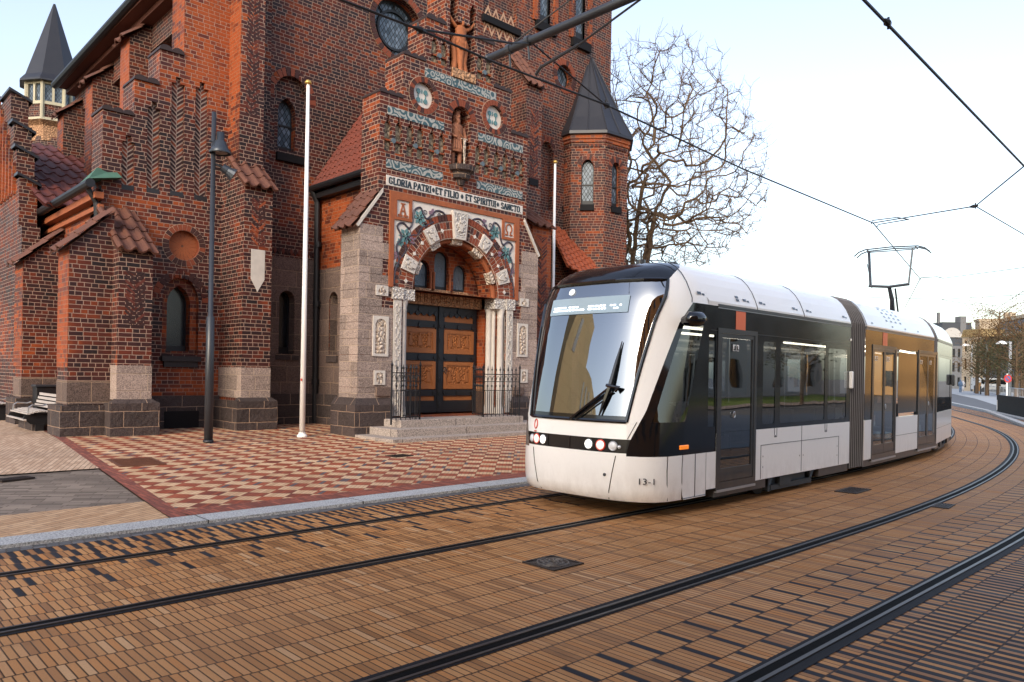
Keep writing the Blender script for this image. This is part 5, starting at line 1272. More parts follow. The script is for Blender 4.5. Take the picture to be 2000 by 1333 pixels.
# straight cab flank from the nose to the first door (both sides) and closing strips
def flank(F, sgn):
    for z0, z1, nm, mt in ((.19, .70, 'flank_panel', 't_white'), (.70, ZT, 'flank_glass_band', 't_black')):
        pass
def nose_end(z): return nose_sf(z)+nose_a(z)
mbw, mbb, mbr = MB(), MB(), MB()
for F in (C1.F, C1.G):
    for za, zb in zip(zrows, zrows[1:]):
        zm = (za+zb)/2; m_ = mbw if zm < .70 else (mbb if zm < 2.45 else mbr)
        da, db = -(HW-(side_w(za) if za > 2.45 else HW)), -(HW-(side_w(zb) if zb > 2.45 else HW))
        m_.poly([F.p(nose_end(za), za, da), F.p(S0, za, da), F.p(S0, zb, db), F.p(nose_end(zb), zb, db)])
mbw.build('flank_panel', M['t_white'], CAB, split=.2); mbb.build('flank_glass_band', M['t_black'], CAB, split=.2); mbr.build('flank_roof_edge', M['t_white'], CAB, smooth=True, split=.2)
mb = MB(); z = 2.983; cs = cols(z)
mb.poly([nose_pt(z, c) for c in cs]+[C1.G.p(S0, z, -.63), C1.F.p(S0, z, -.63)]); mb.build('cab_roof', M['t_grey'], CAB)
# black lip round the windscreen, seams
mb = MB()
zz = [1.08+i*(2.70-1.08)/16 for i in range(17)]
edge = [nose_pt(z, tau_in(z), .006) for z in zz]+[nose_pt(2.70, t, .006) for t in [tau_in(2.70)*(1-k/10) for k in range(1, 20)]]+[nose_pt(z, -tau_in(z), .006) for z in reversed(zz)]+[nose_pt(1.08, t, .006) for t in [-tau_in(1.08)*(1-k/10) for k in range(1, 21)]]
mb.tube(edge, .022, 6, caps=False); mb.build('windscreen_seal', M['t_black'], CAB)
mb = MB(); seam = lambda pts, r=.005: mb.tube(pts, r, 5)
seam([nose_pt(z, lerp(.225, .30, (z-.2)/.5), .002) for z in (.2, .3, .4, .5, .6, .70)])
seam([nose_pt(z, .851, .002) for z in (.2, .4, .55, .70)]); seam([nose_pt(z, 1., .002) for z in (.2, .4, .55, .70)])
seam([nose_pt(z, -lerp(.225, .30, (z-.2)/.5), .002) for z in (.2, .3, .4, .5, .6, .70)])
seam([C1.F.p(nose_end(.2)+.0, .205, 0.), C1.F.p(S0, .205, 0.)]); seam([C1.F.p(.20, .20, .002), C1.F.p(.20, .70, .002)])
for t in (-.12, .0): seam([nose_pt(z, t, .002) for z in (.735, .80, .88)])
seam([nose_pt(2.705, t, .002) for t in [tau_in(2.70)*(1-k/8) for k in range(17)]], .007)
seam([nose_pt(z, tau_out(z)-.03, .003) for z in (.89, .95, 1.02, 1.08)], .004)
mb.build('panel_seams', M['t_black'], CAB)
# lamps
def lamp(tau, z, r, kind):
    c = Vector(nose_pt(z, tau, .004)); e = .02
    tx_ = (Vector(nose_pt(z, tau+e))-Vector(nose_pt(z, tau-e))).normalized(); tz = (Vector(nose_pt(z+.02, tau))-Vector(nose_pt(z-.02, tau))).normalized()
    n = tx_.cross(tz); n = -n if n.dot(Vector((-1, 0, 0))) < 0 else n
    P = lambda rr, a, d: tuple(c+tx_*rr*math.cos(a)+tz*rr*math.sin(a)+n*d)
    o = tp('headlight', CAB)
    mb = MB(); mb.tube([P(r, a, .0) for a in [i*2*PI/20 for i in range(21)]], r*.17, 6); mb.build('lamp_ring', M['t_alu'] if kind != 'red' else RED_, o)
    mb = MB()
    for k in range(3):
        r0, r1 = r*(1-k/3), r*(1-(k+1)/3); d0_, d1_ = .004+.018*(1-(r0/r)**2), .004+.018*(1-(r1/r)**2)
        for i in range(16):
            a, b = i*2*PI/16, (i+1)*2*PI/16; mb.poly([P(r0, a, d0_), P(r0, b, d0_), P(r1, b, d1_), P(r1, a, d1_)])
    mb.build('lamp_lens', LAMPS[kind], o, smooth=True)
def lamp_mat(name, col, st):
    n = NT(name); m_ = n.fin(col, .15, .6); n.b.inputs['Emission Color'].default_value = (*col, 1); n.b.inputs['Emission Strength'].default_value = st; return m_
LAMPS = dict(white=lamp_mat('headlight_lit', (1., .95, .88), 1.6), red=lamp_mat('red_ring_lamp', (.92, .66, .58), .35), dim=lamp_mat('headlight_unlit', (.62, .62, .64), .05))
RED_ = simple('red_lamp_ring', (.55, .05, .03), .3)
for tau, kind, r in ((.086, 'white', .052), (.171, 'red', .056), (.274, 'dim', .048), (-.326, 'dim', .045), (-.25, 'red', .056), (-.17, 'white', .052)): lamp(tau, .808, r, kind)
lamp(.33, .80, .018, 'dim')
c = Vector(nose_pt(.48, .209, .004)); mb = MB(); mb.tube([c+Vector((.02, 0, 0)), c-Vector((.008, 0, 0))], .018, 10); mb.build('coupler_plug', M['t_grey'], CAB)
# red round emblem with bar on the front panel
mb = MB(); zc, tc_ = .985, -.275
mb.tube([nose_pt(zc+.055*math.sin(a), tc_+.022*math.cos(a), .004) for a in [i*2*PI/20 for i in range(21)]], .0075, 5); mb.tube([nose_pt(zc-.088, tc_-.016, .004), nose_pt(zc-.088, tc_+.016, .004)], .008, 5)
mb.build('red_emblem', RED_, CAB)
# writing on the skirt
T_ = nose_pt(.40, .80); lx = Vector(nose_pt(.40, .62))-Vector(nose_pt(.40, .52)); FK = Fr(Vector((*nose_pt(.40, .52, .0)[:2], 0))+Vector((-.004, -.006, 0)), (lx.x, lx.y, 0), (lx.y, -lx.x, 0))
text_mesh('13-1', .095, FK, .0, .40, .17, .012, 'lettering', M['t_trim'], CAB)
# destination display behind the glass, dash, wiper
def sheet(nm, z0, z1, t0, t1, off, mat, n=8):
    mb = MB()
    for i in range(n):
        a, b = lerp(t0, t1, i/n), lerp(t0, t1, (i+1)/n); mb.poly([nose_pt(z0, a, off), nose_pt(z0, b, off), nose_pt(z1, b, off), nose_pt(z1, a, off)])
    return mb.build(nm, mat, CAB)
disp = lamp_mat('display_panel', (.26, .34, .40), .06)
sheet('destination_display', 2.32, 2.52, -.30, .26, .012, disp)
mb = MB(); rd = random.Random(4)
for row in range(2):
    t = -.25
    while t < .20:
        wdt = rd.uniform(.010, .02)
        if rd.random() < .82: mb.poly([nose_pt(2.40-row*.035, t, .016), nose_pt(2.40-row*.035, t+wdt, .016), nose_pt(2.415-row*.035, t+wdt, .016), nose_pt(2.415-row*.035, t, .016)])
        t += wdt+.006
mb.build('display_dots', lamp_mat('display_leds', (.95, .97, 1.), 1.2), CAB)
mb = MB(); c = Vector(nose_pt(2.60, -.10, .012)); mb.tube([nose_pt(2.60+.03*math.sin(a), -.10+.017*math.cos(a), .012) for a in [i*2*PI/12 for i in range(13)]], .012, 5); mb.poly([nose_pt(2.60+.03*math.sin(a), -.10+.017*math.cos(a), .012) for a in [i*2*PI/12 for i in range(12)]]); mb.build('roof_sensor', lamp_mat('sensor_disc', (.75, .8, .85), .25), CAB)
wp = tp('wiper', CAB)
piv = Vector(nose_pt(1.08, .0, .03)); el = Vector(nose_pt(1.46, .22, .05)); tip = Vector(nose_pt(1.98, .26, .025)); low = Vector(nose_pt(1.14, .155, .03))
mb = MB(); mb.tube([piv, el], .014, 6); mb.tube([piv+Vector((0, -.08, .0)), el+Vector((0, -.03, -.05))], .010, 6); mb.tube([el+Vector((0, .04, .02)), el+Vector((-.03, -.05, .01)), el+Vector((0, -.13, .0)), el+Vector((0.0, -.08, -.04))], .022, 7); mb.build('wiper_arm', M['t_black'], wp)
mb = MB(); mb.tube([low, lerp(low, el, .5), el, lerp(el, tip, .5), tip], [.010, .026, .030, .024, .006], 6); mb.build('wiper_blade', M['t_black'], wp)
mb = MB(); mb.poly([nose_pt(1.10, t, -.10) for t in (-.42, -.2, 0, .2, .42)]+[C1.F.p(.4, 1.0, -.15), C1.F.p(.4, 1.0, -2.15)]); mb.fbox(C1.F, -.25, -.1, 1.0, 1.16, -1.4, -.9); mb.build('dashboard', M['t_grey'], CAB)
mb = MB(); mb.fbox(C1.F, .05, .5, .55, 1.0, -1.35, -.95); mb.fbox(C1.F, .42, .56, .9, 1.65, -1.35, -.95); mb.fbox(C1.F, .44, .54, 1.66, 1.85, -1.25, -1.05); mb.build('driver_seat', M['t_grey'], CAB, bevel=.04)
mb = MB(); mb.fbox(C1.F, .75, .80, .3, 2.4, -2.2, -.75); mb.build('cab_partition', M['t_grey'], CAB)
# mirror camera pod, side marker, rooftop kit
mb = MB(); mb.tube([C1.F.p(-.12, 2.22, .02), C1.F.p(-.14, 2.24, .10), C1.F.p(.02, 2.25, .13), C1.F.p(.16, 2.26, .10)], [.05, .085, .085, .05], 10); mb.build('mirror_pod', M['t_black'], CAB, smooth=True)
mb = MB(); mb.fbox(C1.F, -.13, .05, .765, .815, -.01, .010); o = mb.build('side_marker', lamp_mat('amber_marker', (.85, .22, .02), .25), CAB, bevel=.008)
mb = MB(); p = C1.F.p
mb.tube([p(.62, 2.95, -1.1), p(.62, 3.10, -1.1)], .06, 10); mb.fbox(C1.F, .80, 1.25, 2.95, 3.06, -1.3, -.9); mb.tube([p(.55, 2.95, -1.05), p(.55, 3.22, -1.05)], .012, 5); mb.tube([p(.95, 3.06, -1.0), p(1.1, 3.10, -.9), p(1.3, 3.02, -.85)], .02, 6); mb.build('roof_antenna', M['t_grey'], CAB)
# --- the straight bodies
def body(car, s0, s1, name, holes_px=(), doors_px=(), gap=None):
    F, G, W = car.F, car.G, car.W; B = tp(name)
    wins = list(holes_px)
    # black glazed band with window openings, both sides
    for FF, hol in ((F, wins), (G, wins)):
        mb = MB(); hp = [h for h in hol]
        dr = [rect(a, b, .30, 2.16) for a, b, _ in doors_px] if FF is F else []
        segs = []; cur = s0
        mb.plate(FF, rect(s0, s1, ZW, ZT), [h for h in hp]+[rect(a, b, ZW+.002, 2.16) for a, b, _ in (doors_px if FF is F else ())], 0.)
        mb.build('glazed_band', M['t_black'], B)
        g_ = MB()
        for h in hp: g_.plate(FF, h, d=-.006)
        if hp: g_.build('window_pane', M['t_glass'], B)
        mb = MB(); x = s0
        for a, b, _ in sorted(doors_px if FF is F else ()):
            if a > x+.02: mb.fbox(FF, x, a, ZB+.06, ZW, -.04, .004)
            x = b
        if s1 > x+.02: mb.fbox(FF, x, s1, ZB+.06, ZW, -.04, .004)
        mb.build('lower_panel', M['t_white'], B, split=.05)
        mb = MB()
        for a, b in ([(s0, s1)] if not gap else [(s0, gap-.85), (gap+.85, s1)]):
            if b > a+.05: mb.fbox(FF, a, b, ZB-.06, ZB+.06, -.12, -.02)
        mb.build('sill_beam', M['t_grey'], B, split=.1)
        mb = MB()
        for (za, da), (zb, db) in zip(ROOF, ROOF[1:]): mb.poly([FF.p(s0, za, -da), FF.p(s1, za, -da), FF.p(s1, zb, -db), FF.p(s0, zb, -db)])
        mb.build('roof_cove', M['t_white'], B, smooth=True)
        mb = MB(); mb.fbox(FF, s0, s1, 2.435, 2.475, -.02, .012); mb.build('rain_rail', M['t_grey'], B)
        mb = MB(); mb.fbox(FF, s0, s1, 2.425, 2.434, -.01, .009); mb.build('silver_line', M['t_alu'], B)
    mb = MB(); mb.poly([F.p(s0, 2.983, -.63), F.p(s1, 2.983, -.63), G.p(s1, 2.983, -.63), G.p(s0, 2.983, -.63)]); mb.build('roof_top', M['t_grey'], B)
    mb = MB(); mb.poly([F.p(s0, .32, 0), F.p(s1, .32, 0), G.p(s1, .32, 0), G.p(s0, .32, 0)]); mb.build('cabin_floor', M['t_grey'], B)
    mb = MB(); mb.poly([F.p(s0, 2.3, -.05), F.p(s1, 2.3, -.05), G.p(s1, 2.3, -.05), G.p(s0, 2.3, -.05)]); mb.build('cabin_ceiling', M['t_grey'], B)
    tb = MB()
    for d in (-.75, -1.5): tb.tube([F.p(s0+.3, 2.24, d), F.p(s1-.2, 2.24, d)], .018, 6)
    tb.build('ceiling_light', lamp_mat('cabin_tube', (1., .88, .65), 2.2), B)
    for k in range(int((s1-s0)/.75)):
        s = s0+.75+k*.75
        if any(a-.2 < s < b+.2 for a, b, _ in doors_px): continue
        for d in (-.35, -1.85):
            mb = MB(); mb.fbox(F, s-.2, s+.18, .62, .70, d-.2, d+.2); mb.fbox(F, s+.14, s+.22, .68, 1.15, d-.2, d+.2); mb.fbox(F, s-.02, s+.03, .32, .62, d-.03, d+.03); mb.build('passenger_seat', SEAT, B, bevel=.02)
    for a, b, leaves in doors_px:
        D = tp('door', B); mb = MB(); mb.ring(F, rect(a-.03, b+.03, ZB+.02, 2.19), rect(a+.035, b-.035, .32, 2.13), -.05, .012); mb.build('door_frame', M['t_trim'], D)
        n = leaves
        for i in range(n):
            l, r = lerp(a+.035, b-.035, i/n), lerp(a+.035, b-.035, (i+1)/n)
            mb = MB(); mb.ring(F, rect(l+.004, r-.004, .325, 2.125), rect(l+.045, r-.045, .48, 2.08), -.04, .004); lf = mb.build('door_leaf', M['t_trim'], D)
            mb = MB(); mb.plate(F, rect(l+.045, r-.045, .48, 2.08), d=-.008); mb.build('door_glass', M['t_darkglass'], lf)
        mid = (a+b)/2
        mb = MB(); mb.tube([F.p(mid-.16*(n == 1)+.05, 1.13+.028*math.sin(t)*1.3, .012) if False else F.p(mid-.13*(n == 1)+.05+.024*math.cos(t), 1.13+.034*math.sin(t), .010) for t in [k*2*PI/16 for k in range(17)]], .008, 5); mb.build('door_button', M['t_alu'], D)
        ic = MB(); ib_ = MB()
        for k in range(2*n):
            u = (a+b)/2-.10+k*.085 if n == 1 else (a+.13+(k % 2)*.085+(k//2)*(b-a)/2); ic.plate(F, rect(u-.032, u+.032, 1.92, 2.0), d=.007)
            ib_.plate(F, rect(u-.022, u+.0, 1.935, 1.985) if k % 2 else rect(u-.0, u+.022, 1.935, 1.985), d=.010); ib_.plate(F, rect(u-.022, u+.022, 1.93, 1.945), d=.0105)
        ic.build('door_pictogram', M['t_white'], D); ib_.build('pictogram_figure', M['t_black'], D)
        mb = MB(); mb.fbox(F, a-.02, b+.02, ZB+.0, ZB+.03, -.02, .02); mb.build('door_sill', M['t_alu'], D)
    return B
SEAT = simple('seat_fabric', (.05, .06, .08), .8)
def px1(car, *uv): return car.F.at(*uv)
def win(car, u0, u1, v0, v1, r=.05):
    a = car.F.at(u0, (v0+v1)/2)[0]; b = car.F.at(u1, (v0+v1)/2)[0]; z1 = car.F.at((u0+u1)/2, v0)[1]; z0 = car.F.at((u0+u1)/2, v1)[1]
    z0 = max(z0, ZW+.06); z1 = min(z1, 2.12)
    q = []
    for cx, cz, a0 in ((b-r, z1-r, 0), (a+r, z1-r, 90), (a+r, z0+r, 180), (b-r, z0+r, 270)):
        for k in range(4): t = math.radians(a0+k*30); q.append((cx+r*math.cos(t), cz+r*math.sin(t)))
    return q
sx = lambda car, u, v=780: car.F.at(u, v)[0]
d1a, d1b = sx(C1, 1402), sx(C1, 1474)
w1_ = [win(C1, 1490, 1514, 668, 832), win(C1, 1524, 1611, 660, 832), win(C1, 1617, 1653, 682, 828)]
# narrow panel with a small window between the cab and the first door
B1_ = body(C1, d1a-.03, C1.L, 'first_car', w1_, [(d1a, d1b, 1)], gap=C1.F.at(1552, 945)[0])
mb = MB(); wn = win(C1, 1353, 1392, 652, 832, .02)
for FF in (C1.F, C1.G): mb.plate(FF, rect(S0, d1a-.03, .70, ZT), [rect(max(wn[0][0]-.3, S0+.03), d1a-.07, 1.0, 2.1)] if d1a-.1 > S0+.1 else [], 0.)
mb.build('door_side_band', M['t_black'], B1_, split=.2)
mb = MB(); mb.plate(C1.F, rect(S0+.0, d1a-.03, .26, .70), d=.004); mb.build('door_side_panel', M['t_white'], B1_)
mb = MB(); mb.plate(C1.F, rect(S0, d1a-.03, .98, 2.12), d=-.006); mb.build('narrow_window', M['t_glass'], B1_)
mb = MB()
for FF in (C1.F, C1.G):
    for (za, da), (zb, db) in zip(ROOF, ROOF[1:]): mb.poly([FF.p(S0, za, -da), FF.p(d1a-.03, za, -da), FF.p(d1a-.03, zb, -db), FF.p(S0, zb, -db)])
mb.poly([C1.F.p(S0, 2.983, -.63), C1.F.p(d1a-.03, 2.983, -.63), C1.G.p(d1a-.03, 2.983, -.63), C1.G.p(S0, 2.983, -.63)]); mb.build('roof_cove', M['t_white'], B1_, smooth=True)
def details(car, B, orange=None, seams=(), flaps=(), vents=(), roofcuts=()):
    F = car.F
    if orange: mb = MB(); mb.plate(F, rect(orange[0], orange[1], 2.17, 2.42), d=.004); mb.build('orange_panel', M['t_orange'], B)
    mb = MB()
    for u0, z0, u1, z1 in seams: mb.tube([F.p(u0, z0, .005), F.p(u1, z1, .005)], .0045, 4)
    for s in roofcuts:
        mb.tube([F.p(s, z, -d_+.002) for z, d_ in ROOF], .006, 5)
    mb.tube([F.p(.5, 2.155, .002), F.p(car.L, 2.155, .002)], .004, 4)
    mb.build('panel_seams', M['t_trim'], B)
    mb = MB()
    for s, z, w, h in flaps: mb.plate(F, rect(s-w/2, s+w/2, z-h/2, z+h/2), d=.007)
    if flaps: mb.build('panel_locks', M['t_black'], B)
    mb = MB()
    for s, z, w, h in vents:
        d0_, d1_ = pw(z-h/2, ROOF), pw(z+h/2, ROOF); mb.poly([F.p(s-w/2, z-h/2, -d0_+.006), F.p(s+w/2, z-h/2, -d0_+.006), F.p(s+w/2, z+h/2, -d1_+.006), F.p(s-w/2, z+h/2, -d1_+.006)])
    if vents: mb.build('roof_slots', M['t_black'], B)
e = lambda u, v: C1.F.at(u, v)
sm = [e(1564, 900)[0]]; h0, h1 = e(1485, 890)[0], e(1637, 870)[0]
seams = [(sm[0], .27, sm[0], ZW), (h0, .27, h0, .71), (h1, .27, h1, .71), (h0, .71, h1, .71)]
for u in (1514, 1612): a = e(u, 850)[0]; seams += [(a-.035, ZW, a-.035, .80), (a+.035, ZW, a+.035, .80), (a-.035, .80, a+.035, .80)]
fl = [(h0+.06, .42, .012, .022), (h0+.06, .56, .012, .022), (sm[0]-.06, .5, .012, .022), (sm[0]+.06, .5, .012, .022), (h1-.06, .42, .012, .022), (h1-.06, .56, .012, .022)]+[(e(u, 850)[0], .815, .022, .022) for u in (1514, 1612)]
vt = []
for u in (1372, 1460, 1492, 1556, 1583, 1653): s = e(u, 575)[0]; vt += [(s-.04, 2.575, .09, .03), (s+.05, 2.565, .06, .022)]
s = e(1443, 575)[0]; vt += [(s, 2.60, .08, .028), (s, 2.56, .08, .028)]
details(C1, B1_, (e(1437, 620)[0], e(1456, 620)[0]), seams, fl, vt, [e(u, 560)[0] for u in (1352, 1480, 1572)])
mb = MB(); mb.fbox(C1.F, C1.L-.06, C1.L+.0, 1.45, 1.72, 0, .06); mb.fbox(C1.F, C1.L-.03, C1.L, 2.2, 2.24, 0, .02); mb.build('door_camera', M['t_white'], B1_, bevel=.015)
C2 = CARS[1]; e2 = lambda u, v: C2.F.at(u, v)
dA, dB_ = (e2(1703, 790)[0], e2(1748, 790)[0], 2), (e2(1793, 780)[0], e2(1828, 780)[0], 2)
B2_ = body(C2, 0, C2.L, 'second_car', [win(C2, 1754, 1790, 690, 806, .04)], [dA, dB_])
vt = []
for r in range(4):
    for c_ in range(4): vt.append((e2(1738+c_*9, 620)[0], 2.86-r*.07, .10, .03))
for u in (1705, 1745, 1770, 1795): vt.append((e2(u, 630)[0], 2.55, .09, .025))
details(C2, B2_, (e2(1724, 660)[0], e2(1733, 660)[0]), [(e2(1770, 845)[0]-.9, .58, e2(1770, 845)[0]+.75, .58)], (), vt, [.04])
C3 = CARS[2]
B3_ = body(C3, 0, C3.L, 'third_car', [rect(.35, C3.L-.35, 1.1, 2.1)], [], gap=1.4)
details(C3, B3_, None, [(0, .58, C3.L, .58)], (), [(.8, 2.56, .1, .025), (1.6, 2.56, .1, .025)], [])
mb = MB(); mb.fbox(C3.F, C3.L-.25, C3.L-.05, 1.5, 1.75, 0, .08); mb.build('door_camera', M['t_grey'], B3_, bevel=.02)
C4 = CARS[3]; B4_ = body(C4, 0, C4.L, 'rear_car', [rect(1.4, C4.L-.4, 1.1, 2.1)], [(.3, 1.1, 2)]); details(C4, B4_)
# accordion joints
def section(car, s, k=0.):
    pts = []
    for z, d in [(.17, 0.), (.6, 0.), (1.2, 0.), (1.8, 0.), (2.3, 0.)]+ROOF: pts.append((z, d))
    A = [Vector(car.F.p(s, z-k*(z > 2.5), -d-k)) for z, d in pts]; Bk = [Vector(car.G.p(s, z-k*(z > 2.5), -d-k)) for z, d in pts]
    return A+Bk[::-1]
def bellows(ca, cb, n, label=None):
    o = tp('accordion_joint'); A0, A1 = section(ca, ca.L), section(cb, 0.); I0, I1 = section(ca, ca.L, .055), section(cb, 0., .055)
    mb = MB(); m2_ = MB(); N = len(A0); prev = None
    for i in range(2*n+1):
        t = i/(2*n); row = [a.lerp(b, t) for a, b in (zip(A0, A1) if i % 2 == 1 else zip(I0, I1))]
        if prev:
            for j in range(N-1): mb.poly([tuple(prev[j]), tuple(prev[j+1]), tuple(row[j+1]), tuple(row[j])])
        prev = row
        if i % 2 == 1: m2_.tube([tuple(q) for q in row], .007, 5)
    mb.build('accordion_folds', M['rubber'], o); m2_.build('fold_edges', M['rubber_lt'], o)
bellows(CARS[0], CARS[1], 8); bellows(CARS[1], CARS[2], 4); bellows(CARS[2], CARS[3], 6)
# bogies
def bogie(car, s, name='bogie'):
    o = tp(name); F = car.F
    for d in (-.28, -2.02):
        for ds in (-.62, .62):
            c = Vector(F.p(s+ds, .27, d)); n = F.n
            mb = MB(); ax = F.ux
            for r, dd in ((.27, .05), (.25, .06), (.12, .08)):
                ring = [c+ax*r*math.cos(t)+Vector((0, 0, 1))*r*math.sin(t)+n*dd for t in [k*2*PI/24 for k in range(24)]]; mb.poly([tuple(q) for q in ring])
            mb.tube([tuple(c-n*.05), tuple(c+n*.05)], .27, 24); mb.build('wheel', M['chassis'], o)
    mb = MB(); mb.fbox(F, s-.62, s+.62, .07, .14, -.16, -.05); mb.fbox(F, s-.55, s+.55, .14, .26, -.2, -.10); mb.fbox(F, s-.40, s-.05, .12, .24, -.12, -.03)
    for ds in (-.66, .66): mb.fbox(F, s+ds-.03, s+ds+.03, .06, .3, -.14, -.06); mb.tube([F.p(s+ds, .14, -.08), F.p(s+ds+.08, .24, -.08)], .03, 6)
    mb.build('track_brake', M['chassis'], o)
bogie(C1, e(1552, 945)[0]); bogie(C3, 1.4); bogie(C4, 2.4)
mb = MB(); mb.fbox(C1.F, .1, C1.L, .12, .32, -2.0, -.3); mb.fbox(C2.F, .1, C2.L-.1, .12, .32, -2.0, -.3); mb.fbox(C3.F, .1, C3.L-.1, .12, .3, -2.0, -.3); mb.build('underframe', M['black_void'], TR_)
# pantograph on the third body
pg = tp('pantograph'); F = C3.F; s = .95; D = -1.06
P = lambda ds, z, d: F.p(s+ds, z, D+d)
mb = MB(); mb.fbox(F, s-.35, s+.35, 2.97, 3.06, D-.4, D+.4); mb.tube([P(.25, 3.05, 0), P(-.1, 3.42, .04), P(-.28, 3.72, .0)], [.065, .05, .04], 8); mb.tube([P(.3, 3.05, .12), P(-.22, 3.66, .12)], .02, 6); mb.build('lower_arm', M['t_grey'], pg)
zh = HC+(729-498)/FPX*19.3
mb = MB(); mb.tube([P(-.3, 3.74, -.42), P(-.3, 3.70, 0), P(-.3, 3.74, .42)], .032, 8); mb.tube([P(-.3, 3.74, .40), P(-.1, zh-.06, .44)], .020, 6); mb.tube([P(-.3, 3.74, -.38), P(.1, zh-.04, -.5)], .032, 7); mb.tube([P(-.25, 3.7, -.36), P(.2, zh-.3, -.55)], .011, 5); mb.build('upper_arm', M['t_grey'], pg)
mb = MB()
for ds in (-.1, .18): mb.tube([P(ds, zh-.14, .78), P(ds, zh-.05, .68), P(ds, zh, .54), P(ds, zh+.02, 0), P(ds, zh, -.54), P(ds, zh-.05, -.68), P(ds, zh-.14, -.78)], .015, 6)
mb.tube([P(-.1, zh-.07, .5), P(-.1, zh-.07, -.5)], .012, 5)
for d in (.5, -.5): mb.tube([P(-.1, zh-.02, d), P(.18, zh-.02, d)], .018, 5)
mb.build('collector_head', M['t_grey'], pg)
# ------------------------------------------------------------------ poles, lamp, railings, benches
def flagpole(label, x, y, zt):
    o = thing('flagpole', label, 'flagpole', (x, y, gz(y)+.03), 'white flagpoles before the church'); z0 = gz(y)+.03
    mb = MB(); mb.tube([(x, y, z0), (x, y, lerp(z0, zt, .5)), (x, y, zt)], [.062, .052, .036], 14); mb.build('pole', M['white_paint'], o, smooth=True)
    mb = MB(); mb.lathe([(.11, 0), (.11, .04), (.075, .06), (.075, .10)], (x, y, z0), 14); mb.build('pole_foot', M['white_paint'], o)
    mb = MB(); mb.lathe([(.0, 0), (.07, .01), (.075, .05), (.05, .09), (0, .11)], (x, y, zt), 12); mb.build('pole_cap', M['gold'], o, smooth=True)
    if y < 16: mb = MB(); mb.tube([(x-.062, y-.05, 1.35), (x-.07, y-.05, 1.40)], .016, 6); mb.build('red_cleat', RED_, o)
    return o
fx, fy = gr(590, 853, .13); flagpole('tall white flagpole with gilded cap standing left of the porch', fx, fy, at(603, 166, fy)[1])
flagpole('white flagpole partly hidden behind the tram cab', at(1083, 400, 16.6)[0], 16.6, at(1085, 320, 16.6)[1])
lx, ly = gr(407, 865, .12); zt = at(420, 220, ly)[1]
LP = thing('lamp_post', 'dark slender lamp post with bell lamp and side spotlight before the left buttresses', 'lamp post', (lx, ly, .13))
mb = MB(); mb.tube([(lx, ly, .12), (lx, ly, 2.6), (lx, ly, 2.62), (lx, ly, zt)], [.085, .078, .05, .042], 14); mb.tube([(lx, ly, .13), (lx, ly, .17)], .10, 14); mb.build('post', M['post_black'], LP, smooth=True)
def pz(v): return at(428, v, ly)[1]
steel = simple('lamp_housing', (.045, .053, .065), .35, .5, .4, var=.2)
bx_, _ = at(428, 290, ly); L1 = bpy.data.objects.new('bell_lamp', None); COL.objects.link(L1); L1.parent = LP
mb = MB(); z = pz(302); mb.lathe([(.205, 0), (.215, .03), (.16, .10), (.105, .24), (.075, .26), (.075, .42), (0, .43)], (bx_, ly-.06, z), 16); mb.build('lamp_shade', steel, L1, smooth=True)
mb = MB(); mb.lathe([(.0, .03), (.14, .015)], (bx_, ly-.06, z), 16); mb.build('lamp_lens', simple('lamp_glass', (.25, .22, .18), .15), L1)
mb = MB(); mb.tube([(lx, ly, z+.24), (bx_, ly-.06, z+.24)], .035, 8); mb.tube([(lx-.09, ly, z+.22), (bx_+.12, ly-.06, z+.22)], .02, 6); mb.build('lamp_bracket', M['post_black'], L1)
L2 = bpy.data.objects.new('spotlight', None); COL.objects.link(L2); L2.parent = LP
q0 = Vector((at(432, 330, ly)[0], ly-.05, at(432, 328, ly)[1])); q1 = Vector((at(452, 342, ly)[0], ly-.12, at(452, 345, ly)[1]))
mb = MB(); mb.tube([q0, q0.lerp(q1, .4), q0.lerp(q1, .45), q1], [.08, .09, .085, .14], 12); mb.build('spot_housing', steel, L2)
mb = MB(); mb.tube([(lx, ly, q0.z+.06), q0], .022, 6); mb.build('spot_bracket', M['post_black'], L2)
# wrought iron railings on the steps
def rail_panel(mb, mp, p, q, zb, h, n, post=True):
    p, q = Vector((*p, 0)), Vector((*q, 0)); d = q-p
    for z, r in ((.16, .014), (h*.62, .012), (h*.80, .012), (h*.95, .016)): mb.tube([p+Vector((0, 0, zb+z)), q+Vector((0, 0, zb+z))], r, 4)
    for i in range(n+1):
        c = p+d*i/n; main = i in (0, n)
        r = .022 if main else .0105; hh = h*1.02 if not main else h*1.06
        zl = zb-.0 if main else zb+.10
        (mp if main else mb).tube([(c.x, c.y, zl), (c.x, c.y, zb+hh)], r, 6)
        t = mp if main else mb; k = 1.35 if main else 1.
        t.tube([(c.x, c.y, zb+hh-.01), (c.x, c.y, zb+hh+.03*k), (c.x, c.y, zb+hh+.06*k), (c.x, c.y, zb+hh+.12*k)], [.010*k, .026*k, .014*k, .003], 6)
        if not main: mb.tube([(c.x, c.y, zb+h*.68), (c.x, c.y, zb+h*.71), (c.x, c.y, zb+h*.74)], [.011, .026, .011], 6)
        if i < n:
            e = p+d*(i+1)/n; m_ = (c+e)/2
            mb.tube([(c.x, c.y, zb+h*.80), tuple(c.lerp(m_, .5)+Vector((0, 0, zb+h*.885))), (m_.x, m_.y, zb+h*.92), tuple(m_.lerp(e, .5)+Vector((0, 0, zb+h*.885))), (e.x, e.y, zb+h*.80)], .008, 4)
            mb.tube([(m_.x, m_.y, zb+.16), (m_.x, m_.y, zb+h*.60)], .007, 4)
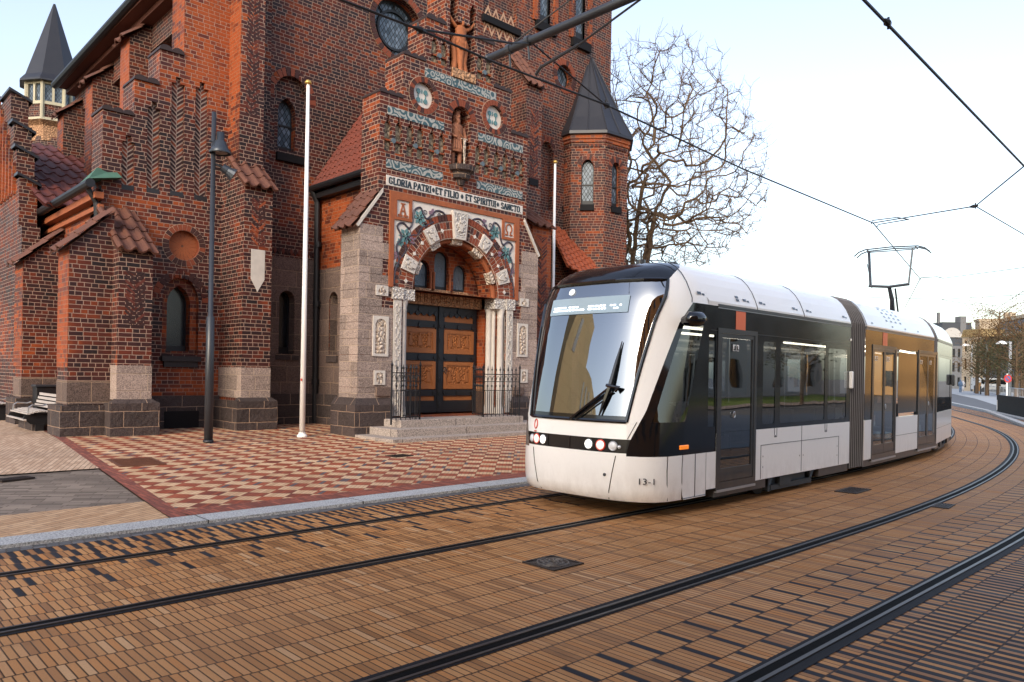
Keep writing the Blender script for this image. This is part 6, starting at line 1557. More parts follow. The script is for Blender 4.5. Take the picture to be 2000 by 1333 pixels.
def railing(label, corner, a, b, zb, h, na, nb):
    o = thing('iron_railing', label, 'railing', (*corner, zb), 'wrought iron railings on the church steps')
    mb, mp = MB(), MB(); rail_panel(mb, mp, corner, a, zb, h, na); rail_panel(mb, mp, corner, b, zb, h, nb)
    mb.build('rail_bars', M['iron'], o); mp.build('rail_post', M['iron'], o, split=.02); return o
railing('black wrought iron railing left of the carved door', (10.46, 13.98), (9.68, 13.98), (10.50, 14.95), .40, 1.22, 6, 7)
railing('black wrought iron railing right of the carved door', (12.46, 14.05), (13.64, 13.98), (12.90, 14.95), .40, 1.22, 9, 7)
# benches and bin along the aisle wall
def bench(x, y):
    o = thing('park_bench', 'slatted grey bench with steel armrests against the left church wall', 'bench', (x, y, gz(y)), 'slatted benches along the left church wall'); z = gz(y)+.03
    Lb = 1.75
    for i in range(8):
        t = i/7; px0 = x-.28+.50*t; zz = z+.34+.08*math.sin(t*PI*.75)-(.10 if i == 0 else 0)
        mb = MB(); mb.box(px0-.025, px0+.03, y-Lb/2, y+Lb/2, zz, zz+.03); mb.build('seat_slat', M['wood_slat'], o)
    for i in range(4):
        mb = MB(); zz = z+.48+i*.085; mb.box(x+.26+i*.03, x+.285+i*.03, y-Lb/2, y+Lb/2, zz, zz+.06); mb.build('back_slat', M['wood_slat'], o)
    for s_ in (-1, 1):
        yy = y+s_*(Lb/2-.12)
        mb = MB(); mb.prism(FY(yy), [(x-.27, z+.34), (x-.29, z+.28), (x-.16, z+.16), (x+.1, z+.10), (x+.28, z+.28), (x+.30, z+.40)], -.02, .02); mb.box(x-.06, x+.1, yy-.03, yy+.03, z, z+.15); mb.build('bench_end', M['iron'], o)
        mb = MB(); mb.tube([(x-.2, yy, z+.38), (x-.19, yy, z+.52), (x-.12, yy, z+.57), (x+.08, yy, z+.55), (x+.16, yy, z+.58)], .014, 6); mb.build('armrest', M['t_alu'], o)
    mb = MB(); mb.box(x-.1, x+.25, y-.7, y+.7, z, z+.22); mb.build('bench_foot', M['granite_dark'], o)
    return o
b1_ = bench(3.98, 19.9)
b2_ = bench(3.98, 24.0); b2_['label'] = 'slatted bench at the left picture edge, farther back beside the second side buttress'; b1_['label'] = 'slatted grey bench with steel armrests just behind the nearest side buttress'
bn = thing('litter_bin', 'black box litter bin between the two benches', 'bin', (4.55, 21.2, .13))
mb = MB(); mb.box(4.3, 4.8, 20.95, 21.35, .16, 1.06); mb.build('bin_body', M['iron'], bn, bevel=.02); mb = MB(); mb.box(4.27, 4.83, 20.92, 21.38, 1.06, 1.12); mb.build('bin_lid', M['post_black'], bn, bevel=.02)
# ------------------------------------------------------------------ overhead line
WZ = 4.95
M['wire'] = simple('copper_wire', (.016, .015, .016), .5, .4, .3)
def w3(u, v, z=WZ): return (*gr(u, v, z), z)
def wire(name, label, pts, r=.010, cat='overhead wire', clamps=()):
    o = thing(name, label, cat, pts[0]); mb = MB()
    for a, b in zip(pts, pts[1:]): mb.tube([a, b], r, 6)
    mb.build('wire_strand', M['wire'], o)
    mb = MB()
    for p, q in clamps:
        p, q = Vector(p), Vector(q); d = (q-p).normalized()
        mb.tube([p-d*.05, p, p+d*.04, p+d*.12], [.012, .03, .036, .010], 7); mb.tube([p+Vector((0, 0, -.05)), p+Vector((0, 0, .06))], .012, 5)
    if clamps: mb.build('clamp', M['wire'], o)
    return o
A = [w3(560, -40), w3(816, 57), w3(955, 118), w3(1183, 205), w3(1450, 330), w3(1705, 436), w3(1797, 545), w3(1768, 600)]
wire('contact_wire', 'long overhead wire running from the church front to the pantograph', A, .0125, clamps=[(A[1], A[2]), (A[3], A[4])])
zb_ = 5.6; bp = [w3(955, 115, zb_), w3(1215, -2, zb_)]
dy = Vector((0, -1, 0)); B0 = Vector(bp[0]); Bm = Vector((bp[0][0], .25, zb_+.0))
CB = thing('catenary_mast', 'dark tubular bracket arm reaching over the track from a mast out of frame', 'bracket arm', (B0.x, .25, 0))
mb = MB(); mb.tube([B0, B0+Vector((.0, -.03, 0)), Bm], .052, 12); mb.tube([B0+dy*-.015, B0+dy*.02], .060, 12); mb.build('bracket_tube', M['post_black'], CB, smooth=True)
mb = MB(); mb.tube([(Bm.x, .25, 0), (Bm.x, .25, 6.3)], [.13, .10], 12); mb.build('mast', M['post_black'], CB)
tt = [Vector(w3(1047, 146, 5.3)), Vector(w3(1056, 132, 5.34)), Vector(w3(1130, 88, 5.42)), Vector(w3(1250, 0, 5.55))]; ext = tt[3]+(tt[3]-tt[2])*.25
mb = MB(); mb.tube([tt[0], tt[1], tt[2]], .020, 7); mb.tube([tt[2], tt[3], ext], .013, 6); mb.build('steady_arm', M['post_black'], CB)
mb = MB()
for u, v in ((1042, 92), (1002, 88)):
    k = min(1., max(0., (u-955)/260)); c = B0.lerp(Vector(bp[1]), k); mb.tube([c+Vector((0, -.03, 0)), c+Vector((0, .03, 0))], .064, 12); mb.tube([c+Vector((0, 0, -.05)), c+Vector((.02, .0, -.22))], .014, 6)
mb.build('tube_clamp', M['t_grey'], CB)
c1 = Vector(w3(1038, 84, 5.58))
wire('messenger_wire', 'sagging upper wire from the wire clamp to the bracket tube', [A[1], w3(1000, 85, 5.35), tuple(c1)], .012)
wire('messenger_wire', 'upper wire from the bracket tube down to the wire over the turret', [tuple(c1), A[3]], .010)
wire('stay_wire', 'short stay wire rising from the bracket tube to the top edge', [w3(998, 88, 5.62), w3(1114, 0, 6.1), w3(1160, -40, 6.3)], .009)
E_ = [w3(1660, -28), w3(2000, 325), w3(2035, 362)]
wire('contact_wire', 'thick overhead wire crossing the sky at upper right', E_[:2], .0155, clamps=[(w3(1735, 47), w3(1700, 8))])
N = [w3(2000, 325), w3(1905, 403), w3(1705, 436)]
wire('span_wire', 'thin span wire kinked below the right end of the thick wire', N, .011, clamps=[(N[1], N[2])])
wire('span_wire', 'thin span wire running down to the right picture edge', [N[1], w3(2040, 482)], .011)
mb = MB(); pl = [Vector(w3(1702, 438)), Vector(w3(1704, 431, 5.0)), Vector(w3(1752, 425, 5.0)), Vector(w3(1775, 429))]
mb.tube(pl, .011, 5); mb.tube([Vector(w3(1712, 444)), Vector(w3(1716, 439)), Vector(w3(1775, 429))], .011, 5); pl_ = tag(mb.build('pull_off_arm', M['wire']), 'bent double pull-off arm holding the wire corner above the tram', 'pull-off arm')
mb = MB(); mb.tube([Vector(w3(1797, 547)), Vector(w3(1798, 543)), Vector(w3(1830, 541)), Vector(w3(1842, 544))], .013, 5); tag(mb.build('pull_off_arm', M['wire']), 'small bent pull-off arm right of the pantograph', 'pull-off arm')
wire('span_wire', 'thin span wire from the small pull-off arm to the right edge', [w3(1842, 544), w3(2060, 515)], .009)
wire('span_wire', 'faint far span wire low over the tram roof', [far(1655, 580, 40), far(1840, 585, 40), far(2050, 573, 36)], .013)
wire('span_wire', 'faint far wire branching below the low span wire', [far(1840, 586, 40), far(1902, 596, 40), far(1905, 592, 40), far(1945, 598, 40)], .013)
wire('contact_wire', 'far wire slanting up at the right edge above the distant roofs', [far(1918, 622, 46), far(2050, 535, 24)], .012)
# ------------------------------------------------------------------ bare plane tree behind the turret
from mathutils.kdtree import KDTree
BARK = simple('plane_bark', (.14, .085, .045), .85, var=.45, sc=5, bump=.4); TWIG = simple('twig_bark', (.12, .075, .042), .85, var=.3, sc=4)
rt = Vector((sph, -cph, 0)); fw = Vector((cph, sph, 0)); bt = far(1232, 740, 38.); bt.z = 0.
def bare_tree(base, name, label, rx, zc, up, dn, ntar, seed, lean):
    """limbs are grown out to points scattered through the crown; each joins the nearest wood, thickness follows the load"""
    rd = random.Random(seed); root = thing(name, label, 'tree', tuple(base)); nodes, par = [], []
    def addn(p, q): nodes.append(Vector(p)); par.append(q); return len(nodes)-1
    k = -1
    for i in range(9): k = addn(base+Vector((.03*i, .02*i, .62*i)), k)
    tar = []
    while len(tar) < ntar:
        a, b, c = rd.uniform(-1, 1), rd.uniform(-1, 1), rd.uniform(-1, 1); r = math.sqrt(a*a+b*b+c*c)
        if r > 1 or r < .22: continue
        p = base+rt*(a*rx+lean*max(0, c))+fw*(b*rx)+Vector((0, 0, zc+c*(up if c > 0 else dn)))
        tar.append((r+rd.uniform(-.12, .12), p))
    tar.sort(key=lambda t: t[0]); ends = []; kd = None; n_at = 0; start = 7
    for n, (_, p) in enumerate(tar):
        if kd is None or n-n_at > (4 if n < 120 else 40):
            kd = KDTree(len(nodes)); [kd.insert(q, i) for i, q in enumerate(nodes) if i >= start]; kd.balance(); n_at = n
        best = min(kd.find_n(p, 8), key=lambda t: t[2]+.22*(nodes[t[1]]-base).length*0+max(0, nodes[t[1]].z-p.z)*.7-.06*min(6., (nodes[t[1]]-p).dot((base+Vector((0, 0, 5.))-p).normalized())))
        q = nodes[best[1]]; L = (p-q).length; m_ = max(1, int(L/.38)); j = best[1]; side = Vector((rd.gauss(0, 1), rd.gauss(0, 1), rd.gauss(0, 1))).normalized()*L*.06
        for s_ in range(1, m_+1):
            t = s_/m_; w = q.lerp(p, t)+side*math.sin(PI*t)+Vector((rd.gauss(0, .045), rd.gauss(0, .045), rd.gauss(0, .045)-.10*L*math.sin(PI*t)*.5)); j = addn(w, j)
        ends.append(j)
    load = [0]*len(nodes)
    for e_ in ends:
        j = e_
        while j >= 0: load[j] += 1; j = par[j]
    rad = [.0098*max(1, l)**.41 for l in load]; bark, mid, twig = MB(), MB(), MB(); kids = {}
    for i, q in enumerate(par): kids.setdefault(q, []).append(i)
    stack = [(0, [0])]
    def flush(ch):
        if len(ch) < 2: return
        r = [rad[i] for i in ch]; r[0] = min(r[0], r[1]*1.25); mx = max(r); (bark if mx > .12 else mid if mx > .03 else twig).tube([nodes[i] for i in ch], r, 10 if mx > .12 else 5 if mx > .03 else 3, caps=False)
    st_ = [[0]]
    while st_:
        ch = st_.pop(); 
        while True:
            ks = sorted(kids.get(ch[-1], []), key=lambda i: -load[i])
            if not ks: break
            for o_ in ks[1:]: st_.append([ch[-1], o_])
            ch.append(ks[0])
        flush(ch)
    for e_ in ends:
        p = nodes[e_]; d0_ = (p-nodes[par[e_]]).normalized()
        for _ in range(rd.randint(2, 5)):
            d = (d0_*.7+Vector((rd.gauss(0, .6), rd.gauss(0, .6), rd.gauss(.15, .5)))).normalized(); l = rd.uniform(.25, .65); s_ = p-d0_*rd.uniform(0, .5); m_ = s_+d*l*.5+Vector((rd.gauss(0, .05), rd.gauss(0, .05), rd.gauss(0, .05)))
            twig.tube([s_, m_, s_+d*l+Vector((0, 0, .06))], [.010, .008, .006], 3, caps=False)
    bark.build('trunk', BARK, root, smooth=True); mid.build('branches', BARK, root); twig.build('twigs', TWIG, root); return root
bare_tree(bt, 'bare_plane_tree', 'big leafless tree with spreading limbs behind the church turret', 6.6, 10.6, 7.8, 4.4, 2500, 3, .9)
# ------------------------------------------------------------------ far end of the street
stt = lambda o: tag(o, kind='structure')
def gpoly(name, uv, z, mat): return stt(MB().poly([(*gr(u, v, z), z) for u, v in uv]).build(name, mat))
gpoly('far_road', [(1850, 767.5), (1905, 779), (1962, 797), (1962, 812), (1925, 803), (1850, 786)], .012, M['asphalt'])
gpoly('far_pavement', [(1850, 755), (1960, 764), (2040, 778), (2040, 826), (1962, 797), (1905, 779), (1850, 767.5)], .016, M['walkgrey'])
k0, k1, k2 = gr(1850, 787), gr(1925, 804), gr(2060, 856)
mb = MB()
for a, b in ((k0, k1), (k1, k2)):
    d = Vector((b[0]-a[0], b[1]-a[1], 0)).normalized(); n = Vector((-d.y, d.x, 0))*.25
    q = [Vector((*a, 0)), Vector((*b, 0))]; v = [q[0]-n*.5, q[1]-n*.5, q[1]+n*.5, q[0]+n*.5]; mb.add([tuple(p+Vector((0, 0, z))) for z in (0., .10) for p in v], [(4, 5, 6, 7), (0, 1, 5, 4), (1, 2, 6, 5), (2, 3, 7, 6), (3, 0, 4, 7)])
stt(mb.build('far_kerb', M['kerbstone']))
# low black hoarding
a, b = Vector((*gr(1946, 806), 0)), Vector((*gr(2085, 838), 0)); FB = Fr(a, b-a, (b-a).cross(Vector((0, 0, 1)))); Lb = (b-a).length
hb_ = (806-771.5)/FPX*(a.x*cph+a.y*sph)
o = thing('street_barrier', 'long low black panel barrier at the right edge of the street', 'barrier', tuple(a))
mb = MB(); mb.fbox(FB, 0, Lb, .04, hb_, -.10, 0); mb.build('barrier_panel', M['t_grey'] if False else simple('black_barrier', (.006, .006, .008), .8, .2, var=.3), o, bevel=.02)
mb = MB(); mb.fbox(FB, .10, .24, .12, hb_*.72, 0, .012); mb.build('reflective_strip', M['white_paint'], o)
mb = MB(); mb.fbox(FB, -.05, Lb, 0, .06, -.4, .3); mb.build('barrier_foot', M['kerbstone'], o)
# tall poles, lamp, sign, bollards, fence
def spole(label, u, f, zt, arm=False):
    p = far(u, 750, f); o = thing('street_lamp' if arm else 'catenary_pole', label, 'street lamp' if arm else 'pole', (p.x, p.y, 0))
    mb = MB(); mb.tube([(p.x, p.y, 0), (p.x, p.y, zt)], [.17, .13], 10); mb.build('pole', simple('galvanised_pole', (.42, .42, .42), .5, .4, .3, var=.1), o, smooth=True)
    if arm:
        q = p-rt*.95; mb = MB(); mb.tube([(p.x, p.y, zt-.15), (q.x, q.y, zt-.05)], .05, 6); mb.build('lamp_arm', M['t_alu'], o)
        mb = MB(); mb.lathe([(.55, 0), (.5, .12), (.25, .32), (0, .36)], (q.x, q.y, zt-.35), 12); mb.build('lamp_shade', M['white_paint'], o, smooth=True)
spole('tall grey street lamp with white dome above the black barrier', 1972, 80, 5.9, True)
spole('slim grey pole behind the bollards, left of the dome lamp', 1926, 92, 6.0)
spole('distant slim lamp with small white dome beside the tram rear', 1897, 118, 7.4, True)
p = far(1967, 740, 60); o = thing('no_parking_sign', 'round red and white traffic sign on a short post by the fence', 'traffic sign', (p.x, p.y, 0)); FSg = Fr((p.x, p.y, 0), rt, -fw)
mb = MB(); mb.tube([(p.x, p.y, 0), (p.x, p.y, p.z+.4)], .055, 8); mb.build('sign_post', M['white_paint'], o)
mb = MB(); mb.prism(FSg, circ(0, p.z, .31, 20), .06, .09); mb.build('sign_disc', RED_, o)
mb = MB(); mb.prism(FSg, circ(0, p.z, .22, 20), .09, .10); mb.build('sign_face', simple('sign_blue', (.10, .13, .30), .4), o)
mb = MB(); mb.prism(FSg, [(-.19, p.z+.13), (-.13, p.z+.19), (.19, p.z-.13), (.13, p.z-.19)], .10, .11); mb.build('sign_bar', RED_, o)
proto = None
for i, (u, v) in enumerate(((1884, 757), (1889, 759), (1893, 761), (1898, 763), (1903, 766), (1915, 769))):
    x, y = gr(u, v+2)
    if i == 0:
        mb = MB(); mb.lathe([(.09, 0), (.09, .95), (.05, 1.02), (0, 1.03)], (x, y, 0), 8); proto = tag(mb.build('bollard', M['post_black']), 'small dark bollard in the row along the far pavement', 'bollard', 'bollards along the far pavement')
    else:
        c_ = proto.copy(); COL.objects.link(c_); c_.location = (x, y, 0)
x, y = gr(1910, 769); mb = MB(); mb.box(x-.3, x+.3, y-.25, y+.25, .35, 1.45); mb.tube([(x, y, 0), (x, y, .4)], .06, 6); tag(mb.build('orange_marker', simple('orange_box', (.5, .24, .07), .6)), 'orange box among the far bollards', 'utility box')
fa, fb_ = Vector((*gr(1912, 764), 0)), Vector((*gr(2030, 790), 0)); o = thing('steel_fence', 'thin grey railing along the far pavement before the trees', 'fence', tuple(fa)); mb = MB()
for z in (.15, 1.0): mb.tube([fa+Vector((0, 0, z)), fb_+Vector((0, 0, z))], .035, 5)
mb.build('fence_rail', M['t_alu'], o); mb = MB()
for i in range(61): q = fa.lerp(fb_, i/60); mb.tube([q, q+Vector((0, 0, 1.0))], .018 if i % 6 else .04, 4, caps=False)
mb.build('fence_bars', M['t_alu'], o)
# people far down the street
def far_person(u, f, col, label):
    p = far(u, 750, f); x, y = p.x, p.y; o = thing('person', label, 'person', (x, y, 0)); mb = MB()
    for s_ in (-.1, .1): mb.tube([(x+s_*rt.x, y+s_*rt.y, .02), (x+s_*rt.x*.9, y+s_*rt.y*.9, .5), (x+s_*rt.x*.8, y+s_*rt.y*.8, .95)], [.06, .075, .11], 7)
    mb.tube([(x, y, .88), (x, y, 1.1), (x, y, 1.4), (x, y, 1.5), (x, y, 1.56)], [.17, .18, .22, .14, .06], 9)
    mb.tube([(x, y, 1.55), (x, y, 1.62), (x, y, 1.70), (x, y, 1.77)], [.07, .10, .10, .04], 8)
    for s_ in (-1, 1): mb.tube([(x+s_*.2*rt.x, y+s_*.2*rt.y, 1.42), (x+s_*.27*rt.x, y+s_*.27*rt.y, 1.1), (x+s_*.25*rt.x, y+s_*.25*rt.y, .82)], [.065, .05, .035], 6)
    mb.build('body', simple('clothing', col, .8), o, smooth=True)
far_person(1876, 105, (.10, .16, .26), 'distant person in blue standing by the tram rear')
far_person(1881, 112, (.35, .35, .38), 'distant person in pale grey beside the person in blue')
# a parked pale van under the trees
p = far(1940, 750, 112); o = thing('parked_van', 'pale van parked in shade under the far trees', 'van', (p.x, p.y, 0)); FV = Fr((p.x, p.y, 0), rt, -fw)
mb = MB(); mb.prism(FV, [(-2.2, .4), (2.2, .4), (2.2, 1.1), (1.7, 1.9), (1.2, 2.1), (-2., 2.1), (-2.2, 1.9)], -1.8, 0); mb.build('body', simple('van_paint', (.40, .42, .44), .4), o, bevel=.06)
mb = MB(); mb.prism(FV, [(.7, 1.2), (1.95, 1.2), (1.6, 1.85), (.7, 1.85)], 0, .02); mb.prism(FV, rect(-1.8, .5, 1.25, 1.85), 0, .02); mb.build('side_window', M['t_black'], o)
for s_ in (-1.4, 1.4): mb = MB(); mb.prism(FV, circ(s_, .35, .35, 14), -.2, .03); mb.build('wheel', M['t_grey'], o)
# leafy spring trees
def leaf_mat(name, a, b):
    n = NT(name); rnd = n.new('ShaderNodeObjectInfo'); p = n.pos(); f = n.noise(p, .8, 3); g_ = n.white(p); c = n.mix(f, a, b); n.fin(c, .85, .2); return n.mat
LV = [leaf_mat('brown_buds', (.085, .05, .02), (.17, .09, .033)), leaf_mat('olive_leaves', (.03, .036, .02), (.065, .06, .026))]
def spring_tree(u, f, h, w, seed, mat, label, nleaf=2600, xy=None):
    rd = random.Random(seed); p = Vector((*xy, 0)) if xy else far(u, 750, f); b = Vector((p.x, p.y, 0)); o = thing('spring_tree', label, 'tree', tuple(b)); tr, lf = MB(), MB()
    tr.tube([b, b+Vector((0, 0, h*.5)), b+Vector((0, 0, h*.85))], [.22, .16, .05], 6); ends = []
    for i in range(38):
        t = rd.uniform(.22, .85); a = rd.uniform(0, 2*PI); s = b+Vector((0, 0, h*t)); l = w*.5*rd.uniform(.6, 1.05)*math.sin(min(1., (1-t)*1.7+.25)*PI/2)
        e_ = s+Vector((math.cos(a)*l, math.sin(a)*l, l*rd.uniform(.25, .9))); m_ = s.lerp(e_, .5)+Vector((rd.uniform(-.2, .2), rd.uniform(-.2, .2), .15)); tr.tube([s, m_, e_], [.06, .04, .015], 4, caps=False); ends += [(m_, .8), (e_, 1.), (s.lerp(e_, .8), .9)]
    for i in range(nleaf):
        c, k = rd.choice(ends); q = c+Vector((rd.gauss(0, .55), rd.gauss(0, .55), rd.gauss(0, .5))); sz = rd.uniform(.05, .11); u_ = Vector((rd.gauss(0, 1), rd.gauss(0, 1), rd.gauss(0, 1))).normalized(); v_ = u_.orthogonal().normalized()
        lf.poly([q-u_*sz, q+v_*sz*.7, q+u_*sz, q-v_*sz*.7])
    tr.build('trunk', TWIG, o); lf.build('crown', mat, o)
spring_tree(1908, 96, 8.2, 5., 1, LV[0], 'brownish budding tree nearest the tram rear')
spring_tree(1950, 88, 11.5, 6.5, 2, LV[0], 'tall brownish budding tree behind the dome lamp', 3400)
spring_tree(1996, 82, 9.5, 6.0, 3, LV[0], 'brownish budding tree at the right picture edge', 3000)
spring_tree(1928, 84, 5.6, 5.0, 4, LV[1], 'low dark olive tree beneath the tall budding tree')
spring_tree(1985, 76, 6.2, 6.0, 5, LV[1], 'dark olive tree behind the red sign', 3000)
spring_tree(2030, 84, 9., 6., 6, LV[1], 'dark olive tree partly cut off by the right edge')
for i, (x, y, lb) in enumerate(((46, -9.5, 'olive tree across the street, out of frame, nearest the tram'), (58, -8.6, 'olive tree across the street, out of frame, in the middle'), (30, -12, 'olive tree on the lawn, out of frame'))): spring_tree(0, 0, 7.5, 5., 20+i, LV[1], lb, 1500, (x, y))
# buildings at the end
def wallwin(F, u0, u1, z0, z1, nx, nz, o, mat, ww=.5, hh=.6):
    mb = MB(); wn = []; dx, dz = (u1-u0)/nx, (z1-z0)/nz
    for i in range(nx):
        for j in range(nz): c, z = u0+dx*(i+.5), z0+dz*(j+.5); wn.append(rect(c-dx*ww/2, c+dx*ww/2, z-dz*hh/2, z+dz*hh/2))
    mb.plate(F, rect(u0, u1, z0, z1), wn, 0.); [mb.reveal(F, q, 0, -.25) for q in wn]; mb.build('wall', mat, o)
    for q in wn: m2_ = MB(); m2_.plate(F, q, d=-.22); w_ = m2_.build('window', M['glass_black'], o)
CREAM = simple('cream_render', (.42, .34, .25), .8, var=.12, sc=.5); GREYW = simple('grey_render', (.15, .15, .155), .8, var=.15, sc=.5); SLR = simple('grey_slate_roof', (.05, .055, .065), .6, var=.2, sc=.7)
a, b = far(1912, 750, 128), far(2060, 750, 100); o = thing('townhouse_block', 'long cream building with dark grey roof behind the far trees', 'building', (a.x, a.y, 0)); F = Fr((a.x, a.y, 0), (b.x-a.x, b.y-a.y, 0), (b-a).cross(Vector((0, 0, 1)))); Lw = Vector((b.x-a.x, b.y-a.y)).length
wallwin(F, 0, Lw, 0, 8.6, 9, 3, o, GREYW)
mb = MB(); mb.add([F.p(-.3, 8.6, .5), F.p(Lw, 8.6, .5), F.p(Lw, 11.4, -2.5), F.p(-.3, 11.4, -2.5), F.p(-.3, 8.6, -5), F.p(-.3, 11.4, -5)], [(0, 1, 2, 3), (0, 3, 5, 4)]); mb.build('roof', SLR, o)
mb = MB(); mb.fbox(F, -.4, Lw, 8.5, 8.9, -.2, .8); mb.fbox(F, -.2, Lw, 11.4, 12., -2.7, -2.3); mb.build('cornice', CREAM, o)
mb = MB(); mb.fbox(F, -.5, 1.8, 0, 11.6, -5, .6); mb.fbox(F, -.6, 1.9, 11.6, 12., -5, .8); mb.build('corner_bay', CREAM, o)
mb = MB(); mb.fbox(F, 2., 2.8, 11.4, 13., -3.6, -2.8); mb.fbox(F, 4., 5., 11.4, 12.8, -3.6, -2.8); mb.build('chimney', CREAM, o)
a, b = far(1836, 750, 150), far(1898, 750, 150); o = thing('gabled_building', 'grey gabled building with chimney at the end of the street', 'building', (a.x, a.y, 0)); F = Fr((a.x, a.y, 0), (b.x-a.x, b.y-a.y, 0), (b-a).cross(Vector((0, 0, 1)))); Lw = (b-a).length
wallwin(F, 0, Lw, 0, 8.5, 6, 3, o, GREYW)
mb = MB(); mb.prism(F, [(-.3, 8.5), (Lw+.3, 8.5), (Lw-.2, 13.2), (.4, 13.2)], -6, -.2); mb.build('roof', SLR, o)
mb = MB(); mb.prism(F, circ(Lw*.36, 10.2, 1.9, 14, 0, PI)+[], -.2, .05); mb.build('gable', simple('pale_stone_gable', (.42, .40, .38), .8), o)
mb = MB(); mb.fbox(F, Lw*.62, Lw*.80, 10., 14.4, -2, -.1); mb.fbox(F, .2, .6, 13, 15.2, -2, -1.4); mb.build('chimney', GREYW, o)
a, b = far(1878, 750, 122), far(1915, 750, 118); o = thing('corner_house', 'pale narrow house with dark mansard beside the budding trees', 'building', (a.x, a.y, 0)); F = Fr((a.x, a.y, 0), (b.x-a.x, b.y-a.y, 0), (b-a).cross(Vector((0, 0, 1)))); Lw = (b-a).length
wallwin(F, 0, Lw, 0, 8.6, 3, 3, o, CREAM)
mb = MB(); mb.prism(F, [(-.2, 8.6), (Lw+.2, 8.6), (Lw-.3, 9.8), (.3, 9.8)], -5, .1); mb.build('roof', SLR, o)
# ---- the other side of the street, out of frame: reflections in the tram's glass, plus an added house shading the foreground
TAN = ashlar('sandstone_slabs', (.70, .44, .20), 2.2, 1.3, mort=(.30, .17, .07), rough_face=.15, var=.15)
o = thing('sandstone_tower_block', 'tan stone tower building across the square, out of frame to the left', 'building', (-13, 30, 0)); FTn = FY(24.); mb.prism(FTn, [(-17., 0), (-9.5, 0), (-9.5, 18.5), (-17., 15.5)], -2.6, 0); mb.build('wall', TAN, o)
mb = MB(); mb.fbox(FTn, -12.6, -11.6, 10.5, 14.5, -.1, .03); mb.build('window', M['glass_black'], o)
mb = MB(); mb.prism(FTn, [(-44, 0), (-17.02, 0), (-17.02, 11.), (-44, 7.5)], -8, -.6); mb.build('low_wing', TAN, o)
mb = MB(); [mb.fbox(FY(24.6), -18.2-i*1.15, -17.8-i*1.15, .8, 9.6-i*.14, -.1, .04) for i in range(20)]; mb.build('slit_windows', M['glass_black'], o)
PALE = simple('pale_stucco', (.44, .42, .38), .85, var=.12, sc=.4)
o = thing('stucco_house', 'pale stucco house opposite the church, out of frame behind the camera', 'building', (43, -22, 0)); F = Fr((76, -20, 0), (-1, 0, 0), (0, 1, 0)); wallwin(F, 0, 40, 0, 7.5, 10, 2, o, PALE); mb = MB(); mb.add([(35, -19.7, 7.5), (77, -19.7, 7.5), (77, -25, 12.5), (35, -25, 12.5)], [(0, 1, 2, 3)]); mb.build('roof', SLR, o)
ORB = simple('orange_brick_block', (.62, .24, .06), .8, var=.25, sc=.8)
o = thing('shading_brick_house', 'orange brick house added out of frame behind the camera to shade the foreground', 'building', (-6, -8, 0)); F = Fr((8, -3.6, 0), (-1, 0, 0), (0, 1, 0)); wallwin(F, 0, 32, 0, 12, 11, 3, o, ORB, .35, .5); mb = MB(); mb.box(-24, 8, -14, -3.9, 0, 11.9); mb.build('house_body', ORB, o)  # added, unseen: blocks sun and sky over the foreground, reflects orange in the windscreen
GR = leaf_mat('lawn_grass', (.10, .14, .02), (.22, .24, .04)); stt(MB().poly([(12, -18, .02), (70, -18, .02), (70, -11, .02), (12, -11, .02)]).build('lawn', GR))
stt(MB().poly([(-20, -13, .015), (72, -13, .015), (72, -9, .015), (-20, -9, .015)]).build('near_pavement', M['tan_walk']))
o = thing('gold_reflection_block', 'golden brick block added out of frame to the right for the gold reflection in the tram', 'building', (78, -22, 0)); F = Fr((84, -18, 0), (0, 1, 0), (-1, 0, 0)); wallwin(F, 0, 20, 0, 10, 6, 3, o, simple('golden_brick_block', (.62, .34, .12), .8, var=.2, sc=.6), .35, .5); mb = MB(); mb.box(84.3, 92, -18, 2, 0, 9.9); mb.build('house_body', PALE, o)  # added, unseen: gives the rear cars their gold reflection
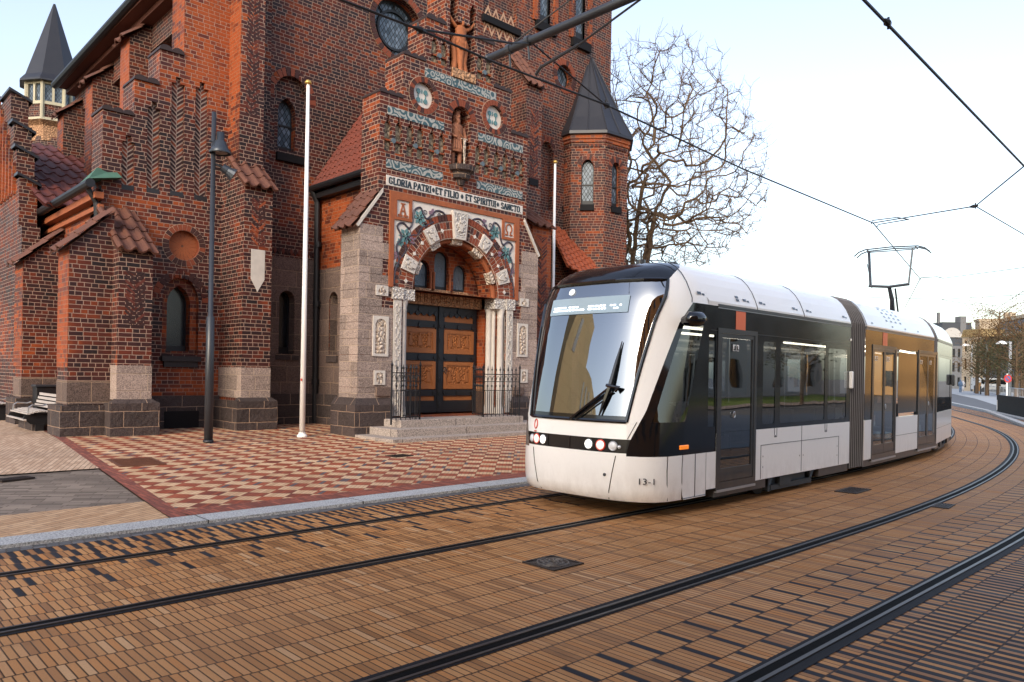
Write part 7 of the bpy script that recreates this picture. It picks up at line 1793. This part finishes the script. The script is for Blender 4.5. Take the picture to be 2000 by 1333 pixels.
# ------------------------------------------------------------------ sky, sun, camera
SUN_AZ, SUN_EL = math.radians(243.), math.radians(28.)
wd = bpy.data.worlds.new('World'); scn.world = wd; wd.use_nodes = True; nt = wd.node_tree; bg = nt.nodes['Background']
sk = nt.nodes.new('ShaderNodeTexSky'); sk.sky_type = 'NISHITA'; sk.sun_disc = False; sk.sun_elevation = SUN_EL; sk.sun_rotation = SUN_AZ; sk.altitude = 0; sk.air_density = 1.35; sk.dust_density = 2.2; sk.ozone_density = 2.6
hs = nt.nodes.new('ShaderNodeHueSaturation'); hs.inputs['Saturation'].default_value = .72; hs.inputs['Hue'].default_value = .512      # thin high haze greys the blue
nt.links.new(sk.outputs[0], hs.inputs['Color']); nt.links.new(hs.outputs[0], bg.inputs[0]); bg.inputs[1].default_value = .135
ld = bpy.data.lights.new('sun', 'SUN'); ld.energy = .9; ld.angle = math.radians(16); ld.color = (1., .84, .66); lo = bpy.data.objects.new('sun', ld); COL.objects.link(lo)
sd = Vector((math.sin(SUN_AZ)*math.cos(SUN_EL), math.cos(SUN_AZ)*math.cos(SUN_EL), math.sin(SUN_EL))); lo.rotation_euler = sd.to_track_quat('Z', 'Y').to_euler(); lo.location = sd*50
cd = bpy.data.cameras.new('camera'); co = bpy.data.objects.new('camera', cd); COL.objects.link(co); scn.camera = co
cd.sensor_width = 36; cd.lens = FPX/2000*36; cd.shift_y = (PY-666.5)/2000; cd.clip_start = .05; cd.clip_end = 3000
R0, U0 = Vector((sph, -cph, 0)), Vector((0, 0, 1)); cr, sr = math.cos(RHO), math.sin(RHO)
R1, U1 = R0*cr+U0*sr, U0*cr-R0*sr; Bk = R1.cross(U1)
co.matrix_world = Matrix(((R1.x, U1.x, Bk.x, 0), (R1.y, U1.y, Bk.y, 0), (R1.z, U1.z, Bk.z, HC), (0, 0, 0, 1)))
scn.view_settings.view_transform = 'Standard'; scn.view_settings.look = 'None'; scn.view_settings.exposure = 1.36; scn.view_settings.gamma = 1.
scn.cycles.max_bounces = 6; scn.cycles.transparent_max_bounces = 10; scn.cycles.glossy_bounces = 4; scn.cycles.use_denoising = True
